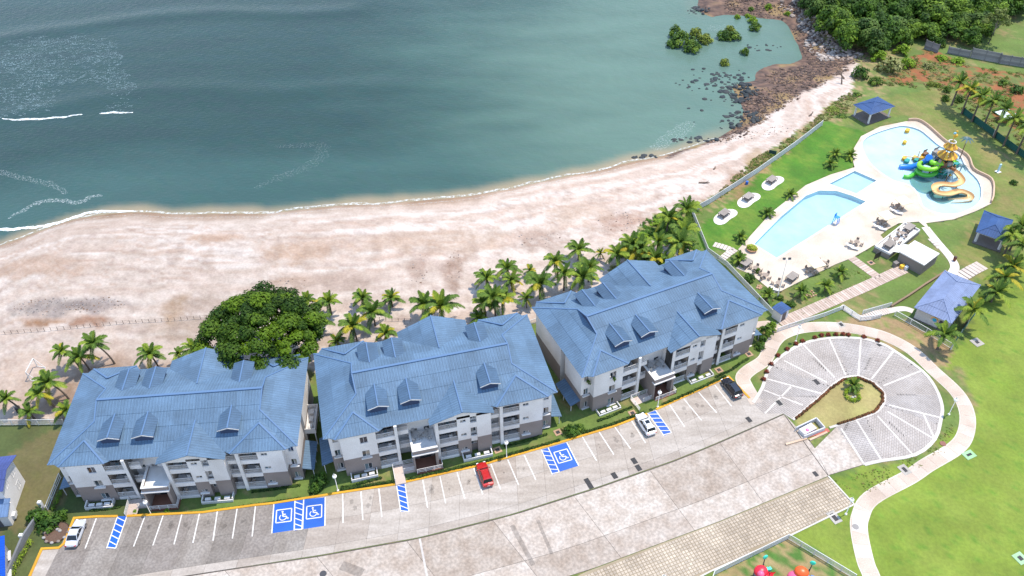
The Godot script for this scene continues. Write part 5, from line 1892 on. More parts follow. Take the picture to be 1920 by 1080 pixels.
func build_plants() -> void:
	make_fronds()
	var DG := Color(0.016, 0.046, 0.006)
	var MG := Color(0.075, 0.145, 0.014)
	var BG := Color(0.14, 0.225, 0.018)
	# the great round tree behind the left block
	var c0 := Vector3(-42.03,9,-105.37)
	var tr := thing("round_tree", "huge dark green round tree overhanging the left apartment roof from the beach side", "tree", Vector3(c0.x, 0, c0.z))
	var mb := MB.new()
	mb.tube(PackedVector3Array([Vector3(0, -0.5, 0), Vector3(0.2, 2.5, 0), Vector3(0, 6.5, 0.2)]), PackedFloat32Array([0.75, 0.55, 0.45]), 9)
	part("trunk", mb, worn("bark", L(0.12, 0.09, 0.065), 0.9, 0.9, 1.0), tr)
	var clumps := []
	for ring in [[8.0, 4.2, 22, 1.7], [10.3, 6.0, 26, 1.75], [8.2, 8.0, 22, 1.8], [5.4, 9.6, 14, 1.8], [2.2, 10.6, 7, 1.7], [9.6, 7.3, 12, 1.3], [6.5, 6.2, 12, 1.7], [3.5, 7.6, 9, 1.9], [0.6, 9.4, 3, 1.8], [11.0, 5.2, 9, 1.2]]:
		for i in ring[2]:
			var a: float = TAU * (i + rng.randf_range(-0.35, 0.35)) / ring[2]
			var r: float = ring[0] * rng.randf_range(0.8, 1.1)
			clumps.append([Vector3(cos(a) * r * 0.95, ring[1] + 2.7 + rng.randf_range(-0.8, 0.7), sin(a) * r * 0.85), ring[3] * rng.randf_range(0.65, 1.15), rng.randf()])
	for i in 9:
		var l := MB.new()
		var a := TAU * i / 9.0
		l.tube(PackedVector3Array([Vector3(0, 4.5, 0), Vector3(cos(a) * 3, 6.8, sin(a) * 2.5), Vector3(cos(a) * 7.0, 8.2, sin(a) * 5.6)]), PackedFloat32Array([0.32, 0.2, 0.06]), 6)
		part("limb", l, M["bark"], tr)
	partm("crown", foliage(clumps, 150, 0.25, Color(0.008, 0.030, 0.003), Color(0.080, 0.140, 0.007), 0.6), leafm("leaf"), tr)
	# coconut palms on the sand
	var G := "coconut palms on the sand behind the apartment blocks"
	var list := [
		[Vector2(-70.43,-106.72), 5.2, -2.0, 1.05, 0.25, "tall coconut palm leaning left over the sand behind the left block's corner"],
		[Vector2(-76.24,-105.84), 4.3, -1.6, 0.8, 0.35, "small yellowish palm farthest from the left block, nearest the goal frame"],
		[Vector2(-74.35,-105.28), 3.4, -0.6, 1.05, 0.3, "dark palm with drooping fronds just left of the tall leaning palm"],
		[Vector2(-62.08,-105.23), 3.8, -0.6, 1.0, 0.55, "palm with bright yellow lower fronds standing alone behind the left block"],
		[Vector2(-58.52,-106.94), 2.0, -0.2, 0.65, 0.3, "small dark palm between the lone yellow palm and the big tree"],
		[Vector2(-75.54,-98.64), 4.2, -2.0, 1.1, 0.3, "grey green palm leaning left beside the left block's hip end"],
		[Vector2(-77.13,-96.67), 3.6, -1.3, 0.85, 0.3, "slim palm leaning left next to the grey green palm"],
		[Vector2(-82.32,-95.98), 3.3, -1.4, 0.8, 0.25, "leftmost palm on the sand, a dark bin at its foot"],
		[Vector2(-79.59,-94.3), 1.8, -0.2, 0.75, 0.5, "low palm touching the white fence on the left"],
		[Vector2(-73.07,-94.38), 2.0, -0.6, 0.85, 0.75, "yellow fronded palm half hidden by the left block's eave"],
		[Vector2(-55.35,-106.34), 3.8, 0.0, 0.95, 0.45, "yellow green palm at the left edge of the big round tree"],
		[Vector2(-38.05,-119.1), 3.0, 0.0, 0.8, 0.25, "palm at the upper right edge of the big round tree"],
		[Vector2(-33.76,-118.4), 3.3, 0.0, 0.85, 0.08, "upright palm alone on pale sand right of the big round tree"],
		[Vector2(-34.86,-113.87), 2.8, 0.0, 0.9, 0.4, "palm at the lower right edge of the big round tree"],
		[Vector2(-27.61,-120.44), 2.2, -0.3, 0.8, 0.45, "yellow green palm at the back of the cluster behind the middle block"],
		[Vector2(-22.57,-120.3), 2.2, 0.0, 0.8, 0.55, "bright yellow green palm standing alone on the sand behind the middle block"],
		[Vector2(-25.24,-115.16), 3.4, -0.2, 1.05, 0.25, "bushy palm in the middle of the cluster behind the middle block"],
		[Vector2(-28.08,-111.08), 4.0, -0.3, 1.15, 0.35, "largest palm behind the middle block's left corner"],
		[Vector2(-22.87,-110.95), 2.2, 0.2, 0.8, 0.5, "short palm hugging the middle block's eave"],
		[Vector2(-31.35,-109.68), 1.6, 0.0, 0.7, 0.4, "low palm between the left and middle roofs"],
		[Vector2(-12.88,-115.26), 4.6, 0.0, 1.35, 0.18, "broad dark palm directly behind the middle block's rear gable"],
		[Vector2(-15.92,-116.77), 3.8, -0.2, 1.05, 0.3, "palm at the left flank of the broad dark palm"],
		[Vector2(-4.62,-125.12), 2.6, -0.2, 0.95, 0.15, "green palm at the sand edge, left of the four palm row"],
		[Vector2(-0.9,-127.84), 2.6, 0.0, 0.95, 0.1, "farthest palm out on the sand between the middle and right blocks"],
		[Vector2(-0.01,-124.53), 2.4, -0.1, 0.85, 0.4, "small palm right of the sand edge pair"],
		[Vector2(-3.16,-116.72), 5.2, -0.3, 1.1, 0.35, "tall palm with a clear dark trunk between the middle and right blocks"],
		[Vector2(-4.95,-117.05), 3.4, -0.3, 0.9, 0.65, "yellowing palm left of the tall clear trunked palm"],
		[Vector2(-1.88,-117.26), 4.2, 0.1, 1.0, 0.8, "strongly yellow palm right of the tall clear trunked palm"],
		[Vector2(-6.11,-115.22), 1.4, 0.0, 0.75, 0.4, "low palm just behind the middle block's right rear corner"],
		[Vector2(5.22,-121.79), 3.8, 0.0, 1.2, 0.3, "wide palm behind the right block's rear left corner"],
		[Vector2(2.63,-119.32), 2.4, 0.0, 0.65, 1.0, "thin all yellow palm left of the wide palm"],
		[Vector2(3.48,-128.52), 1.4, 0.0, 0.6, 0.75, "tiny pale palm out on the sand near the right block"],
		[Vector2(8.95,-127.25), 4.6, -0.6, 0.95, 0.3, "palm with a bare trunk at the seaward side of the right block"],
		[Vector2(13.3,-133.14), 2.6, 0.0, 1.0, 0.05, "dark upright palm farthest out behind the right block"],
		[Vector2(9.9,-123.94), 4.4, 0.0, 0.95, 0.2, "slender palm behind the right block, between two wide ones"],
		[Vector2(13.21,-123.09), 4.2, 0.0, 1.2, 0.25, "large spreading palm touching the right block's rear dormers"],
		[Vector2(14.8,-126.45), 3.6, 0.0, 1.0, 0.4, "yellow tipped palm behind the large spreading palm"],
		[Vector2(17.68,-133.35), 1.5, 0.0, 0.45, 1.0, "tiny yellow palm left of the dense grove"],
		[Vector2(20.86,-131.11), 3.0, -0.3, 1.0, 0.4, "palm at the left end of the dense grove by the lawn"],
		[Vector2(23.52,-133.18), 3.6, 0.0, 1.15, 0.12, "dark green palm with tall fronds in the dense grove"],
		[Vector2(24.73,-132.65), 3.0, 0.4, 1.15, 0.25, "palm leaning right in the dense grove"],
		[Vector2(29.18,-134.87), 2.9, 0.0, 1.0, 0.25, "palm in the middle of the dense grove"],
		[Vector2(33.14,-132.74), 4.3, 0.0, 1.25, 0.45, "palm with yellow hanging fronds at the grove's right end"],
		[Vector2(36.36,-143.47), 4.4, -0.3, 1.15, 0.2, "tallest palm of the grove, beside the end of the white fence"],
		[Vector2(32.23,-141.78), 3.6, 0.0, 1.05, 0.2, "dark palm left of the tallest grove palm"],
		[Vector2(34.52,-136.77), 3.9, 0.0, 1.2, 0.2, "dark palm in front of the tallest grove palm"],
		[Vector2(28.06,-130.57), 2.2, 0.0, 1.1, 0.9, "low yellow palm at the right block's rear gable"],
		[Vector2(29.86,-129.87), 1.8, 0.0, 0.9, 0.2, "low dark palm at the right block's rear gable"]]
	for q in list:
		palm("coconut_palm", g3(q[0]), q[1] + 0.2, Vector3(q[2], 0, 0.1), q[3] * (0.82 if q[0].x < -55.0 else 0.90), q[4] * 0.6, 18 if q[3] > 0.7 else 11, q[5], G, 0.13 if q[3] > 0.7 else 0.08)
	# the row along the green screen and the ones by the clubhouse
	var RG := "tall palms in a row along the green screen"
	var row := [[Vector2(110.35,-190.62), 6.6, "first palm of the row, at the far end of the green screen", 0.5], [Vector2(111.3,-186.69), 6.9, "yellow headed palm, second of the row along the green screen", 0.95], [Vector2(112.22,-182.86), 7.0, "third palm from the far end of the green screen row", 0.2], [Vector2(113.67,-179.84), 7.4, "fourth palm from the far end of the green screen row", 0.1], [Vector2(114.37,-175.49), 7.6, "palm in the screen row standing before the white parasol", 0.35], [Vector2(114.99,-171.73), 7.4, "yellow green palm right of the white parasol in the screen row", 0.7], [Vector2(116.64,-168.48), 7.4, "last palm of the screen row, at the right picture edge", 0.4], [Vector2(118.37,-165.32), 7.0, "palm just past the right picture edge beyond the screen row", 0.3]]
	for q in row:
		palm("tall_palm", g3(q[0]), q[1], Vector3(0.15, 0, 0), 0.92, q[3], 15, q[2], RG, 0.17)
	var near := [[Vector2(99.56,-133.51), 6.2, 0.05, "dark palm covering the right corner of the right hand pavilion"], [Vector2(97.8,-128.59), 5.6, 0.05, "dark palm just below the right hand pavilion"], [Vector2(97.82,-132.21), 5.0, 0.05, "dark palm overhanging the pavilion's floor"], [Vector2(96.2,-126.39), 2.2, 0.25, "green palm at the top of the broad steps"], [Vector2(92.63,-122.43), 2.8, 0.5, "yellow green palm right of the broad steps"], [Vector2(89.47,-118.6), 2.6, 0.3, "palm shading the clubhouse roof's right corner"], [Vector2(81.85,-112.06), 4.4, 0.35, "tall palm casting its shadow on the clubhouse roof"], [Vector2(74.83,-106.56), 3.9, 0.3, "lone palm in front of the clubhouse, nearest the circle path"]]
	for q in near:
		palm("garden_palm", g3(q[0]), q[1], Vector3(0.2, 0, 0), 0.95, q[2], 15, q[3], "palms round the clubhouse and right pavilion", 0.15)
	var small := [[Vector2(74.8,-168.54), 1.0, "left of two small palms by the splash pool's deck"], [Vector2(78,-167.76), 1.0, "right of two small palms by the splash pool's deck"], [Vector2(72.58,-164.64), 0.9, "small palm below the pair by the splash pool"], [Vector2(60.57,-153), 0.8, "small palm on the lawn beside the swimming pool's far curve"], [Vector2(54.11,-146.64), 0.8, "small palm on the lawn midway along the swimming pool"], [Vector2(46.78,-138.5), 0.9, "small palm on the lawn at the swimming pool's near end"], [Vector2(44.87,-131.41), 1.2, "palm with yellow tips beside the pool planter"], [Vector2(59.44,-122.43), 1.5, "dark small palm in the middle of the pool garden strip"], [Vector2(63.39,-126.51), 1.3, "small palm near the walkway branch in the pool garden"], [Vector2(54.41,-121.05), 1.5, "small palm left of the orange stones in the pool garden"], [Vector2(47.96,-120.62), 1.3, "small palm at the floodlight's foot in the pool garden"], [Vector2(57.17,-97.81), 1.0, "young palm behind the ring hedge in the circle garden"]]
	for q in small:
		palm("small_palm", g3(q[0]), q[1], Vector3.ZERO, 0.56, 0.0, 19, q[2], "small palms of the pool garden", 0.09)
	# woodland and shrubs: a few shapes, each shared by many plants
	var crowns := []
	for k in 5:
		crowns.append(foliage(dome(16, 3.1, 3.6, 1.35, 2.2), 78, 0.34, [DG, DG, Color(0.02, 0.05, 0.008), Color(0.03, 0.07, 0.008), DG][k], [MG, Color(0.065, 0.13, 0.012), BG, Color(0.12, 0.20, 0.016), Color(0.075, 0.125, 0.02)][k], 0.8))
	var low := []
	for k in 6:
		low.append(foliage(dome(9, 0.75, 0.85, 0.42, 0.15), 330, 0.13, [Color(0.015, 0.042, 0.006), Color(0.03, 0.068, 0.008), Color(0.07, 0.10, 0.012), Color(0.10, 0.12, 0.03), Color(0.06, 0.13, 0.008), Color(0.05, 0.03, 0.01)][k], [Color(0.06, 0.12, 0.014), Color(0.13, 0.20, 0.022), Color(0.20, 0.24, 0.035), Color(0.24, 0.24, 0.09), Color(0.20, 0.30, 0.02), Color(0.24, 0.045, 0.03)][k], 0.9))
	var wood := P("91,-253.2 90.5,-230.8 94.1,-220.8 100,-217.5 105.5,-221.8 110.1,-221.6 116.6,-225.3 125.4,-222.9 130,-223.4 137.5,-229.8 144.5,-237.9 150.7,-241.2 160.2,-246.4 174.5,-276.6 92.6,-280.5 91,-267.5")
	var lo := Vector2(1e9, 1e9)
	var hi := -lo
	for p in wood:
		lo = lo.min(p)
		hi = hi.max(p)
	var y := lo.y
	var seen := 0
	while y < hi.y:
		var x := lo.x + rng.randf() * 3.0
		while x < hi.x:
			var p := Vector2(x + rng.randf_range(-1.2, 1.2), y + rng.randf_range(-1.2, 1.2))
			x += rng.randf_range(4.0, 5.6)
			if not Geometry2D.is_point_in_polygon(p, wood):
				continue
			var k := rng.randi() % 5
			var t := thing("woodland_tree", ["deep green tree packed into the dense wood above the beach end", "mid green tree packed into the dense wood above the beach end", "fresh green tree packed into the dense wood above the beach end", "yellow green tree packed into the dense wood above the beach end", "olive tree packed into the dense wood above the beach end"][k], "tree", g3(p, -0.5), rng.randf() * TAU, ["deep green woodland trees", "mid green woodland trees", "fresh green woodland trees", "yellow green woodland trees", "olive woodland trees"][k])
			var m := MB.new()
			m.tube(PackedVector3Array([Vector3(0, -0.5, 0), Vector3(0.1, 4.2, 0.1)]), PackedFloat32Array([0.22, 0.1]), 6)
			part("trunk", m, M["bark"], t)
			var f := partm("crown", crowns[k], leafm("leaf"), t)
			f.scale = Vector3.ONE * rng.randf_range(0.75, 1.25) * Vector3(1, rng.randf_range(0.8, 1.25), 1)
			seen += 1
		y += 4.4
	# the thin tree with the pale trunk
	var pt := g3(Vector2(133.64,-223.9))
	var th := thing("thin_tree", "sparse olive tree with a slender pale trunk beyond the concrete wall", "tree", pt)
	mb = MB.new()
	mb.tube(PackedVector3Array([Vector3(0, -0.5, 0), Vector3(0.4, 4, 0), Vector3(0.3, 7.5, 0)]), PackedFloat32Array([0.24, 0.17, 0.08]), 7)
	for i in 5:
		mb.tube(PackedVector3Array([Vector3(0.35, 4.5 + i * 0.5, 0), Vector3(0.3 + 2.2 * cos(i * 2.4), 7.0 + i * 0.3, 2.2 * sin(i * 2.4))]), PackedFloat32Array([0.09, 0.03]), 5)
	part("trunk", mb, worn("pale_bark", L(0.32, 0.28, 0.22), 0.9, 0.9), th)
	partm("crown", foliage(dome(15, 3.2, 3.2, 0.95, 6.2), 70, 0.28, Color(0.05, 0.075, 0.015), Color(0.14, 0.17, 0.04), 0.8), leafm("leaf"), th)
	# shrubs: place, size, height, kind, label
	for q in [[Vector2(101.13,-208.91), 5.0, 4.6, 3, "pale silvery grass mound beside the wood's lower edge"], [Vector2(106.43,-211.1), 3.2, 3.0, 4, "bright green bush at the right of the silvery mound"], [Vector2(100.09,-215.64), 3.4, 3.0, 4, "bright green bush above the silvery mound"], [Vector2(92.3,-206), 3.3, 3.6, 0, "dark green bush at the beach end, left of the silvery mound"], [Vector2(94.97,-202.15), 2.6, 2.4, 1, "mid green bush below the silvery mound"], [Vector2(107.8,-219.11), 3.4, 3.0, 4, "light green bush against the wood, above the red soil"], [Vector2(119.61,-222.5), 2.2, 3.2, 0, "dark narrow bush standing in the gap of the concrete wall"], [Vector2(109.07,-201.05), 1.5, 1.2, 2, "left of two yellow green tufts below the red soil"], [Vector2(110.49,-200.44), 1.4, 1.2, 2, "right of two yellow green tufts below the red soil"], [Vector2(111.54,-210.3), 2.2, 1.8, 3, "dry grass clump on the red soil"], [Vector2(111.86,-197.59), 1.8, 2.0, 1, "green shrub before the first palm of the screen row"], [Vector2(109.8,-193.31), 1.7, 1.8, 1, "lower green shrub before the first palm of the screen row"], [Vector2(113.02,-192.65), 1.8, 1.8, 0, "dark shrub behind the first two screen palms"], [Vector2(118.83,-195.68), 3.0, 2.6, 0, "dark shrub mass behind the screen's middle palms"], [Vector2(119.22,-190.83), 2.6, 2.2, 4, "bright shrub behind the screen's middle palms"], [Vector2(123.15,-190.69), 2.6, 2.4, 2, "yellow green shrub left of the white parasol"], [Vector2(119.8,-186.64), 1.8, 1.4, 1, "small shrub under the white parasol's left side"], [Vector2(129.27,-196.94), 3.0, 2.2, 0, "dark shrub at the right edge below the concrete wall"], [Vector2(127.61,-200.92), 2.4, 1.6, 1, "low green shrub below the red soil bank"], [Vector2(123.29,-180.73), 2.4, 2.0, 2, "yellow green shrub right of the last screen palms"], [Vector2(120.7,-212.98), 3.0, 1.6, 4, "low bright green scrub at the wall's foot"], [Vector2(117.17,-214.97), 2.6, 1.6, 4, "low bright green scrub left at the wall's foot"], [Vector2(110.54,-156.45), 1.3, 1.3, 0, "dark round bush alone at the right edge of the splash pool lawn"], [Vector2(85.08,-192.34), 2.2, 0.7, 3, "dry grassy tussock on the beach edge left of the far pavilion"], [Vector2(80.54,-189.6), 2.4, 0.8, 2, "olive tussock on the beach edge below the driftwood"], [Vector2(77.16,-185.61), 1.8, 0.7, 3, "dry tussock at the far end of the white fence"], [Vector2(88.6,-196.8), 2.0, 0.9, 1, "green tussock between the dark bush and the far pavilion"], [Vector2(81.73,-186.47), 2.0, 0.6, 1, "low dark scrub left of the far pavilion's floor"], [Vector2(45.92,-126.06), 1.7, 1.9, 0, "large dark bush at the right block's end beside the pool deck"], [Vector2(47.99,-128.39), 1.2, 1.3, 1, "green bush behind the large dark bush by the pool deck"], [Vector2(50.46,-120.55), 1.2, 1.2, 1, "bright bush right of the floodlight's foot"], [Vector2(52.01,-118.73), 1.5, 1.3, 0, "dark bush behind the little kiosk roof"], [Vector2(49.33,-118.36), 1.0, 0.9, 4, "yellow green bush at the kiosk's upper corner"], [Vector2(45.11,-110.41), 2.3, 3.4, 1, "tall bushy palm like shrub at the right end of the right block"], [Vector2(46.8,-112.29), 1.5, 2.2, 4, "lighter leaves beside the tall shrub at the right block's end"], [Vector2(43.74,-107.75), 1.6, 1.4, 0, "dark low shrub in front of the tall shrub at the right block's end"], [Vector2(9.14,-89.32), 2.0, 2.2, 0, "large dark bush in front of the gap between the middle and right blocks"], [Vector2(10.47,-89.94), 1.5, 1.6, 1, "lighter bush right of the large dark one by the parking"], [Vector2(-30.12,-80.53), 2.2, 3.0, 0, "tall dark bush in front of the gap between the left and middle blocks"], [Vector2(-30.78,-79.56), 1.6, 1.8, 0, "lower dark bush beside the tall one between the left and middle blocks"], [Vector2(8.14,-90), 1.0, 0.8, 3, "reddish low plant at the foot of the gap bush"], [Vector2(-69.23,-73.78), 2.8, 2.6, 0, "dark spreading bush left of the rock bed at the lot's left end"], [Vector2(-71.46,-75.02), 2.2, 2.4, 0, "dark bush left of the spreading bush by the wall"], [Vector2(-68.23,-75.32), 1.8, 2.0, 0, "dark bush right of the rock bed, near the silver car"], [Vector2(-57.38,-76.3), 0.7, 0.6, 4, "small round bush at the left entrance ramp"], [Vector2(-52.7,-76.48), 0.7, 0.6, 4, "small round bush at the left entrance steps"], [Vector2(23.22,-100.1), 1.1, 1.3, 0, "dark bush left of the right block's porch"], [Vector2(27.01,-139.79), 2.6, 1.0, 4, "bright green creeper patch on the sand beside the palm grove"], [Vector2(30.93,-144.37), 2.6, 1.0, 4, "bright green creeper patch behind the grove palms"], [Vector2(34.26,-146.49), 2.2, 0.9, 1, "green creeper patch near the white fence's near end"], [Vector2(38.93,-148.81), 1.8, 0.8, 4, "creeper strip along the near end of the white fence"], [Vector2(20.01,-129.99), 1.6, 0.9, 3, "dry yellow scrub at the left end of the palm grove"], [Vector2(15.27,-123.34), 1.6, 0.9, 4, "low green plant beside the right block's rear"], [Vector2(67.52,-127.51), 0.4, 0.4, 2, "orange flowering plant in the pool garden"]]:
		bush(g3(q[0], -0.15), low[q[3]], Vector3(q[1] * 0.72, q[2] * 0.72, q[1] * 0.72), q[4])
	# mangroves standing in the shallows
	for q in [[Vector2(50.05,-231.74), 4.2, 4.0, 1, "largest mangrove clump, at the lower middle of the island"], [Vector2(52.45,-227.86), 3.4, 3.2, 1, "mangrove clump on the island's lower right"], [Vector2(48.81,-237.09), 2.6, 3.6, 1, "mangrove clump at the island's upper left"], [Vector2(47.05,-231.07), 2.4, 2.4, 0, "mangrove clump at the island's left edge"], [Vector2(54.65,-236.74), 2.4, 2.6, 2, "olive mangrove clump at the island's upper right"], [Vector2(56.85,-233.15), 2.6, 2.4, 2, "olive mangrove clump at the island's right edge"], [Vector2(62.83,-235.56), 2.9, 2.6, 0, "left half of the round mangrove islet"], [Vector2(65.37,-235), 3.0, 2.4, 1, "right half of the round mangrove islet"], [Vector2(64.89,-238.35), 2.2, 2.4, 2, "olive top of the round mangrove islet"], [Vector2(66.61,-225.35), 1.7, 2.2, 1, "small lone mangrove below the round islet"], [Vector2(59.69,-219.23), 1.7, 1.8, 2, "small olive mangrove nearest the beach"], [Vector2(73.01,-240.67), 2.4, 2.6, 1, "mangrove near the rocks, lower of the pair"], [Vector2(73.37,-245.59), 2.0, 2.0, 4, "mangrove near the rocks, upper of the pair"], [Vector2(79.37,-252.71), 1.5, 1.6, 4, "bright mangrove among the upper rocks"], [Vector2(69.36,-248.73), 1.3, 1.4, 4, "small mangrove on the mud edge, left one"], [Vector2(72.72,-249.56), 1.4, 1.2, 4, "small mangrove on the mud edge, right one"], [Vector2(84.38,-249.01), 1.3, 1.2, 4, "small mangrove at the foot of the wood"], [Vector2(74.27,-252.87), 1.3, 1.2, 1, "dark small mangrove on the upper rocks"]]:
		var p := g3(q[0])
		p.y = maxf(p.y, SEA) - 0.35
		bush(p, low[q[3]], Vector3(q[1] * 0.86, q[2] * 0.88, q[1] * 0.86), q[4], "mangrove", "mangrove", "mangroves in the shallows")
	# hedges
	var HD := Color(0.010, 0.028, 0.006)
	var HL := Color(0.045, 0.085, 0.014)
	for q in [[P("-57.7,-75.5 -47,-75.8 -39.6,-77 -32.6,-78.1"), "low dark hedge behind the kerb in front of the left block"], [P("-26.6,-79.1 -18.8,-80.4"), "low dark hedge behind the kerb left of the middle block's ramp"], [P("-16.5,-80.8 -5.9,-83.5 1.2,-85.8 7.2,-87.8"), "low dark hedge behind the kerb right of the middle block's ramp"], [P("11.2,-89.3 16.3,-91 21.4,-93.3"), "low dark hedge behind the kerb left of the right block's ramp"], [P("24.5,-94.8 30.3,-97.7 36.4,-101"), "low dark hedge behind the kerb right of the right block's ramp"]]:
		hedge(q[0], 0.55, 0.45, q[1], HD, HL)
	for q in [[P("-26.7,-79.5 -25.1,-79.8 -20.7,-81.2"), "dark hedge at the foot of the middle block's left bay"], [P("13.6,-91.7 15.4,-92.4 19.6,-94.6"), "dark hedge at the foot of the right block's left bay"], [P("-1.7,-86.8 1.7,-87.8 5.2,-89.1"), "dark hedge at the foot of the middle block's right bay"], [P("34.5,-100.8 37.5,-102.4 41.2,-105.2"), "dark hedge at the foot of the right block's right bay"], [P("-64.5,-76.7 -61.7,-76.9 -59.9,-77.3"), "dark hedge at the foot of the left block's left bay"], [P("-40.6,-79.5 -36.6,-80 -33.4,-80.6"), "dark hedge at the foot of the left block's right bay"]]:
		hedge(q[0], 0.5, 0.4, q[1], HD, HL, -0.1)
	hedge(P("-69.9,-81.9 -69.9,-79 -69.9,-76.6"), 0.9, 0.8, "clipped green hedge along the white fence left of the left block", Color(0.04, 0.09, 0.008), Color(0.12, 0.20, 0.015))
	hedge(P("-70.7,-71.1 -71,-68.5 -71.2,-65.7 -71.1,-63.9"), 0.9, 0.9, "yellow green clipped hedge along the boundary wall at the lower left", Color(0.07, 0.12, 0.008), Color(0.20, 0.26, 0.02))
	var ring := PackedVector2Array()
	var rc := Vector2(56.54,-96.04)
	for i in 17:
		ring.append(rc + Vector2(cos(TAU * i / 16.0) * 1.15, sin(TAU * i / 16.0) * 1.15))
	hedge(ring, 0.75, 0.7, "clipped ring hedge with white stones in the circle garden", Color(0.07, 0.14, 0.006), Color(0.24, 0.33, 0.015), 0.0, "ring_hedge")
	hedge(P("45.9,-91.4 47.2,-92.4 51,-95.5 53.4,-97.7 56.2,-99.7 58.9,-100.1 60.8,-98.8 61.8,-96.6 61.2,-94.6 59.3,-92.6 55.8,-91.2 52.3,-90"), 0.45, 0.42, "red brown hedge round the edge of the circle garden", Color(0.05, 0.03, 0.012), Color(0.20, 0.075, 0.03))
	var reds := P("42.7,-100.1 43.6,-101.8 44.8,-103.6 46.5,-105.6 48.5,-107.1 50.4,-108.4 51.7,-109 54.1,-109.9 55.5,-110.4 56.7,-110.5 58.1,-110.6 59.4,-110.6 60.3,-110.4 62.9,-109.8 65,-108.8")
	for i in reds.size():
		bush(g3(reds[i], -0.05), low[5], Vector3(0.5, 0.55, 0.5), "%s small red leaved shrub along the circle's far rim, counted from the parking side" % ["first", "second", "third", "fourth", "fifth", "sixth", "seventh", "eighth", "ninth", "tenth", "eleventh", "twelfth", "thirteenth", "fourteenth", "fifteenth"][i], "red_shrub", "shrub", "red leaved shrubs along the circle's far rim")

	for q in [[Vector3(-12.2, 6.55, 9.55), "trailing plant in the top window box of the right block's left bay"], [Vector3(-16.3, 6.55, 8.35), "trailing plant at the top corner window of the right block"], [Vector3(10.6, 0.75, 8.6), "leafy pot plant on the lowest right balcony of the right block"]]:
		bush(Transform3D(Basis(Vector3.UP, 0.42425), Vector3(23.45, -0.3, -108.68)) * q[0], low[1], Vector3(0.5, 0.6, 0.35), q[1], "balcony_plant", "plant")

	# ground cover: small tufts nobody could count
	var tuft := foliage([[Vector3(0, 0.22, 0), 0.42, 0.5], [Vector3(0.28, 0.15, 0.1), 0.3, 0.7], [Vector3(-0.2, 0.15, 0.22), 0.3, 0.3]], 150, 0.13, Color(0.45, 0.45, 0.45), Color(1, 1, 1), 0.9)
	var dry := [Color(0.30, 0.23, 0.09), Color(0.20, 0.21, 0.05), Color(0.10, 0.17, 0.02), Color(0.24, 0.20, 0.08), Color(0.14, 0.20, 0.03)]
	var lush := [Color(0.07, 0.17, 0.012), Color(0.10, 0.20, 0.015), Color(0.05, 0.13, 0.01)]
	for q in [["scrub", P("95.7,-204.4 100.1,-207.2 107.9,-215.3 114.5,-219.5 117.9,-218.7 121.4,-213 128.3,-209 140.2,-204.2 119.9,-161.4 116.9,-168 115.4,-177.4 113.2,-184.3 111.7,-188.7 109.3,-192.8 107.2,-199.7 100.8,-199.1"), 1100, dry, 0.5, 1.3, "low mixed scrub and dry grass on the red bank by the screen"], ["beach_scrub", P("55.7,-168 61.9,-173.3 68.2,-178.5 75.2,-185.7 81.1,-192.5 87,-198.5 87.9,-194.9 81.7,-185.4 76.9,-184.6 67.2,-174.8 59,-166.6 52.8,-160.4 44.8,-152.5 38.9,-148.8 45.2,-154.9"), 900, dry, 0.35, 0.9, "dry tussock strip along the back of the beach by the white fence"], ["creeper", P("19.4,-135 24.4,-140.9 28.9,-146.3 34.4,-148.8 38.9,-149.8 37.5,-140.5 38.3,-135.3 30.8,-132.1 23.4,-132.4"), 520, lush, 0.5, 1.1, "green creeper and undergrowth beneath the palm grove"], ["verge_weeds", P("48.5,-79.5 55.5,-81.1 64.4,-84 69.8,-89.2 72.4,-93.7 71.5,-89.2 67.3,-83.9 60.1,-80 52.3,-76.3 50.6,-75.9"), 260, [Color(0.12, 0.20, 0.02), Color(0.25, 0.22, 0.07)], 0.14, 0.36, "patchy grass tufts on the verge between circle and footpath"], ["garden_cover", P("48.4,-116.9 51.3,-120.5 58.3,-124.1 66,-129.5 70.2,-126.2 60,-119.5 51.8,-114.7"), 260, [Color(0.12, 0.20, 0.02), Color(0.25, 0.22, 0.07)], 0.12, 0.32, "patchy grass tufts in the pool garden strip"]]:
		var lo2 := Vector2(1e9, 1e9)
		var hi2 := -lo2
		for p in q[1]:
			lo2 = lo2.min(p)
			hi2 = hi2.max(p)
		var places: Array[Transform3D] = []
		var tint := PackedColorArray()
		var tries := 0
		while places.size() < q[2] and tries < 60000:
			tries += 1
			var p := Vector2(rng.randf_range(lo2.x, hi2.x), rng.randf_range(lo2.y, hi2.y))
			if not Geometry2D.is_point_in_polygon(p, q[1]) or nz(p.x * 0.16, p.y * 0.16) < -0.12:
				continue
			var s: float = rng.randf_range(q[4], q[5])
			places.append(Transform3D(Basis(Vector3.UP, rng.randf() * TAU).scaled(Vector3(s, s * rng.randf_range(0.5, 1.1), s)), g3(p, -0.03)))
			var c: Color = q[3][rng.randi() % q[3].size()]
			tint.append(c * rng.randf_range(0.8, 1.4))
		scatter(q[0], tuft, places, tint, leafm("leaf"), self, q[6], "ground cover")

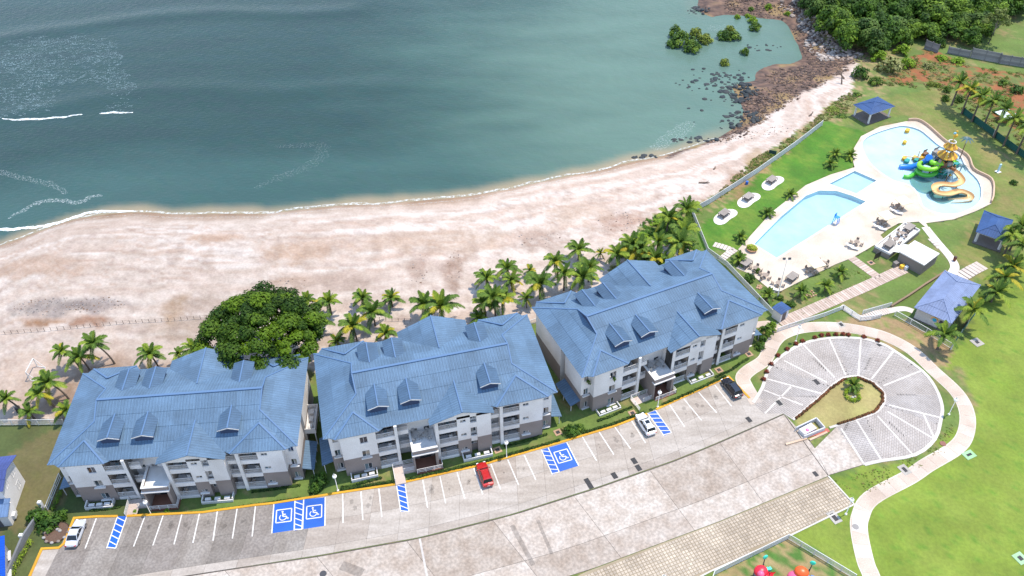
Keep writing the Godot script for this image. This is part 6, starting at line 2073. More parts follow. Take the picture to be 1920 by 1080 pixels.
func car(label: String, at: Vector2, head: Vector2, c: Color, kind: String) -> void:
	var t := thing("parked_car", label, "car", Vector3(at.x, 0.045, at.y), atan2(head.x, head.y), "cars parked along the kerb")
	var suv := kind == "suv"
	var body := mat("car_" + label.left(10), c, 0.25, 0.15)
	body.clearcoat_enabled = true
	body.clearcoat = 0.8
	body.clearcoat_roughness = 0.08
	var glass := mat("car_glass", L(0.012, 0.015, 0.02), 0.06)
	var black := mat("tyre", L(0.018, 0.018, 0.02), 0.8)
	var belt := 0.98 if suv else 0.88
	var len_ := 2.28 if suv else 2.30
	# hull: rings from tail to nose
	var st := [[-len_, 0.66, 0.50, belt - 0.22], [-len_ + 0.07, 0.80, 0.38, belt - 0.06], [-len_ + 0.35, 0.89, 0.26, belt], [-1.0, 0.92, 0.24, belt], [0.4, 0.92, 0.24, belt], [1.2, 0.90, 0.24, belt - 0.03], [len_ - 0.5, 0.87, 0.25, belt - 0.13], [len_ - 0.12, 0.76, 0.32, belt - 0.24], [len_, 0.60, 0.40, belt - 0.36]]
	var mb := MB.new()
	var rings := []
	for s in st:
		var w: float = s[1]
		rings.append([Vector3(-w * 0.86, s[2], s[0]), Vector3(-w, s[2] + 0.16, s[0]), Vector3(-w * 0.985, lerpf(s[2], s[3], 0.7), s[0]), Vector3(-w * 0.88, s[3], s[0]), Vector3(0, s[3] + 0.035, s[0]), Vector3(w * 0.88, s[3], s[0]), Vector3(w * 0.985, lerpf(s[2], s[3], 0.7), s[0]), Vector3(w, s[2] + 0.16, s[0]), Vector3(w * 0.86, s[2], s[0])])
	for i in rings.size() - 1:
		for k in 9:
			var a: Vector3 = rings[i][k]
			var b: Vector3 = rings[i][(k + 1) % 9]
			var d: Vector3 = rings[i + 1][(k + 1) % 9]
			var e: Vector3 = rings[i + 1][k]
			if (d - a).cross(b - a).dot((a + d) / 2 - Vector3(0, 0.55, (a.z + d.z) / 2)) > 0.0:
				mb.quad(a, b, d, e)
			else:
				mb.quad(e, d, b, a)
	for i in [0, rings.size() - 1]:
		var r: Array = rings[i]
		for k in range(1, 8):
			if i > 0:
				mb.tri(r[0], r[k], r[k + 1])
			else:
				mb.tri(r[0], r[k + 1], r[k])
	part("body", mb, body, t)
	# cabin: glass all round under a roof panel
	var zr := -1.95 if suv else -1.45
	var zf := 0.95
	var h1 := 1.62 if suv else 1.40
	var lo := [Vector3(-0.80, belt + 0.01, zr), Vector3(0.80, belt + 0.01, zr), Vector3(0.80, belt - 0.02, zf), Vector3(-0.80, belt - 0.02, zf)]
	var rr := zr + (0.30 if suv else 0.62)
	var hi := [Vector3(-0.62, h1 - 0.03, rr), Vector3(0.62, h1 - 0.03, rr), Vector3(0.62, h1 - 0.02, zf - 0.78), Vector3(-0.62, h1 - 0.02, zf - 0.78)]
	for q in [["rear_window", 1, 0], ["side_window", 2, 1], ["windscreen", 3, 2], ["side_window", 0, 3]]:
		var g := MB.new()
		g.quad(lo[q[2]], lo[q[1]], hi[q[1]], hi[q[2]])
		part(q[0], g, glass, t)
	var rf := MB.new()
	var o := [Vector3(-0.05, 0, -0.06), Vector3(0.05, 0, -0.06), Vector3(0.05, 0, 0.06), Vector3(-0.05, 0, 0.06)]
	var p8 := []
	for k in 4:
		p8.append(hi[k] + o[k] + Vector3(0, -0.03, 0))
	for k in 4:
		p8.append(hi[k] + Vector3(0, 0.05, 0))
	rf.hexa(p8)
	for k in 4:
		rf.bar(lo[k] + o[k] * 0.4, hi[k] + o[k] * 0.4, 0.07, 0.07)
	for s in [-1.0, 1.0]:
		rf.bar(Vector3(0.80 * s, belt, -0.35), Vector3(0.645 * s, h1 - 0.03, -0.4), 0.06, 0.05)
	part("roof", rf, body, t)
	if suv:
		for s in [-1.0, 1.0]:
			var rl := MB.new()
			rl.bar(Vector3(0.56 * s, h1 + 0.08, rr + 0.2), Vector3(0.56 * s, h1 + 0.08, zf - 0.95), 0.04, 0.05)
			part("roof_rail", rl, black, t)
		var sr := MB.new()
		sr.bx(-0.36, 0.36, h1 + 0.021, h1 + 0.03, -0.75, -0.05)
		if label.begins_with("white"):
			part("sunroof", sr, glass, t)
	for z in [-1.40, 1.38]:
		for s in [-1.0, 1.0]:
			var w := MB.new()
			w.tube(PackedVector3Array([Vector3(0.72 * s, 0.33, z), Vector3(0.93 * s, 0.33, z)]), PackedFloat32Array([0.33]), 14)
			var wheel := part("wheel", w, black, t)
			var rim := MB.new()
			rim.tube(PackedVector3Array([Vector3(0.932 * s, 0.33, z), Vector3(0.938 * s, 0.33, z)]), PackedFloat32Array([0.21]), 12)
			part("rim", rim, mat("alloy", L(0.45, 0.45, 0.46), 0.35, 0.7), wheel)
	for s in [-1.0, 1.0]:
		var hl := MB.new()
		hl.box(Vector3(0.56 * s, belt - 0.30, len_ - 0.10), Vector3(0.34, 0.14, 0.2))
		part("headlight", hl, mat("headlight", L(0.7, 0.72, 0.75), 0.1), t)
		var tl := MB.new()
		tl.box(Vector3(0.66 * s, belt - 0.16, -len_ + 0.08), Vector3(0.26, 0.18, 0.16))
		part("tail_light", tl, mat("tail_light", L(0.45, 0.01, 0.01), 0.2), t)
		var mr := MB.new()
		mr.box(Vector3(0.98 * s, belt + 0.06, 0.72), Vector3(0.2, 0.13, 0.1))
		part("mirror", mr, body, t)
	for s in [[-len_ - 0.005, 0.55], [len_ + 0.005, 0.42]]:
		var pl := MB.new()
		pl.box(Vector3(0, s[1] + 0.1, s[0]), Vector3(0.42, 0.12, 0.02))
		part("plate", pl, mat("plate", L(0.6, 0.6, 0.58), 0.5), t)

func lamp(at: Vector2, label: String, tall := 3.8) -> void:
	var w := mat("lamp_white", L(0.86, 0.81, 0.74), 0.6)
	var t := thing("street_lamp", label, "street lamp", g3(at), 0.0, "white globe lamps")
	var p := MB.new()
	p.tube(PackedVector3Array([Vector3(0, -0.2, 0), Vector3(0, 0.5, 0), Vector3(0, tall - 0.5, 0)]), PackedFloat32Array([0.10, 0.07, 0.05]), 8)
	part("pole", p, w, t)
	var b := MB.new()
	b.tube(PackedVector3Array([Vector3(0, -0.02, 0), Vector3(0, 0.16, 0)]), PackedFloat32Array([0.22, 0.16]), 10)
	part("base", b, w, t)
	var g := MB.new()
	g.ball(Vector3(0, tall - 0.2, 0), Vector3(0.34, 0.36, 0.34), 12, 8)
	part("globe", g, mat("lamp_globe", L(0.88, 0.85, 0.80), 0.3), t)
	var c := MB.new()
	c.tube(PackedVector3Array([Vector3(0, tall + 0.1, 0), Vector3(0, tall + 0.2, 0), Vector3(0, tall + 0.55, 0)]), PackedFloat32Array([0.2, 0.08, 0.015]), 8)
	part("finial", c, w, t)

func grate(at: Vector2, dir: Vector2, w: float, l: float, label: String, pad := 0.0, padc := Color(0.7, 0.68, 0.65)) -> void:
	var t := thing("drain_grate", label, "drain grate", Vector3(at.x, 0.03 if pad < 0.01 else 0.0, at.y), -dir.angle())
	var y := 0.03
	if pad > 0.0:
		var pb := MB.new()
		pb.box(Vector3(0, 0.01, 0), Vector3(l + pad, 0.12, w + pad))
		part("pad", pb, worn("pad_%d" % int(padc.g * 100), padc, 0.85, 0.3), t)
		y = 0.085
	var f := MB.new()
	f.box(Vector3(0, y, 0), Vector3(l, 0.03, w))
	part("pit", f, mat("grate_dark", L(0.012, 0.012, 0.014), 0.9), t)
	var n := maxi(3, int(l / 0.12))
	var b := MB.new()
	for i in n:
		b.box(Vector3(-l / 2 + l * (i + 0.5) / n, y + 0.022, 0), Vector3(0.05, 0.02, w))
	part("bars", b, mat("grate_iron", L(0.05, 0.048, 0.05), 0.6), t, true)

# a fence of posts, rails and pickets: every panel and post a part
func fence(called: String, label: String, line: PackedVector2Array, tall: float, m: Material, step := 2.4, gap := 0.13, infill := 0.035, up := 0.0, category := "fence") -> Node3D:
	var t := thing(called, label, category, g3(line[0], up))
	var o := t.position
	for i in line.size() - 1:
		var a := line[i]
		var b := line[i + 1]
		var n := maxi(1, int(round(a.distance_to(b) / step)))
		for k in n:
			var p := g3(a.lerp(b, float(k) / n), up) - o
			var q := g3(a.lerp(b, float(k + 1) / n), up) - o
			var pm := MB.new()
			pm.boxb(p + Vector3(0, tall / 2 - 0.1, 0), Vector3(0.1, tall + 0.3, 0.1), Basis())
			part("post", pm, m, t)
			var f := MB.new()
			var u := Vector3(0, tall, 0)
			f.bar(p + u, q + u, 0.08, 0.07)
			f.bar(p + u * 0.12, q + u * 0.12, 0.06, 0.06)
			if gap > 0.0:
				var c := int(p.distance_to(q) / gap)
				for j in range(1, c):
					f.boxb(p.lerp(q, float(j) / c) + u * 0.55, Vector3(infill, tall * 0.88, infill), Basis())
			else:
				f.bar(p + u * 0.55, q + u * 0.55, 0.05, 0.05)
			part("panel", f, m, t)
	var e := g3(line[line.size() - 1], up) - o
	var pe := MB.new()
	pe.boxb(e + Vector3(0, tall / 2 - 0.1, 0), Vector3(0.1, tall + 0.3, 0.1), Basis())
	part("post", pe, m, t)
	return t

func wall_line(called: String, label: String, line: PackedVector2Array, w: float, tall: float, m: Material, category := "wall") -> void:
	var mb := MB.new()
	for i in line.size() - 1:
		var n := maxi(1, int(line[i].distance_to(line[i + 1]) / 4.0))
		for k in n:
			var a := g3(line[i].lerp(line[i + 1], float(k) / n))
			var b := g3(line[i].lerp(line[i + 1], float(k + 1) / n))
			mb.bar(a + Vector3(0, tall / 2 - 0.1, 0), b + Vector3(0, tall / 2 - 0.1, 0), w, tall + 0.2)
	single(called, mb, m, label, category)

func pavilion(label: String, c: Vector3, ex: Vector3, ez: Vector3, eave: float, rise: float, ridge: float, mats: Array, floor_m: Material, grow: float) -> Node3D:
	# c: centre on the ground; ex, ez: half axes of the roof; ridge: half length of the ridge as a share of ex
	var t := thing("pavilion", label, "pavilion", c)
	var u := Vector3(0, eave, 0)
	var r := Vector3(0, eave + rise, 0)
	var f := MB.new()
	var g := [ex * grow + ez * grow, -ex * grow + ez * grow, -ex * grow - ez * grow, ex * grow - ez * grow]
	var p8 := []
	for k in 4:
		p8.append(g[k] + Vector3(0, -0.3, 0))
	for k in 4:
		p8.append(g[k] + Vector3(0, 0.22, 0))
	f.hexa(p8)
	part("floor", f, floor_m, t)
	for k in 4:
		var col := MB.new()
		col.boxb(g[k] * 0.84 + Vector3(0, eave / 2 + 0.1, 0), Vector3(0.34, eave - 0.2, 0.34), Basis())
		part("column", col, M["white_trim"], t)
	var rb := MB.new()
	var q8 := []
	for k in 4:
		q8.append(g[k] / grow * 0.97 + u + Vector3(0, -0.16, 0))
	for k in 4:
		q8.append(g[k] / grow * 0.97 + u + Vector3(0, -0.05, 0))
	rb.hexa(q8)
	var roof := part("roof", rb, M["white_trim"], t)
	var A := ex + ez + u
	var B := -ex + ez + u
	var C := -ex - ez + u
	var D := ex - ez + u
	var R1 := ex * ridge + r
	var R2 := -ex * ridge + r
	if ridge > 0.01:
		roof_plane(roof, [A, B, R2, R1], mats, 1.7, 3.5)
		roof_plane(roof, [C, D, R1, R2], mats, 1.7, 3.5)
	else:
		roof_plane(roof, [A, B, r], mats, 1.7, 3.5)
		roof_plane(roof, [C, D, r], mats, 1.7, 3.5)
	roof_plane(roof, [B, C, R2], mats, 1.7, 3.5)
	roof_plane(roof, [D, A, R1], mats, 1.7, 3.5)
	caps(roof, mats[2], [[A, R1], [B, R2], [C, R2], [D, R1]], 0.16)
	return t

func slab_shelter(at: Vector2, turn: float, label: String, y := 0.0) -> void: # a slatted day bed canopy on four legs
	var t := thing("day_bed", label, "day bed", g3(at, y), turn)
	var m := worn("grey_slats", L(0.40, 0.35, 0.31), 0.85, 0.9, 0.8)
	for i in 7:
		var s := MB.new()
		s.bx(-1.2, 1.2, 1.0, 1.06, -0.78 + 0.223 * i, -0.78 + 0.223 * i + 0.205)
		part("slat", s, m, t)
	var f := MB.new()
	for x in [-1.1, 1.1]:
		for z in [-0.7, 0.7]:
			f.bx(x - 0.05, x + 0.05, -0.1, 0.98, z - 0.05, z + 0.05)
		f.bx(x - 0.05, x + 0.05, 0.9, 0.99, -0.65, 0.65)
	part("frame", f, mat("dark_wood", L(0.08, 0.06, 0.05), 0.7), t)
	var c := MB.new()
	c.bx(-1.05, 1.05, 0.3, 0.42, -0.65, 0.65)
	part("cushion", c, mat("grey_cushion", L(0.22, 0.19, 0.17), 0.9), t)

func table_set(at: Vector2, turn: float, label: String, y := 0.1) -> void:
	var t := thing("patio_set", label, "table set", g3(at, y), turn)
	var m := worn("rattan", L(0.33, 0.26, 0.21), 0.8, 0.3, 1.0)
	var tb := MB.new()
	tb.tube(PackedVector3Array([Vector3(0, 0.7, 0), Vector3(0, 0.76, 0)]), PackedFloat32Array([0.55]), 14)
	tb.tube(PackedVector3Array([Vector3(0, 0, 0), Vector3(0, 0.7, 0)]), PackedFloat32Array([0.2, 0.08]), 8)
	part("table", tb, m, t)
	for i in 4:
		var c := MB.new()
		var b := Basis(Vector3.UP, TAU * i / 4.0)
		c.boxb(b * Vector3(1.0, 0.43, 0), Vector3(0.52, 0.09, 0.52), b)
		c.boxb(b * Vector3(1.25, 0.68, 0), Vector3(0.08, 0.5, 0.52), b)
		for s in [[0.78, 0.2], [0.78, -0.2], [1.22, 0.2], [1.22, -0.2]]:
			c.boxb(b * Vector3(s[0], 0.2, s[1]), Vector3(0.06, 0.4, 0.06), b)
		part("chair", c, m, t)

func lounger(at: Vector2, turn: float, label: String, c: Color) -> void:
	var t := thing("sun_lounger", label, "sun lounger", g3(at, 0.1), turn, "loungers on the pool deck")
	var f := MB.new()
	for x in [-0.28, 0.28]:
		f.bx(x - 0.03, x + 0.03, 0.28, 0.34, -0.95, 0.95)
		for z in [-0.8, 0.6]:
			f.bx(x - 0.03, x + 0.03, 0.0, 0.28, z - 0.03, z + 0.03)
	part("frame", f, M["white_trim"], t)
	var s := MB.new()
	s.bx(-0.3, 0.3, 0.345, 0.41, -0.35, 0.95)
	part("seat", s, mat("sling_%d" % int(c.r * 100), c, 0.8), t)
	var b := MB.new()
	b.boxb(Vector3(0, 0.56, -0.66), Vector3(0.6, 0.06, 0.75), Basis(Vector3.RIGHT, 0.55))
	part("backrest", b, mat("sling_%d" % int(c.r * 100), c, 0.8), t)

func parasol(at: Vector2, label: String, c: Color, half := 1.35, tall := 2.5, y := 0.1) -> void:
	var t := thing("parasol", label, "parasol", g3(at, y), 0.35)
	var p := MB.new()
	p.tube(PackedVector3Array([Vector3(0, 0, 0), Vector3(0, tall, 0)]), PackedFloat32Array([0.035]), 6)
	part("pole", p, M["white_trim"], t)
	var k := MB.new()
	k.tube(PackedVector3Array([Vector3(0, 0, 0), Vector3(0, 0.12, 0)]), PackedFloat32Array([0.28]), 10)
	part("base", k, M["white_trim"], t)
	var top := Vector3(0, tall, 0)
	var s := MB.new()
	for i in 4:
		var a := Basis(Vector3.UP, TAU * i / 4.0) * Vector3(half, tall - 0.45, half)
		var b := Basis(Vector3.UP, TAU * (i + 1) / 4.0) * Vector3(half, tall - 0.45, half)
		var m := (a + b) / 2
		s.tri(top, m, a)
		s.tri(top, b, m)
		s.quad(a, b, b + Vector3(0, -0.14, 0), a + Vector3(0, -0.14, 0))
	var cm := mat("canopy_%d" % int(c.b * 100), c, 0.85)
	cm.backlight_enabled = true
	cm.backlight = Color(0.3, 0.27, 0.2)
	part("canopy", s, cm, t)

func sweep(pts: PackedVector3Array, per := 6) -> PackedVector3Array:
	var out := PackedVector3Array()
	var n := pts.size()
	for i in n - 1:
		for k in per:
			out.append(pts[i].cubic_interpolate(pts[i + 1], pts[maxi(i - 1, 0)], pts[mini(i + 2, n - 1)], float(k) / per))
	out.append(pts[n - 1])
	return out

func build_objects() -> void:
	car("silver saloon car parked nose in at the left end of the lot", Vector2(-64.38,-71.96), Vector2(-64.61,-73.68) - Vector2(-64.56,-71.08), L(0.50, 0.52, 0.56), "saloon")
	car("red sport utility car parked in front of the middle block", Vector2(-4.74,-81.06), Vector2(-6.46,-82.71) - Vector2(-5,-77.83), L(0.42, 0.012, 0.012), "suv")
	car("white sport utility car beside the blue hatched strip near the right block's ramp", Vector2(21.25,-90.35), Vector2(19.15,-91.63) - Vector2(20.86,-86.99), L(0.80, 0.80, 0.80), "suv")
	car("black sport utility car in the last bay before the circle path", Vector2(36.72,-97.83), Vector2(34.16,-99.1) - Vector2(36.07,-94.31), L(0.016, 0.018, 0.028), "suv")
	for q in [[Vector2(-27.13,-78.99), "globe lamp left of the middle block's ramp, by the dark bushes"], [Vector2(-1.33,-84.75), "globe lamp on the lawn in front of the middle block's right bay"], [Vector2(23.82,-94.49), "globe lamp in front of the right block's porch"], [Vector2(-54.65,-75.49), "globe lamp in front of the left block's entrance"], [Vector2(50.55,-109.18), "globe lamp on the grass inside the circle path, near the white railing"], [Vector2(71.13,-91.75), "globe lamp on the verge at the right side of the circle"], [Vector2(48.68,-73.19), "globe lamp at the corner of the grass paver bay"], [Vector2(19.77,-61.49), "globe lamp at the lower picture edge, only its white head in view"]]:
		lamp(q[0], q[1])
	var ld := Vector2(18.55,-83.58) - Vector2(19.14,-82.24)
	grate(Vector2(11.2,-79.42), ld, 0.75, 2.0, "long black drain grate, leftmost in the parking lane")
	grate(Vector2(15.26,-80.81), ld, 0.75, 1.15, "single black drain grate right of the longest one in the parking lane")
	grate(Vector2(18.63,-83.53), ld, 0.75, 1.15, "upper of a pair of black drain grates below the white car")
	grate(Vector2(19.13,-82.19), ld, 0.75, 1.15, "lower of a pair of black drain grates below the white car")
	grate(Vector2(38.3,-91.4), ld, 0.7, 1.1, "black drain grate on the concrete just before the paved circle")
	grate(Vector2(44.1,-94.81), ld, 0.7, 1.1, "black drain grate with pale rim on the circle's left entry", 0.35)
	grate(Vector2(51.56,-99.34), ld, 0.7, 1.2, "black drain grate among the circle's pavers, left of the garden tip")
	grate(Vector2(65.23,-108), Vector2(65.23,-108) - Vector2(64.03,-107.23), 0.7, 1.1, "black drain grate at the circle's far rim")
	grate(Vector2(46.18,-80.43), ld, 0.6, 0.9, "small black drain grate on pale concrete above the grass pavers")
	grate(Vector2(60.06,-80.92), ld, 0.5, 0.9, "dark grate in a white pad beside the lower circle path", 0.9)
	grate(Vector2(46.8,-72.68), ld, 0.6, 1.3, "dark grate in a white pad below the grass paver bay", 0.8)
	grate(Vector2(71.09,-83.53), ld.orthogonal(), 0.4, 0.9, "slotted cover in a mint painted pad on the lawn beside the path bend", 1.0, L(0.32, 0.55, 0.30))
	grate(Vector2(70.94,-65.44), ld, 0.6, 0.7, "round looking cover in a mint pad at the lower right picture edge", 1.0, L(0.38, 0.60, 0.36))
	grate(Vector2(82.52,-108.09), ld, 0.6, 0.6, "dark cover in a white pad on the big lawn near the clubhouse", 1.2)
	grate(Vector2(59.85,-113.2), ld, 0.6, 0.8, "grey cover in a white pad beside the top of the circle path", 0.6)
	for q in [[Vector2(-2.76,-86.15), "brown framed inspection cover left of the middle block's lawn lamp"], [Vector2(6.99,-89.48), "brown framed inspection cover near the gap bush of the middle block"], [Vector2(35.54,-102.53), "brown framed inspection cover on the right block's lawn, left one"], [Vector2(41.52,-106.23), "brown framed inspection cover on the right block's lawn, right one"], [Vector2(19.5,-93.21), "brown framed inspection cover left of the right block's ramp"], [Vector2(70.88,-130.5), "brown framed inspection cover below the picnic terrace"]]:
		grate(q[0], ld, 0.6, 0.6, q[1], 0.6, L(0.48, 0.31, 0.20))
	for q in [[Vector2(67.87,-85.8), "reddish round manhole cover on the verge inside the path", L(0.30, 0.12, 0.09)], [Vector2(49.42,-71), "grey round manhole cover on the white patch of the footpath", L(0.35, 0.33, 0.32)], [Vector2(-27.28,-65.02), "dark round manhole cover on the stained road at the lower edge", L(0.06, 0.06, 0.07)]]:
		var mb := MB.new()
		var p := g3(q[0], 0.05)
		mb.tube(PackedVector3Array([p, p + Vector3(0, 0.03, 0)]), PackedFloat32Array([0.5, 0.48]), 20)
		single("manhole_cover", mb, worn("manhole_%d" % int(q[2].r * 100), q[2], 0.7, 0.9, 1.0), q[1], "manhole cover")
	build_fences()
	build_pool_things()
	build_play()
	build_beach_things()
	build_left_houses()

func build_fences() -> void:
	var w := worn("fence_white", L(0.76, 0.77, 0.76), 0.7, 0.3, 0.8)
	fence("white_fence", "long white picket fence between the beach and the pool lawn", P("38.5,-147.9 42.7,-151 55.6,-162.4 66.8,-173.1 75.7,-182.2"), 1.5, w, 2.4, 0.12, 0.075)
	fence("white_fence", "white fence running beside the right block from the palm grove to the kiosk", P("38.5,-147.5 39.4,-134.6 42.3,-130.3 48.5,-114.8"), 1.2, w, 2.4, 0.13, 0.07)
	fence("white_fence", "white fence with thick posts across the lawn at the left picture edge", P("-92.8,-93.1 -84.8,-93.1 -74.1,-93"), 1.35, w, 2.2, 0.16, 0.055)
	fence("white_fence", "two rail white fence along the hedge left of the left block", P("-70.9,-82.6 -70.6,-76.6"), 1.1, w, 2.2, 0.0)
	fence("white_fence", "short white fence seen between the middle and right blocks at the sand", P("2.3,-114.3 5,-115.5"), 1.1, w, 2.2, 0.16)
	fence("white_railing", "white railing along the walkway above the circle path", P("47.8,-111.6 50.1,-112.6 52.9,-113.7 57.4,-115.4 61.4,-117.3"), 1.05, w, 2.0, 0.14, 0.05, 0.0, "railing")
	fence("white_railing", "white railing descending from the walkway to the garden steps", P("61.4,-117.3 63.6,-114.1 65.8,-114.3 67.5,-114.8"), 1.05, w, 2.0, 0.14, 0.05, 0.0, "railing")
	fence("white_railing", "white railing on the upper side of the garden steps", P("64.5,-115.8 70.4,-117.8"), 1.05, w, 2.0, 0.14, 0.05, 0.0, "railing")
	fence("white_fence", "white post and rail fence in front of the clubhouse wall", P("70.3,-115.3 74.3,-110.6 77.3,-106.5"), 1.3, w, 2.6, 0.22, 0.03)
	fence("playground_fence", "white mesh fence round the playground in the lower right", P("26.3,-61.6 27.4,-63.7 39.1,-69.2 46.7,-62.7"), 1.25, w, 2.2, 0.12, 0.05)
	var grey := worn("grey_wall", L(0.24, 0.25, 0.27), 0.85, 0.9, 0.5)
	wall_line("boundary_wall", "grey boundary wall running down the lower left corner", P("-70.9,-76.4 -71.7,-71.2 -71.5,-64.8"), 0.3, 1.3, grey)
	for q in [Vector2(-71.4,-76.88), Vector2(-71.82,-71.23)]:
		var mb := MB.new()
		mb.box(g3(q, 0.75), Vector3(0.5, 1.7, 0.5))
		single("wall_pillar", mb, w, "small white pillar %s the grey boundary wall" % ["at the upper end of" if q == Vector2(-71.4,-76.88) else "midway along"], "pillar")
	# the concrete panel wall on the hill
	var pm := [worn("panel_a", L(0.34, 0.335, 0.34), 0.9, 0.9, 0.4), worn("panel_b", L(0.27, 0.265, 0.27), 0.9, 0.9, 0.4), worn("panel_c", L(0.40, 0.39, 0.385), 0.9, 0.9, 0.4)]
	var k := 0
	for s in [[Vector2(115.04,-221.71), Vector2(117.44,-218.73), "short leftmost piece of the grey concrete panel wall", 2.6], [Vector2(120.17,-218.62), Vector2(125.05,-215.91), "second piece of the grey concrete panel wall, set low", 2.1], [Vector2(125.33,-215.89), Vector2(131.55,-212.56), "tall third piece of the grey concrete panel wall", 2.9], [Vector2(131.56,-212.25), Vector2(144.84,-206.63), "long rightmost piece of the grey concrete panel wall", 2.7]]:
		var t := thing("panel_wall", s[2], "wall", g3(s[0]))
		var d: Vector2 = s[1] - s[0]
		var n := maxi(2, int(d.length() / 2.4))
		for i in n:
			var c := d * ((i + 0.5) / n)
			for r in 5:
				var mb := MB.new()
				var hh: float = s[3] / 5.0
				mb.boxb(Vector3(c.x, hh * (r + 0.5) - 0.1, c.y), Vector3(d.length() / n - 0.03, hh - 0.03, 0.1 + 0.012 * (r % 2)), Basis(Vector3.UP, -d.angle()))
				part("plank", mb, pm[(k * 7 + r * 3 + i) % 3], t)
				k += 1
		for i in n + 1:
			var c := d * (float(i) / n)
			var mb := MB.new()
			mb.boxb(Vector3(c.x, s[3] / 2, c.y), Vector3(0.2, s[3] + 0.2, 0.22), Basis(Vector3.UP, -d.angle()))
			part("post", mb, pm[1], t)
	# green mesh screens
	var gm := worn("green_mesh", L(0.008, 0.11, 0.085), 0.8, 0.9, 0.5)
	for s in [["long dark green mesh screen along the row of tall palms", P("111.5,-186.9 112.4,-183.4 114.5,-176.2 116.8,-168.5 119.4,-159.9"), 1.6], ["green mesh screen behind the clubhouse palms", P("77.1,-106.4 80.2,-109.9 82.3,-112.2 84.8,-114.9 90.8,-121.7 97.3,-129.1"), 1.5]]:
		var t := thing("mesh_screen", s[0], "screen", g3(s[1][0]))
		for i in s[1].size() - 1:
			var a: Vector3 = g3(s[1][i]) - t.position
			var b: Vector3 = g3(s[1][i + 1]) - t.position
			var mb := MB.new()
			var u := Vector3(0, s[2] / 2, 0)
			mb.bar(a + u, b + u, 0.03, s[2])
			part("mesh_panel", mb, gm, t)
			var p := MB.new()
			p.boxb(a + u, Vector3(0.09, s[2] + 0.15, 0.09), Basis())
			part("post", p, M["white_trim"], t)
	wall_line("low_wall", "low brown stone edging along the grass above the clubhouse", P("70.4,-117.6 74.3,-120.2 79,-123.6 84.5,-127.4"), 0.35, 0.5, worn("brown_stone", L(0.30, 0.21, 0.13), 0.9, 0.9, 0.6))

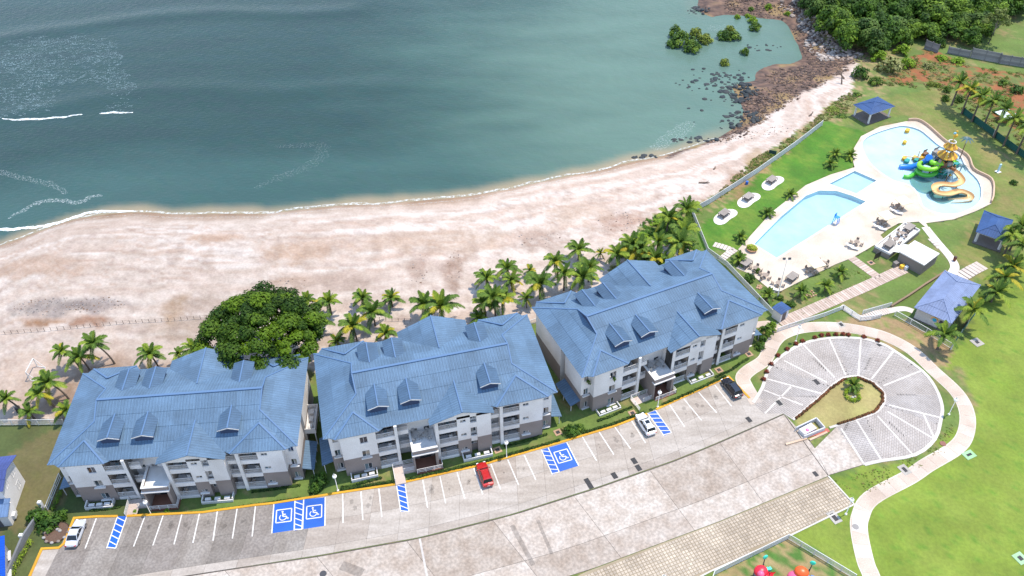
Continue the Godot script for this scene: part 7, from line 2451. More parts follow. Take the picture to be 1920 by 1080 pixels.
func build_pool_things() -> void:
	var deep := roof_mats("pavilion_blue", Color(0.29, 0.42, 0.64))
	var pale := roof_mats("clubhouse_blue", Color(0.60, 0.66, 0.82))
	var slab := worn("pavilion_floor", L(0.20, 0.17, 0.155), 0.85, 0.9, 0.4)
	var sq := func(a: Vector3, b: Vector3, c: Vector3, d: Vector3) -> Array: return [(a + b + c + d) / 4.0, (b - a + c - d) / 4.0, (c - b + d - a) / 4.0]
	var r1: Array = sq.call(Vector3(83.98,3,-186.81), Vector3(86.47,3,-181.65), Vector3(93.73,3,-185.68), Vector3(91.07,3,-190.21))
	var c1: Vector3 = r1[0]
	c1.y = 0.0
	pavilion("blue hipped pavilion with four white columns at the far end of the pool lawn", c1, r1[1], r1[2], 3.0, 1.1, 0.0, deep, slab, 0.97)
	var r2: Array = sq.call(Vector3(92.59,2.9,-135.53), Vector3(97.61,2.9,-133.16), Vector3(101.64,2.9,-139.13), Vector3(97.8,2.9,-143.61))
	var c2: Vector3 = r2[0]
	c2.y = 0.0
	pavilion("blue hipped pavilion with a dark floor at the right, behind dark palms", c2, r2[2], r2[1], 2.9, 1.3, 0.35, deep, slab, 0.95)
	var r3: Array = sq.call(Vector3(72.44,3.1,-114.23), Vector3(77.77,3.1,-109.64), Vector3(86.89,3.1,-119.97), Vector3(82.14,3.1,-124.09))
	var c3: Vector3 = r3[0]
	c3.y = 0.0
	var club := pavilion("clubhouse with a pale blue hipped roof shaded by palms at the foot of the steps", c3, r3[2], r3[1], 3.1, 1.5, 0.45, pale, slab, 0.9)
	club.name = "clubhouse"
	club.set_meta("category", "building")
	var cw := MB.new()
	var e1: Vector3 = r3[1] * 0.86
	var e2: Vector3 = r3[2] * 0.86
	var up := Vector3(0, 2.95, 0)
	for q in [[-e1 - e2, e1 - e2], [e1 - e2, e1 + e2], [e1 + e2, -e1 + e2], [-e1 + e2, -e1 - e2]]:
		cw.bar(q[0] + up / 2, q[1] + up / 2, 0.2, 2.95)
	part("wall", cw, worn("club_wall", L(0.66, 0.63, 0.60), 0.85, 0.3), club)
	emblem(club, -e2 * 1.02 + e1 * 0.15 + Vector3(0, 1.7, 0), -r3[2].normalized(), 0.85, L(0.85, 0.42, 0.03), L(0.02, 0.33, 0.50))
	var dw := MB.new()
	dw.bar(-e2 * 1.012 + e1 * 0.45 + Vector3(0, 1.1, 0), -e2 * 1.012 + e1 * 0.70 + Vector3(0, 1.1, 0), 0.22, 2.1)
	part("door", dw, mat("club_door", L(0.05, 0.05, 0.06), 0.4), club)
	# pool hut: flat white roof, grey walls, awning over a dark serving hatch
	var r4: Array = sq.call(Vector3(75.88,2.6,-130.65), Vector3(79.06,2.6,-126.42), Vector3(83.44,2.6,-129.87), Vector3(79.96,2.6,-134.06))
	var c4: Vector3 = r4[0]
	c4.y = 0.0
	var hut := thing("pool_hut", "grey walled pool hut with a flat white roof and striped awning", "hut", c4)
	var ax: Vector3 = r4[1]
	var az: Vector3 = r4[2]
	var hb := MB.new()
	var p8 := []
	for y in [-0.3, 2.4]:
		for s in [[-0.96, -0.96], [0.96, -0.96], [0.96, 0.96], [-0.96, 0.96]]:
			p8.append(ax * s[0] + az * s[1] + Vector3(0, y, 0))
	hb.hexa(p8)
	part("wall", hb, worn("hut_wall", L(0.27, 0.23, 0.20), 0.85, 0.3, 0.5), hut)
	var hr := MB.new()
	p8 = []
	for y in [2.41, 2.65]:
		for s in [[-1.0, -1.0], [1.0, -1.0], [1.0, 1.0], [-1.0, 1.0]]:
			p8.append(ax * s[0] + az * s[1] + Vector3(0, y, 0))
	hr.hexa(p8)
	part("roof", hr, worn("white_roof", L(0.82, 0.80, 0.78), 0.7, 0.3, 0.3), hut)
	var front := -ax.normalized()
	var aw := group_part("awning", hut)
	for i in 8:
		var a := az * (-0.95 + 1.35 * i / 8.0)
		var b := az * (-0.95 + 1.35 * (i + 0.93) / 8.0)
		var s := MB.new()
		var o := -ax * 0.97 + Vector3(0, 2.3, 0)
		var f := front * 1.3 + Vector3(0, -0.5, 0)
		s.hexa([o + a, o + b, o + b + f, o + a + f, o + a + Vector3(0, 0.05, 0), o + b + Vector3(0, 0.05, 0), o + b + f + Vector3(0, 0.05, 0), o + a + f + Vector3(0, 0.05, 0)])
		part("awning_slat", s, M["white_roof"], aw)
	var ho := MB.new()
	ho.bar(-ax * 0.975 + az * -0.55 + Vector3(0, 1.0, 0), -ax * 0.975 + az * 0.15 + Vector3(0, 1.0, 0), 0.06, 1.9)
	part("hatch", ho, mat("club_door", L(0.02, 0.02, 0.025), 0.4), hut)
	emblem(hut, az * 0.975 - ax * 0.45 + Vector3(0, 1.35, 0), az.normalized(), 0.6, L(0.75, 0.50, 0.03), L(0.14, 0.05, 0.16))
	for q in [["yellow drinks cooler in front of the pool hut", Vector2(76.35,-128.71), Vector3(0.9, 0.8, 0.7), L(0.75, 0.42, 0.03)], ["white cooler beside the yellow one at the pool hut", Vector2(76.96,-128.37), Vector3(0.6, 0.8, 0.6), L(0.7, 0.7, 0.7)], ["grey crate at the pool hut's left corner", Vector2(75.23,-129.39), Vector3(0.9, 1.0, 0.8), L(0.16, 0.14, 0.13)]]:
		var t := thing("cooler", q[0], "cooler", g3(q[1]), 0.5)
		var b := MB.new()
		b.box(Vector3(0, q[2].y * 0.42, 0), Vector3(q[2].x, q[2].y * 0.84, q[2].z))
		part("body", b, mat("cooler_%d" % int(q[3].g * 100), q[3], 0.5), t)
		var l := MB.new()
		l.box(Vector3(0, q[2].y * 0.92, 0), Vector3(q[2].x * 1.05, q[2].y * 0.14, q[2].z * 1.05))
		part("lid", l, mat("cooler_%d" % int(q[3].g * 100), q[3], 0.5), t)
	# raised picnic terrace
	var r5: Array = sq.call(Vector3(72.33,1.2,-134), Vector3(74.7,1.2,-131.58), Vector3(83.32,1.2,-139.05), Vector3(81.25,1.2,-141.81))
	var c5: Vector3 = r5[0]
	c5.y = 0.0
	var ter := thing("picnic_terrace", "raised white picnic terrace with a low parapet beside the pool hut", "terrace", c5)
	var tx: Vector3 = r5[1]
	var tz: Vector3 = r5[2]
	var tb := MB.new()
	p8 = []
	for y in [-0.3, 1.0]:
		for s in [[-1.0, -1.0], [1.0, -1.0], [1.0, 1.0], [-1.0, 1.0]]:
			p8.append(tx * s[0] + tz * s[1] + Vector3(0, y, 0))
	tb.hexa(p8)
	part("base", tb, M["hut_wall"], ter)
	var tf := MB.new()
	p8 = []
	for y in [1.004, 1.03]:
		for s in [[-0.94, -0.97], [0.94, -0.97], [0.94, 0.97], [-0.94, 0.97]]:
			p8.append(tx * s[0] + tz * s[1] + Vector3(0, y, 0))
	tf.hexa(p8)
	part("floor", tf, M["white_roof"], ter)
	var tp := MB.new()
	for q in [[-tx - tz, tx - tz], [tx - tz, tx + tz], [tx + tz, -tx + tz], [-tx + tz, -tx - tz]]:
		tp.bar(q[0] * 0.97 + Vector3(0, 1.2, 0), q[1] * 0.97 + Vector3(0, 1.2, 0), 0.2, 0.45)
	part("parapet", tp, M["white_roof"], ter)
	var ty := -atan2(tz.z, tz.x)
	var pos5 := func(u: float, v: float) -> Vector2: return Vector2(c5.x + tx.x * u + tz.x * v, c5.z + tx.z * u + tz.z * v)
	slab_shelter(pos5.call(0.0, 0.72), ty, "slatted day bed at the far end of the picnic terrace", 1.03)
	slab_shelter(pos5.call(0.1, -0.62), ty, "slatted day bed at the near end of the picnic terrace", 1.03)
	table_set(pos5.call(0.0, 0.28), 0.3, "far one of two patio sets in the middle of the picnic terrace", 1.03)
	table_set(pos5.call(0.05, -0.2), 0.7, "near one of two patio sets in the middle of the picnic terrace", 1.03)
	var bb := thing("black_board", "black notice board on legs at the picnic terrace's near end", "notice board", g3(Vector2(72.03,-131.12)), 0.5)
	var b1 := MB.new()
	b1.box(Vector3(0, 1.4, 0), Vector3(1.6, 1.5, 0.08))
	part("board", b1, mat("board_black", L(0.02, 0.02, 0.022), 0.5), bb)
	for x in [-0.7, 0.7]:
		var b2 := MB.new()
		b2.box(Vector3(x, 0.3, 0), Vector3(0.08, 0.9, 0.06))
		part("leg", b2, mat("board_black", L(0.02, 0.02, 0.022), 0.5), bb)
	# pool furniture
	var dy := -(Vector2(57.88,-158.76) - Vector2(45.01,-146.73)).angle()
	slab_shelter(Vector2(45.01,-146.73), dy, "slatted day bed on the sand pad nearest the palm grove", 0.05)
	slab_shelter(Vector2(51.33,-152.5), dy, "slatted day bed on the middle sand pad", 0.05)
	slab_shelter(Vector2(57.88,-158.76), dy, "slatted day bed on the far sand pad", 0.05)
	slab_shelter(Vector2(46.09,-130.22), dy, "slatted day bed at the deck's lower left corner", 0.1)
	slab_shelter(Vector2(54.01,-125.83), dy, "slatted day bed on the deck's lower edge, right of the floodlight", 0.1)
	for q in [[Vector2(47.65,-128.72), "patio set right of the corner day bed"], [Vector2(48.94,-126.6), "patio set nearest the floodlight pole on its left"], [Vector2(50.94,-124.2), "patio set at the foot of the floodlight's glare, lowest on the deck"], [Vector2(58.19,-127.94), "patio set under the left side of the lower cream parasol"], [Vector2(61.15,-129.96), "patio set right of the lower cream parasol"], [Vector2(69.71,-136.26), "patio set midway along the deck's lower edge"], [Vector2(82.05,-148.24), "patio set under the far cream parasol"], [Vector2(76.95,-142.79), "patio set under the middle cream parasol"]]:
		table_set(q[0], 0.5 + q[0].x, q[1])
	parasol(Vector2(59.04,-128.39), "cream parasol at the deck's lower edge, pale in the glare", L(0.82, 0.70, 0.46))
	parasol(Vector2(82.94,-148.22), "cream parasol nearest the splash pool", L(0.82, 0.70, 0.461))
	parasol(Vector2(77.73,-143.14), "cream parasol in the middle of the deck", L(0.82, 0.70, 0.462))
	parasol(Vector2(120.21,-183.07), "wide white parasol in the scrub behind the green screen", L(0.66, 0.76, 0.72), 2.0, 2.3, 0.0)
	for q in [[Vector2(81.03,-146.94), "white lounger left of a pair below the far cream parasol"], [Vector2(81.56,-146.17), "white lounger right of a pair below the far cream parasol"], [Vector2(75.77,-141.56), "white lounger left of a pair below the middle cream parasol"], [Vector2(76.3,-140.82), "white lounger right of a pair below the middle cream parasol"], [Vector2(68.28,-135.44), "white lounger left of a pair below the midway patio set"], [Vector2(68.71,-134.74), "white lounger right of a pair below the midway patio set"], [Vector2(49.8,-122.84), "white lounger by the floodlight pole"]]:
		lounger(q[0], dy + 0.4, q[1], L(0.62, 0.60, 0.58))
	var fl := thing("floodlight", "tall floodlight mast with two dark lamps at the pool deck's corner", "floodlight", g3(Vector2(50.08,-120.86)))
	var fp := MB.new()
	fp.tube(PackedVector3Array([Vector3(0, -0.2, 0), Vector3(0, 9.3, 0)]), PackedFloat32Array([0.12, 0.06]), 8)
	part("mast", fp, M["lamp_white"], fl)
	var fc := MB.new()
	fc.box(Vector3(0, 9.25, 0), Vector3(1.3, 0.09, 0.09))
	part("crossarm", fc, M["lamp_white"], fl)
	for x in [-0.5, 0.5]:
		var fh := MB.new()
		fh.boxb(Vector3(x, 9.45, -0.12), Vector3(0.5, 0.36, 0.26), Basis(Vector3.RIGHT, -0.5))
		part("lamp_head", fh, mat("lamp_dark", L(0.05, 0.05, 0.055), 0.5), fl)
	# kiosk
	var r6: Array = sq.call(Vector3(47.44,2.3,-115.77), Vector3(48.62,2.3,-113.61), Vector3(51.02,2.3,-115.46), Vector3(49.49,2.3,-117.16))
	var c6: Vector3 = r6[0]
	c6.y = 0.0
	var ki := thing("kiosk", "small kiosk with a blue sheet roof at the right block's end", "kiosk", c6)
	var kx: Vector3 = r6[1]
	var kz: Vector3 = r6[2]
	var kb := MB.new()
	p8 = []
	for y in [-0.2, 2.1]:
		for s in [[-0.8, -0.8], [0.8, -0.8], [0.8, 0.8], [-0.8, 0.8]]:
			p8.append(kx * s[0] + kz * s[1] + Vector3(0, y, 0))
	kb.hexa(p8)
	part("wall", kb, M["white_wall"], ki)
	var kr := group_part("roof", ki)
	for s in [-1.0, 1.0]:
		roof_plane(kr, [-kx + Vector3(0, 2.5, 0), kx + Vector3(0, 2.5, 0), kx + kz * s + Vector3(0, 2.25, 0), -kx + kz * s + Vector3(0, 2.25, 0)], deep, 3.0, 3.0)
	var kw := MB.new()
	kw.bar(kx * 0.81 - kz * 0.5 + Vector3(0, 1.0, 0), kx * 0.81 + kz * 0.3 + Vector3(0, 1.0, 0), 0.05, 1.9)
	part("door", kw, mat("club_door", L(0.02, 0.02, 0.025), 0.4), ki)
	# planter with a yellow bush at the pool corner
	var pot := thing("bowl_planter", "terracotta bowl planter with a yellow green bush at the pool's near corner", "planter", g3(Vector2(48.29,-135), 0.1))
	var pb := MB.new()
	pb.tube(PackedVector3Array([Vector3(0, 0, 0), Vector3(0, 0.25, 0), Vector3(0, 0.55, 0)]), PackedFloat32Array([0.7, 1.0, 1.15]), 16)
	part("bowl", pb, worn("terracotta", L(0.50, 0.27, 0.14), 0.8, 0.3), pot)
	partm("foliage", foliage([[Vector3(0, 0.8, 0), 0.9, 0.5], [Vector3(0.4, 0.8, 0.3), 0.7, 0.6], [Vector3(-0.4, 0.8, -0.2), 0.7, 0.4]], 330, 0.14, Color(0.16, 0.22, 0.02), Color(0.40, 0.42, 0.05), 0.6), leafm("leaf"), pot)
	var lg := thing("lifeguard_chair", "blue lifeguard chair standing at the swimming pool's edge", "chair", g3(Vector2(67.55,-143.26), 0.1), dy)
	var lb := MB.new()
	for x in [-0.4, 0.4]:
		for z in [-0.4, 0.4]:
			lb.bar(Vector3(x * 1.3, 0, z * 1.3), Vector3(x, 1.7, z), 0.09, 0.09)
	for y in [0.45, 0.9, 1.35]:
		lb.box(Vector3(0, y, 0.5), Vector3(0.95, 0.08, 0.08))
	part("frame", lb, mat("chair_blue", L(0.02, 0.22, 0.60), 0.5), lg)
	var ls := MB.new()
	ls.box(Vector3(0, 1.72, 0), Vector3(0.9, 0.08, 0.9))
	ls.box(Vector3(0, 2.1, -0.42), Vector3(0.9, 0.75, 0.08))
	part("seat", ls, mat("chair_blue", L(0.02, 0.22, 0.60), 0.5), lg)
	# stones in the garden strip
	for q in [[Vector2(56.58,-121.59), 0.8, "orange stone bed in the pool garden strip"], [Vector2(47.38,-123.83), 0.5, "small orange stone bed behind the large dark bush"], [Vector2(48.49,-120.31), 0.5, "orange stone bed at the floodlight's foot"]]:
		var t := thing("stone_bed", q[2], "stones", g3(q[0]))
		for i in 11:
			var a := i * 2.4
			var s := MB.new()
			var r: float = q[1] * sqrt((i + 0.5) / 11.0) * 1.3
			s.ball(Vector3(cos(a) * r, 0.08, sin(a) * r), Vector3(0.24, 0.16, 0.2), 7, 4)
			part("stone", s, worn("orange_stone_%d" % (i % 2), [L(0.55, 0.32, 0.18), L(0.62, 0.42, 0.28)][i % 2], 0.9, 0.9), t)
	var bin := thing("figure_stand_in", "dark red bin shape standing in for an unclear figure beside the pale path above the clubhouse", "bin", g3(Vector2(87.36,-130.68)))  # bin shape added in place of a figure, likely a person in red
	var bm := MB.new()
	bm.tube(PackedVector3Array([Vector3(0, 0, 0), Vector3(0, 0.95, 0)]), PackedFloat32Array([0.26, 0.32]), 12)
	part("body", bm, mat("figure_red", L(0.16, 0.035, 0.02), 0.6), bin)
	var bl := MB.new()
	bl.ball(Vector3(0, 0.95, 0), Vector3(0.34, 0.2, 0.34), 12, 4, 0.0)
	part("lid", bl, mat("figure_lid", L(0.05, 0.02, 0.015), 0.6), bin)
	var sh := thing("shower_post", "pale blue shower post on the grass right of the splash pool", "shower", g3(Vector2(109.24,-161.29)))
	var sb := MB.new()
	sb.box(Vector3(0, 1.0, 0), Vector3(0.5, 2.0, 0.25), 0.4)
	part("post", sb, mat("shower_blue", L(0.42, 0.60, 0.68), 0.5), sh)
	var sx := MB.new()
	sx.box(Vector3(0, 0.02, 0), Vector3(1.1, 0.1, 1.0), 0.4)
	part("tray", sx, M["white_trim"], sh)

func emblem(parent: Node3D, at: Vector3, out: Vector3, r: float, a: Color, b: Color) -> void: # a round two tone badge on a wall: an arc over a disc
	var f := Basis.looking_at(-out, Vector3.UP)
	var d := MB.new()
	d.tube(PackedVector3Array([at + out * 0.02, at + out * 0.06]), PackedFloat32Array([r * 0.42]), 14)
	var o := part("emblem", d, mat("emblem_%d" % int(b.b * 100), b, 0.5), parent)
	var e := MB.new()
	for i in 10:
		var p := lerpf(-0.5, 3.2, i / 10.0)
		var q := lerpf(-0.5, 3.2, (i + 1) / 10.0)
		e.bar(at + out * 0.05 + f * Vector3(cos(p), sin(p), 0) * r * 0.75, at + out * 0.05 + f * Vector3(cos(q), sin(q), 0) * r * 0.75, r * 0.3, 0.06)
	part("emblem_arc", e, mat("emblem_%d" % int(a.r * 100), a, 0.5), o)

func build_play() -> void:
	var base := Vector2(96.1,-160.66)
	var t := thing("water_playground", "jungle themed water playground with yellow roofed tower and three slides in the splash pool", "playground", Vector3(base.x, -0.25, base.y))
	var P0 := t.position
	var yel := mat("play_yellow", L(0.62, 0.34, 0.02), 0.55)
	var green := mat("play_green", L(0.01, 0.14, 0.075), 0.45)
	var lime := mat("play_lime", L(0.19, 0.52, 0.02), 0.35)
	var lime2 := mat("play_deep_lime", L(0.06, 0.36, 0.03), 0.35)
	var blue := mat("play_blue", L(0.01, 0.17, 0.62), 0.35)
	var tan := mat("play_tan", L(0.70, 0.44, 0.19), 0.45)
	var teal := mat("play_teal", L(0.01, 0.25, 0.22), 0.45)
	var brown := mat("play_brown", L(0.20, 0.10, 0.05), 0.6)
	var leaf := mat("play_leaf", L(0.012, 0.065, 0.09), 0.5)
	var grey := mat("play_grey", L(0.25, 0.22, 0.20), 0.6)
	# tower
	for i in 8:
		var a := TAU * i / 8.0
		var p := MB.new()
		p.tube(PackedVector3Array([Vector3(cos(a) * 1.5, 0, sin(a) * 1.5), Vector3(cos(a) * 1.5, 5.4, sin(a) * 1.5)]), PackedFloat32Array([0.1]), 7)
		part("post", p, green, t)
	for q in [[1.3, 1.9, teal], [2.9, 1.9, brown]]:
		var p := MB.new()
		p.tube(PackedVector3Array([Vector3(0, q[0], 0), Vector3(0, q[0] + 0.18, 0)]), PackedFloat32Array([q[1]]), 8)
		part("platform", p, q[2], t)
	for i in 8:
		for y in [1.5, 3.1]:
			var a := TAU * i / 8.0
			var b := TAU * (i + 1) / 8.0
			if i % 3 == 0 and y < 2:
				continue
			var p := MB.new()
			p.bar(Vector3(cos(a) * 1.5, y + 0.5, sin(a) * 1.5), Vector3(cos(b) * 1.5, y + 0.5, sin(b) * 1.5), 0.08, 0.85)
			part("guard_panel", p, [green, teal, brown][i % 3], t)
	# eight sided straw coloured roof, in ribs, and the smaller one on top
	for q in [[5.2, 2.15, 6.3, 0.8, 16], [7.3, 1.5, 8.3, 0.6, 12]]:
		for i in q[4]:
			var a: float = TAU * i / q[4]
			var b: float = TAU * (i + 0.9) / q[4]
			var r := MB.new()
			r.hexa([Vector3(cos(a) * q[1], q[0], sin(a) * q[1]), Vector3(cos(b) * q[1], q[0], sin(b) * q[1]), Vector3(cos(b) * q[3], q[2], sin(b) * q[3]), Vector3(cos(a) * q[3], q[2], sin(a) * q[3]), Vector3(cos(a) * q[1], q[0] + 0.14, sin(a) * q[1]), Vector3(cos(b) * q[1], q[0] + 0.14, sin(b) * q[1]), Vector3(cos(b) * q[3], q[2] + 0.14, sin(b) * q[3]), Vector3(cos(a) * q[3], q[2] + 0.14, sin(a) * q[3])])
			part("roof_rib", r, yel if i % 2 else mat("play_amber", L(0.36, 0.17, 0.02), 0.6), t)
	for i in 5:
		var a := TAU * i / 5.0
		var p := MB.new()
		p.tube(PackedVector3Array([Vector3(cos(a) * 0.7, 6.2, sin(a) * 0.7), Vector3(cos(a) * 0.8, 7.6, sin(a) * 0.8)]), PackedFloat32Array([0.1]), 6)
		part("upper_post", p, brown, t)
	var ring := PackedVector3Array()
	for i in 17:
		ring.append(Vector3(cos(TAU * i / 16.0) * 0.75, 8.75, sin(TAU * i / 16.0) * 0.75))
	var rg := MB.new()
	rg.tube(ring, PackedFloat32Array([0.13]), 6, false)
	part("crow_nest", rg, mat("play_pale", L(0.55, 0.50, 0.48), 0.5), t)
	var mast := MB.new()
	mast.tube(PackedVector3Array([Vector3(0, 6.3, 0), Vector3(0, 11.4, 0)]), PackedFloat32Array([0.14, 0.06]), 7)
	part("mast", mast, yel, t)
	for q in [[Vector3(0.2, 10.2, 0), 0.55, yel], [Vector3(-0.2, 10.9, 0.1), 0.35, mat("play_sky", L(0.20, 0.42, 0.52), 0.5)], [Vector3(0.2, 11.3, 0), 0.25, yel]]:
		var f := MB.new()
		f.ball(q[0], Vector3(q[1], q[1] * 0.8, q[1] * 0.6), 8, 6)
		part("bucket", f, q[2], t)
	# slides
	var blue_path := sweep(PackedVector3Array([Vector3(93.46,2.9,-162.99) - P0, Vector3(92.96,2.7,-162.45) - P0, Vector3(92.25,1.6,-162.86) - P0, Vector3(90.73,0.6,-163.14) - P0, Vector3(89.52,0.25,-163.49) - P0, Vector3(88.06,0.1,-163.66) - P0]))
	var bs := MB.new()
	bs.tube(blue_path, PackedFloat32Array([0.62]), 12)
	part("blue_tube_slide", bs, blue, t)
	var bt := MB.new()
	bt.tube(PackedVector3Array([Vector3(94.19,2.2,-164.05) - P0, Vector3(92.45,4.2,-161.01) - P0]), PackedFloat32Array([0.85, 0.75]), 10)
	part("blue_turret", bt, blue, t)
	var gp := PackedVector3Array([Vector3(-0.8, 3.6, 0.8), Vector3(92.95,3.6,-160) - P0])
	var gc := Vector3(92.8,0,-160.77) - P0
	for i in 20:
		var a := -0.9 + i * 0.62
		gp.append(Vector3(gc.x + cos(a) * 1.95, 3.5 - i * 0.155, gc.z + sin(a) * 1.95))
	gp.append(Vector3(88.92,0.2,-159.76) - P0)
	gp.append(Vector3(87.6,0.1,-159.95) - P0)
	gp = sweep(gp, 4)
	var half := gp.size() / 2
	var g1 := MB.new()
	g1.tube(gp.slice(0, half + 1), PackedFloat32Array([0.48]), 12)
	part("green_spiral_slide", g1, lime, t)
	var g2 := MB.new()
	g2.tube(gp.slice(half), PackedFloat32Array([0.48]), 12)
	part("green_spiral_slide", g2, lime2, t)
	var tp := sweep(PackedVector3Array([Vector3(0.9, 3.2, 0.8), Vector3(96.72,2.9,-159.46) - P0, Vector3(97.99,2.5,-157.3) - P0, Vector3(98.01,2.2,-155.08) - P0, Vector3(96.04,2,-154.02) - P0, Vector3(93.4,1.85,-154.52) - P0, Vector3(91.78,1.7,-153.78) - P0, Vector3(91.77,1.5,-152.07) - P0, Vector3(93.97,1.3,-151.69) - P0, Vector3(97.03,1.1,-152.87) - P0, Vector3(98.83,0.8,-152.25) - P0, Vector3(98.81,0.5,-151.1) - P0, Vector3(97.06,0.2,-150.79) - P0, Vector3(94.26,0,-150.76) - P0]))
	var ts := MB.new()
	ts.tube(tp, PackedFloat32Array([0.72]), 10, false, PI, TAU)
	part("tan_open_slide", ts, tan, t)
	var lp := sweep(PackedVector3Array([Vector3(1.2, 2.9, 0), Vector3(100.07,1.6,-163.9) - P0, Vector3(101.95,0.3,-164.53) - P0]))
	var lsl := MB.new()
	lsl.tube(lp, PackedFloat32Array([0.45]), 8, false, PI, TAU)
	part("lime_slide", lsl, lime, t)
	for i in 9:
		var p: Vector3 = tp[mini(6 + i * 8, tp.size() - 1)]
		if p.y < 0.9:
			continue
		var s := MB.new()
		s.tube(PackedVector3Array([Vector3(p.x, 0, p.z), Vector3(p.x, p.y - 0.6, p.z)]), PackedFloat32Array([0.08]), 6)
		part("slide_post", s, green, t)
	# blue green play palms
	for q in [[Vector3(103.1,0,-167.15), 5.2], [Vector3(99.36,0,-159.29), 3.2], [Vector3(95.61,0,-156.93), 3.4], [Vector3(93.78,0,-161.16), 4.2], [Vector3(96.11,0,-162.58), 4.6]]:
		var p: Vector3 = q[0] - P0
		var s := MB.new()
		s.tube(PackedVector3Array([Vector3(p.x, 0, p.z), Vector3(p.x, q[1], p.z)]), PackedFloat32Array([0.13, 0.09]), 7)
		var o := part("play_palm", s, brown, t)
		for i in 9:
			var a := TAU * i / 9.0
			var d := Vector3(cos(a), 0, sin(a))
			var w := Vector3(-sin(a), 0, cos(a)) * 0.22
			var c := Vector3(p.x, q[1], p.z)
			var f := MB.new()
			f.quad(c - w * 0.4, c + w * 0.4, c + d * 0.8 + w + Vector3(0, 0.22, 0), c + d * 0.8 - w + Vector3(0, 0.22, 0))
			f.quad(c + d * 0.8 - w + Vector3(0, 0.22, 0), c + d * 0.8 + w + Vector3(0, 0.22, 0), c + d * 1.6 + w * 0.3 + Vector3(0, -0.25, 0), c + d * 1.6 - w * 0.3 + Vector3(0, -0.25, 0))
			part("leaf_blade", f, leaf, o)
	# climbing ramp, nets and side decks
	for q in [[Vector3(94.45,0,-166.55), Vector3(1.3, 2.2, 0.8), brown], [Vector3(93.61,0,-165.92), Vector3(0.8, 1.6, 0.7), yel], [Vector3(96.98,0,-166.47), Vector3(1.8, 2.6, 1.4), grey], [Vector3(98.26,0,-161.01), Vector3(1.4, 1.3, 1.2), mat("play_lilac", L(0.45, 0.36, 0.66), 0.5)], [Vector3(95.55,0,-161.1), Vector3(2.2, 1.6, 1.2), teal]]:
		var p: Vector3 = q[0] - P0
		var s := MB.new()
		s.box(Vector3(p.x, q[1].y / 2, p.z), q[1], 0.5)
		s.box(Vector3(p.x, q[1].y + 0.35, p.z - q[1].z / 2), Vector3(q[1].x, 0.5, 0.06), 0.5)
		part("side_deck", s, q[2], t)
	var pr := RandomNumberGenerator.new()
	pr.seed = 12
	for i in 34: # braces, nets and little decks that crowd the tower
		var a := pr.randf() * TAU
		var b := a + pr.randf_range(-0.9, 0.9)
		var u := Vector3(cos(a) * pr.randf_range(1.2, 2.9), pr.randf_range(0.6, 4.6), sin(a) * pr.randf_range(1.2, 2.6))
		var w := Vector3(cos(b) * pr.randf_range(1.0, 2.6), pr.randf_range(0.6, 5.2), sin(b) * pr.randf_range(1.0, 2.4))
		var s := MB.new()
		if i % 3 == 0:
			s.box(u, Vector3(pr.randf_range(0.5, 1.1), pr.randf_range(0.4, 1.0), pr.randf_range(0.4, 0.9)), a)
			part("crate", s, [brown, green, teal, grey, yel][i % 5], t)
		else:
			s.bar(u, w, 0.14, 0.14)
			part("brace", s, [green, brown, yel, green, teal][i % 5], t)
	# loose floor elements in the water
	for q in [["yellow water jet block alone at the pool's far end", Vector2(95.21,-179.03), yel, 1.2], ["yellow water jet block between the far one and the tower", Vector2(92.76,-173.88), yel, 1.0], ["yellow water jet block beside a teal one, left", Vector2(90.27,-167.13), yel, 1.1], ["yellow water jet block beside a teal one, right", Vector2(92.76,-167.27), yel, 1.2], ["teal water jet block, left", Vector2(90.49,-166.02), teal, 1.3], ["teal water jet block, right, nearest the blue slide", Vector2(92.81,-166.38), teal, 1.3]]:
		var o := thing("water_jet_block", q[0], "water toy", Vector3(q[1].x, -0.25, q[1].y), -0.6)
		var s := MB.new()
		s.box(Vector3(0, 0.35, 0), Vector3(0.8 * q[3], 0.7, 0.8 * q[3]))
		part("block", s, q[2], o)
		var n := MB.new()
		n.box(Vector3(0, 0.76, 0.2), Vector3(0.55 * q[3], 0.12, 1.1 * q[3]))
		part("cap", n, q[2], o)
	var beam := thing("water_spray_arm", "long tan spray arm reaching left over the splash pool", "water toy", Vector3(93.36,0,-167.25) - Vector3(0, 0.25, 0))
	var bm := MB.new()
	bm.bar(Vector3(89.25,2,-165.18) - beam.position, Vector3(92.53,2.2,-164.1) - beam.position, 0.16, 0.16)
	bm.tube(PackedVector3Array([Vector3.ZERO, Vector3(0, 2.3, 0)]), PackedFloat32Array([0.1]), 6)
	part("arm", bm, tan, beam)
	# the pit with the white trailer at the circle garden
	var pit := thing("walled_pit", "white walled pit with a pink marked white box at the circle garden's tip", "enclosure", Vector3(47.78,0,-89.07))
	var wm: Material = worn("pit_wall", L(0.66, 0.66, 0.68), 0.8, 0.3)
	var cs := [Vector3(45.24,0.9,-88.94), Vector3(49.02,0.9,-90.85), Vector3(49.83,0.9,-88.83), Vector3(46.06,0.9,-87.19)]
	for i in 4:
		var a: Vector3 = cs[i] - pit.position - Vector3(0, 0.45, 0)
		var b: Vector3 = cs[(i + 1) % 4] - pit.position - Vector3(0, 0.45, 0)
		if i == 3:
			continue
		var w := MB.new()
		w.bar(a, b, 0.18, 0.9)
		part("wall", w, wm, pit)
	var bxx := MB.new()
	bxx.box(Vector3(47.12,0.35,-88.8) - pit.position, Vector3(2.6, 0.7, 1.3), 0.5)
	part("white_box", bxx, M["white_roof"], pit)
	var pk := MB.new()
	pk.ball(Vector3(46.95,0.75,-88.48) - pit.position, Vector3(0.3, 0.2, 0.3), 10, 6)
	part("pink_ball", pk, mat("pink", L(0.75, 0.16, 0.34), 0.5), pit)
	var rd := MB.new()
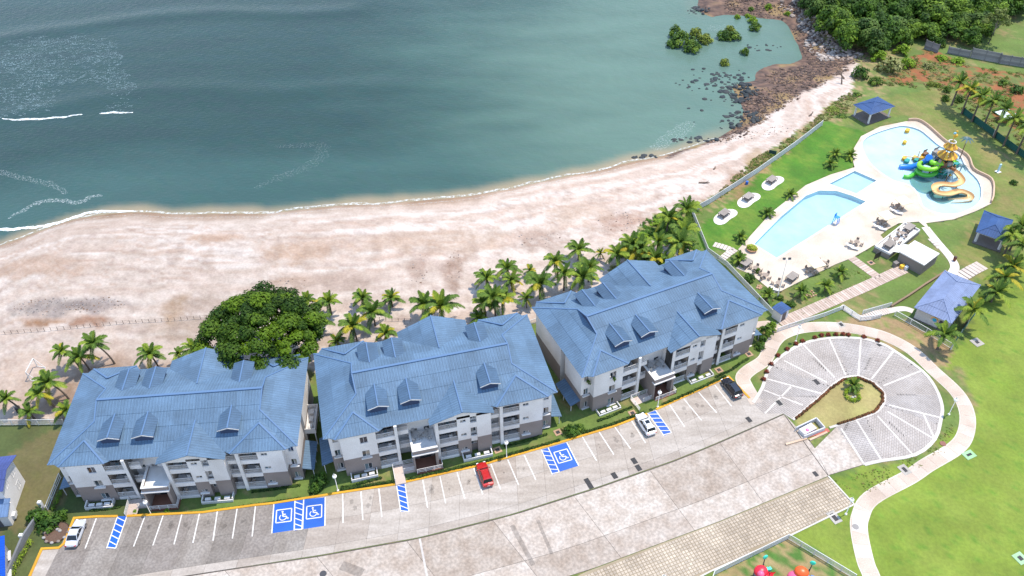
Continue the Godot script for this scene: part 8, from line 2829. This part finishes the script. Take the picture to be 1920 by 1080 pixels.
	rd.bar(Vector3(46.73,0.08,-87.78) - pit.position, Vector3(50.65,0.08,-88.94) - pit.position, 0.75, 0.08)
	part("red_strip", rd, worn("red_faded", L(0.62, 0.17, 0.12), 0.8, 0.9), pit)
	wall_line("low_kerb", "low tan kerb on the stained concrete left of the walled pit", P("43,-86.1 46.6,-87.2"), 0.32, 0.28, worn("tan_wall", L(0.62, 0.45, 0.32), 0.85, 0.3), "kerb")
	wall_line("low_kerb", "low tan kerb on the pale concrete below the walled pit", P("47,-86.9 50.2,-88.4"), 0.32, 0.28, M["tan_wall"], "kerb")
	# playground toys in the lower right
	var red := mat("toy_red", L(0.62, 0.01, 0.03), 0.4)
	var pink := mat("toy_pink", L(0.72, 0.10, 0.22), 0.4)
	var mint := mat("toy_mint", L(0.03, 0.52, 0.36), 0.4)
	var orange := mat("toy_orange", L(0.68, 0.09, 0.01), 0.4)
	var dark := mat("toy_dark", L(0.04, 0.04, 0.05), 0.6)
	for q in [["red and pink play tower with a mint lollipop post, left in the playground", Vector2(33.57,-62.82), red, pink, 0.4], ["pink domed and orange play tower with blue blocks, right in the playground", Vector2(39.08,-62.39), orange, pink, -0.3]]:
		var o := thing("play_tower", q[0], "play tower", g3(q[1]), q[4])
		for x in [-0.7, 0.7]:
			for z in [-0.7, 0.7]:
				var p := MB.new()
				p.tube(PackedVector3Array([Vector3(x, 0, z), Vector3(x, 2.6, z)]), PackedFloat32Array([0.06]), 6)
				part("post", p, dark, o)
		var d := MB.new()
		d.box(Vector3(0, 1.1, 0), Vector3(1.5, 0.1, 1.5))
		part("deck", d, mat("toy_grey", L(0.16, 0.15, 0.18), 0.7), o)
		var r := MB.new()
		r.ball(Vector3(-0.3, 2.5, 0), Vector3(1.0, 0.75, 0.9), 12, 6, 0.0)
		part("dome", r, q[2], o)
		var k := MB.new()
		k.ball(Vector3(-0.75, 2.9 if q[4] > 0 else 1.6, 0.5), Vector3(0.5, 0.5, 0.5) if q[4] > 0 else Vector3(1.3, 0.9, 1.0), 12, 8)
		part("ball", k, q[3], o)
		var s := MB.new()
		s.tube(sweep(PackedVector3Array([Vector3(0.7, 1.2, 0.2), Vector3(1.2, 1.1, 0.2), Vector3(2.2, 0.4, 0.3), Vector3(2.8, 0.15, 0.3)])), PackedFloat32Array([0.4]), 8, false, PI, TAU)
		part("slide", s, red if q[4] > 0 else mat("toy_blue", L(0.01, 0.13, 0.52), 0.4), o)
		var l := MB.new()
		l.tube(PackedVector3Array([Vector3(0.7, 0, -0.7), Vector3(0.9, 3.6, -1.0)]), PackedFloat32Array([0.07]), 6)
		part("lollipop_post", l, dark, o)
		var m := MB.new()
		m.ball(Vector3(0.9, 3.8, -1.0), Vector3(0.42, 0.42, 0.2), 12, 8)
		part("lollipop_head", m, mint, o)
		for i in 3:
			var c := MB.new()
			c.box(Vector3(0.9 + 0.5 * i, 0.8 + 0.25 * (i % 2), -0.5), Vector3(0.45, 0.5, 0.45))
			part("block", c, mint if q[4] > 0 else mat("toy_blue", L(0.01, 0.13, 0.52), 0.4), o)

func build_beach_things() -> void:
	var wood := worn("grey_wood", L(0.40, 0.30, 0.24), 0.9, 0.9, 0.8)
	for q in [["rope fence of thin posts along the upper beach behind the left block", P("-97.9,-114.4 -94.1,-114.7 -84.7,-115.5 -72,-117 -64.5,-117.4 -55.8,-118.1"), 0.85], ["rope fence of thin posts on the sand behind the middle block", P("-31.6,-115.9 -25.8,-116.7 -18.8,-116.1"), 0.85]]:
		var line: PackedVector2Array = q[1]
		var n := int(length_of(line) / 1.15)
		var t := thing("rope_fence", q[0], "fence", g3(line[0]))
		for i in n + 1:
			var p := g3(along(line, float(i) / n)) - t.position
			var mb := MB.new()
			mb.tube(PackedVector3Array([p + Vector3(0, -0.2, 0), p + Vector3(0.03, q[2], 0)]), PackedFloat32Array([0.05]), 5)
			part("post", mb, wood, t)
		for y in [0.75, 0.4]:
			var r := MB.new()
			for i in n:
				r.bar(g3(along(line, float(i) / n)) - t.position + Vector3(0, y, 0), g3(along(line, float(i + 1) / n)) - t.position + Vector3(0, y, 0), 0.03, 0.03)
			part("rope", r, wood, t)
	var goal := thing("goal_frame", "white goal frame standing on the sand at the left", "goal", g3(Vector2(-83.94,-104)))
	var a := Vector3(-83.94,2,-103.14) - goal.position
	var b := Vector3(-83.98,2,-106.45) - goal.position
	var back := Vector3(1.6, 0, 0.4)
	var gm := MB.new()
	gm.bar(a, b, 0.14, 0.14)
	gm.bar(Vector3(a.x, 0, a.z), a, 0.12, 0.12)
	gm.bar(Vector3(b.x, 0, b.z), b, 0.12, 0.12)
	part("goal_mouth", gm, M["fence_white"], goal)
	var gb := MB.new()
	gb.bar(a, Vector3(a.x, 0.05, a.z) + back, 0.07, 0.07)
	gb.bar(b, Vector3(b.x, 0.05, b.z) + back, 0.07, 0.07)
	gb.bar(Vector3(a.x, 0.05, a.z) + back, Vector3(b.x, 0.05, b.z) + back, 0.08, 0.08)
	gb.bar(Vector3(a.x, 0.05, a.z), Vector3(a.x, 0.05, a.z) + back, 0.08, 0.08)
	gb.bar(Vector3(b.x, 0.05, b.z), Vector3(b.x, 0.05, b.z) + back, 0.08, 0.08)
	part("back_frame", gb, M["fence_white"], goal)
	for q in [["dark waste drum at the foot of the leftmost palm", Vector2(-82.91,-96.11), L(0.02, 0.02, 0.025), 0.42, 1.0], ["blue drum under the large spreading palm behind the right block", Vector2(15.79,-127.22), L(0.02, 0.14, 0.45), 0.4, 0.9], ["small blue drum against the long white fence", Vector2(52.35,-158.31), L(0.02, 0.10, 0.40), 0.3, 0.7]]:
		var t := thing("waste_drum", q[0], "bin", g3(q[1]))
		var mb := MB.new()
		mb.tube(PackedVector3Array([Vector3(0, 0, 0), Vector3(0, q[4], 0)]), PackedFloat32Array([q[3]]), 14)
		part("drum", mb, mat("drum_%d" % int(q[2].b * 100), q[2], 0.5), t)
		var r := MB.new()
		r.tube(PackedVector3Array([Vector3(0, q[4] * 0.97, 0), Vector3(0, q[4] * 1.01, 0)]), PackedFloat32Array([q[3] * 1.06]), 14)
		part("rim", r, mat("drum_%d" % int(q[2].b * 100), q[2], 0.5), t)
	var sg := thing("notice_board", "dark green notice board on two posts by the long white fence", "sign", g3(Vector2(60.45,-169.09)), -0.45)
	var s1 := MB.new()
	s1.box(Vector3(0, 1.25, 0), Vector3(1.7, 0.9, 0.06))
	part("board", s1, mat("board_green", L(0.01, 0.045, 0.04), 0.5), sg)
	for x in [-0.7, 0.7]:
		var s2 := MB.new()
		s2.box(Vector3(x, 0.4, 0), Vector3(0.07, 1.1, 0.05))
		part("post", s2, mat("board_green", L(0.01, 0.045, 0.04), 0.5), sg)
	# driftwood
	for q in [[Vector2(86.49,-202.47), 1.2, 3.2, "grey upright driftwood stump at the beach end"], [Vector2(88.04,-205.33), 0.6, 3.6, "leaning driftwood trunk beside the upright stump"], [Vector2(73.84,-186.83), 0.5, 1.6, "small driftwood stump on the beach edge below the far pavilion"], [Vector2(41.87,-159.12), 0.1, 2.4, "washed up log lying on the sand below the white fence"], [Vector2(46.22,-164.53), 0.1, 1.2, "orange brown flotsam lump on the narrow beach"], [Vector2(88.68,-246.44), 1.0, 6.0, "bare dead tree at the wood's lower left edge"]]:
		var t := thing("driftwood", q[3], "driftwood", g3(q[0]), rng.randf() * 3.0)
		var mb := MB.new()
		var d: Vector3 = Vector3(cos(q[1]), sin(q[1]), 0.2).normalized() * float(q[2])
		mb.tube(PackedVector3Array([Vector3(0, 0.05, 0), d * 0.5 + Vector3(0, 0.1, 0.1), d]), PackedFloat32Array([0.22, 0.16, 0.06]), 7)
		part("trunk", mb, worn("driftwood", L(0.22, 0.16, 0.12), 0.9, 0.9, 1.0), t)
		for i in 3:
			var k := MB.new()
			k.tube(PackedVector3Array([d * (0.35 + 0.2 * i), d * (0.5 + 0.2 * i) + Vector3(0.2, 0.5, 0.6 - 0.5 * i) * q[2] * 0.3]), PackedFloat32Array([0.08, 0.02]), 5)
			part("branch", k, M["driftwood"], t)
	# rock bed by the silver car
	var rb := thing("rock_bed", "round brown bed with pale rocks left of the silver car", "stones", g3(Vector2(-67.62,-72.48)))
	var soil := MB.new()
	soil.tube(PackedVector3Array([Vector3(0, 0, 0), Vector3(0, 0.1, 0)]), PackedFloat32Array([1.9, 1.7]), 18)
	part("soil", soil, worn("bed_soil", L(0.16, 0.095, 0.065), 0.95, 0.9), rb)
	for i in 12:
		var s := MB.new()
		var an := TAU * i / 12.0
		var r := 1.75 if i < 9 else 0.5
		s.ball(Vector3(cos(an) * r, 0.12, sin(an) * r), Vector3(0.3, 0.22, 0.26), 7, 4)
		part("rock", s, worn("bed_rock_%d" % (i % 2), [L(0.32, 0.26, 0.22), L(0.45, 0.43, 0.42)][i % 2], 0.9, 0.9), rb)
	for i in 5: # white stones inside the ring hedge
		pass
	var ws := thing("white_stones", "white stones heaped inside the clipped ring hedge", "stones", g3(Vector2(56.57,-95.57)))
	for i in 7:
		var s := MB.new()
		s.ball(Vector3(cos(i * 2.4) * 0.1 * i, 0.12, sin(i * 2.4) * 0.1 * i), Vector3(0.2, 0.18, 0.17), 7, 4)
		part("stone", s, worn("white_stone", L(0.66, 0.63, 0.58), 0.9, 0.9), ws)

func build_left_houses() -> void:
	var w: Material = M["white_wall"]
	var vio := roof_mats("house_violet", Color(0.34, 0.40, 0.66))
	var sky := roof_mats("house_pale", Color(0.50, 0.62, 0.80))
	var bright := roof_mats("house_bright", Color(0.03, 0.36, 0.86))
	# two storey house cut by the left edge
	var a := Vector3(-75.21,6.2,-81.77)
	var t := thing("villa", "white two storey villa with a violet blue roof at the left picture edge", "house", Vector3(a.x - 4.0, 0, a.z + 3.4), 0.12)
	var b := MB.new()
	b.bx(-6, 3.6, -0.5, 5.7, -3.0, 2.6)
	part("wall", b, w, t)
	var rf := group_part("roof", t)
	roof_plane(rf, [Vector3(-7, 5.75, 3.1), Vector3(4.3, 5.75, 3.1), Vector3(4.3, 6.9, 0), Vector3(-7, 6.9, 0)], vio, 1.8, 4.0)
	roof_plane(rf, [Vector3(-7, 5.75, -3.5), Vector3(4.3, 5.75, -3.5), Vector3(4.3, 6.9, 0), Vector3(-7, 6.9, 0)], vio, 1.8, 4.0)
	var gw := MB.new()
	gw.tri(Vector3(3.6, 5.7, 2.6), Vector3(3.6, 6.7, 0), Vector3(3.6, 5.7, -3.0))
	part("gable_wall", gw, w, t)
	for q in [[0.9, 3.9], [-1.6, 3.4], [-1.2, 0.9]]:
		window(t, Transform3D(Basis(Vector3.UP, PI / 2), Vector3(3.74, 0, q[0])), -0.5, 0.6, q[1], q[1] + 1.3, false)
	window(t, Transform3D(Basis(), Vector3(0, 0, 2.74)), 1.0, 2.4, 3.9, 5.0, true)
	var lw := MB.new()
	lw.bx(-6, 4.0, -0.5, 2.5, 2.62, 5.0)
	part("lower_wall", lw, w, t)
	var lr := group_part("lower_roof", t)
	roof_plane(lr, [Vector3(-7, 3.5, 2.65), Vector3(4.3, 3.5, 2.65), Vector3(4.4, 2.7, 5.4), Vector3(-7, 2.7, 5.4)], sky, 2.0, 4.0)
	var gd := MB.new()
	gd.bx(-0.6, 2.8, 0.0, 2.0, 5.005, 5.06)
	part("garage_door", gd, mat("garage_dark", L(0.10, 0.10, 0.115), 0.5), t)
	var ac := MB.new()
	ac.bx(4.0, 4.4, 0.4, 1.2, 3.4, 4.2)
	part("air_conditioner", ac, M["white_trim"], t)
	# single storey house with the vivid roof
	var c := Vector3(-70.95,3,-68.97)
	var v := thing("bungalow", "bungalow with a vivid blue roof in the lower left corner", "house", Vector3(c.x - 4.2, 0, c.z + 5.0), 0.42)
	var wb := MB.new()
	wb.bx(-4.5, 4.0, -0.5, 2.8, -4.3, 7.0)
	part("wall", wb, worn("bungalow_wall", L(0.36, 0.37, 0.40), 0.85, 0.3), v)
	var vr := group_part("roof", v)
	roof_plane(vr, [Vector3(4.4, 2.95, -4.9), Vector3(4.4, 2.95, 7.4), Vector3(-0.5, 4.0, 7.4), Vector3(-0.5, 4.0, -4.9)], bright, 2.6, 3.6)
	roof_plane(vr, [Vector3(-5.4, 2.95, -4.9), Vector3(-5.4, 2.95, 7.4), Vector3(-0.5, 4.0, 7.4), Vector3(-0.5, 4.0, -4.9)], bright, 2.6, 3.6)
	window(v, Transform3D(Basis(Vector3.UP, PI / 2), Vector3(4.14, 0, 0.5)), -0.6, 0.6, 1.0, 2.1, true)
	window(v, Transform3D(Basis(Vector3.UP, PI / 2), Vector3(4.14, 0, -2.8)), -0.6, 0.6, 1.0, 2.1, true)
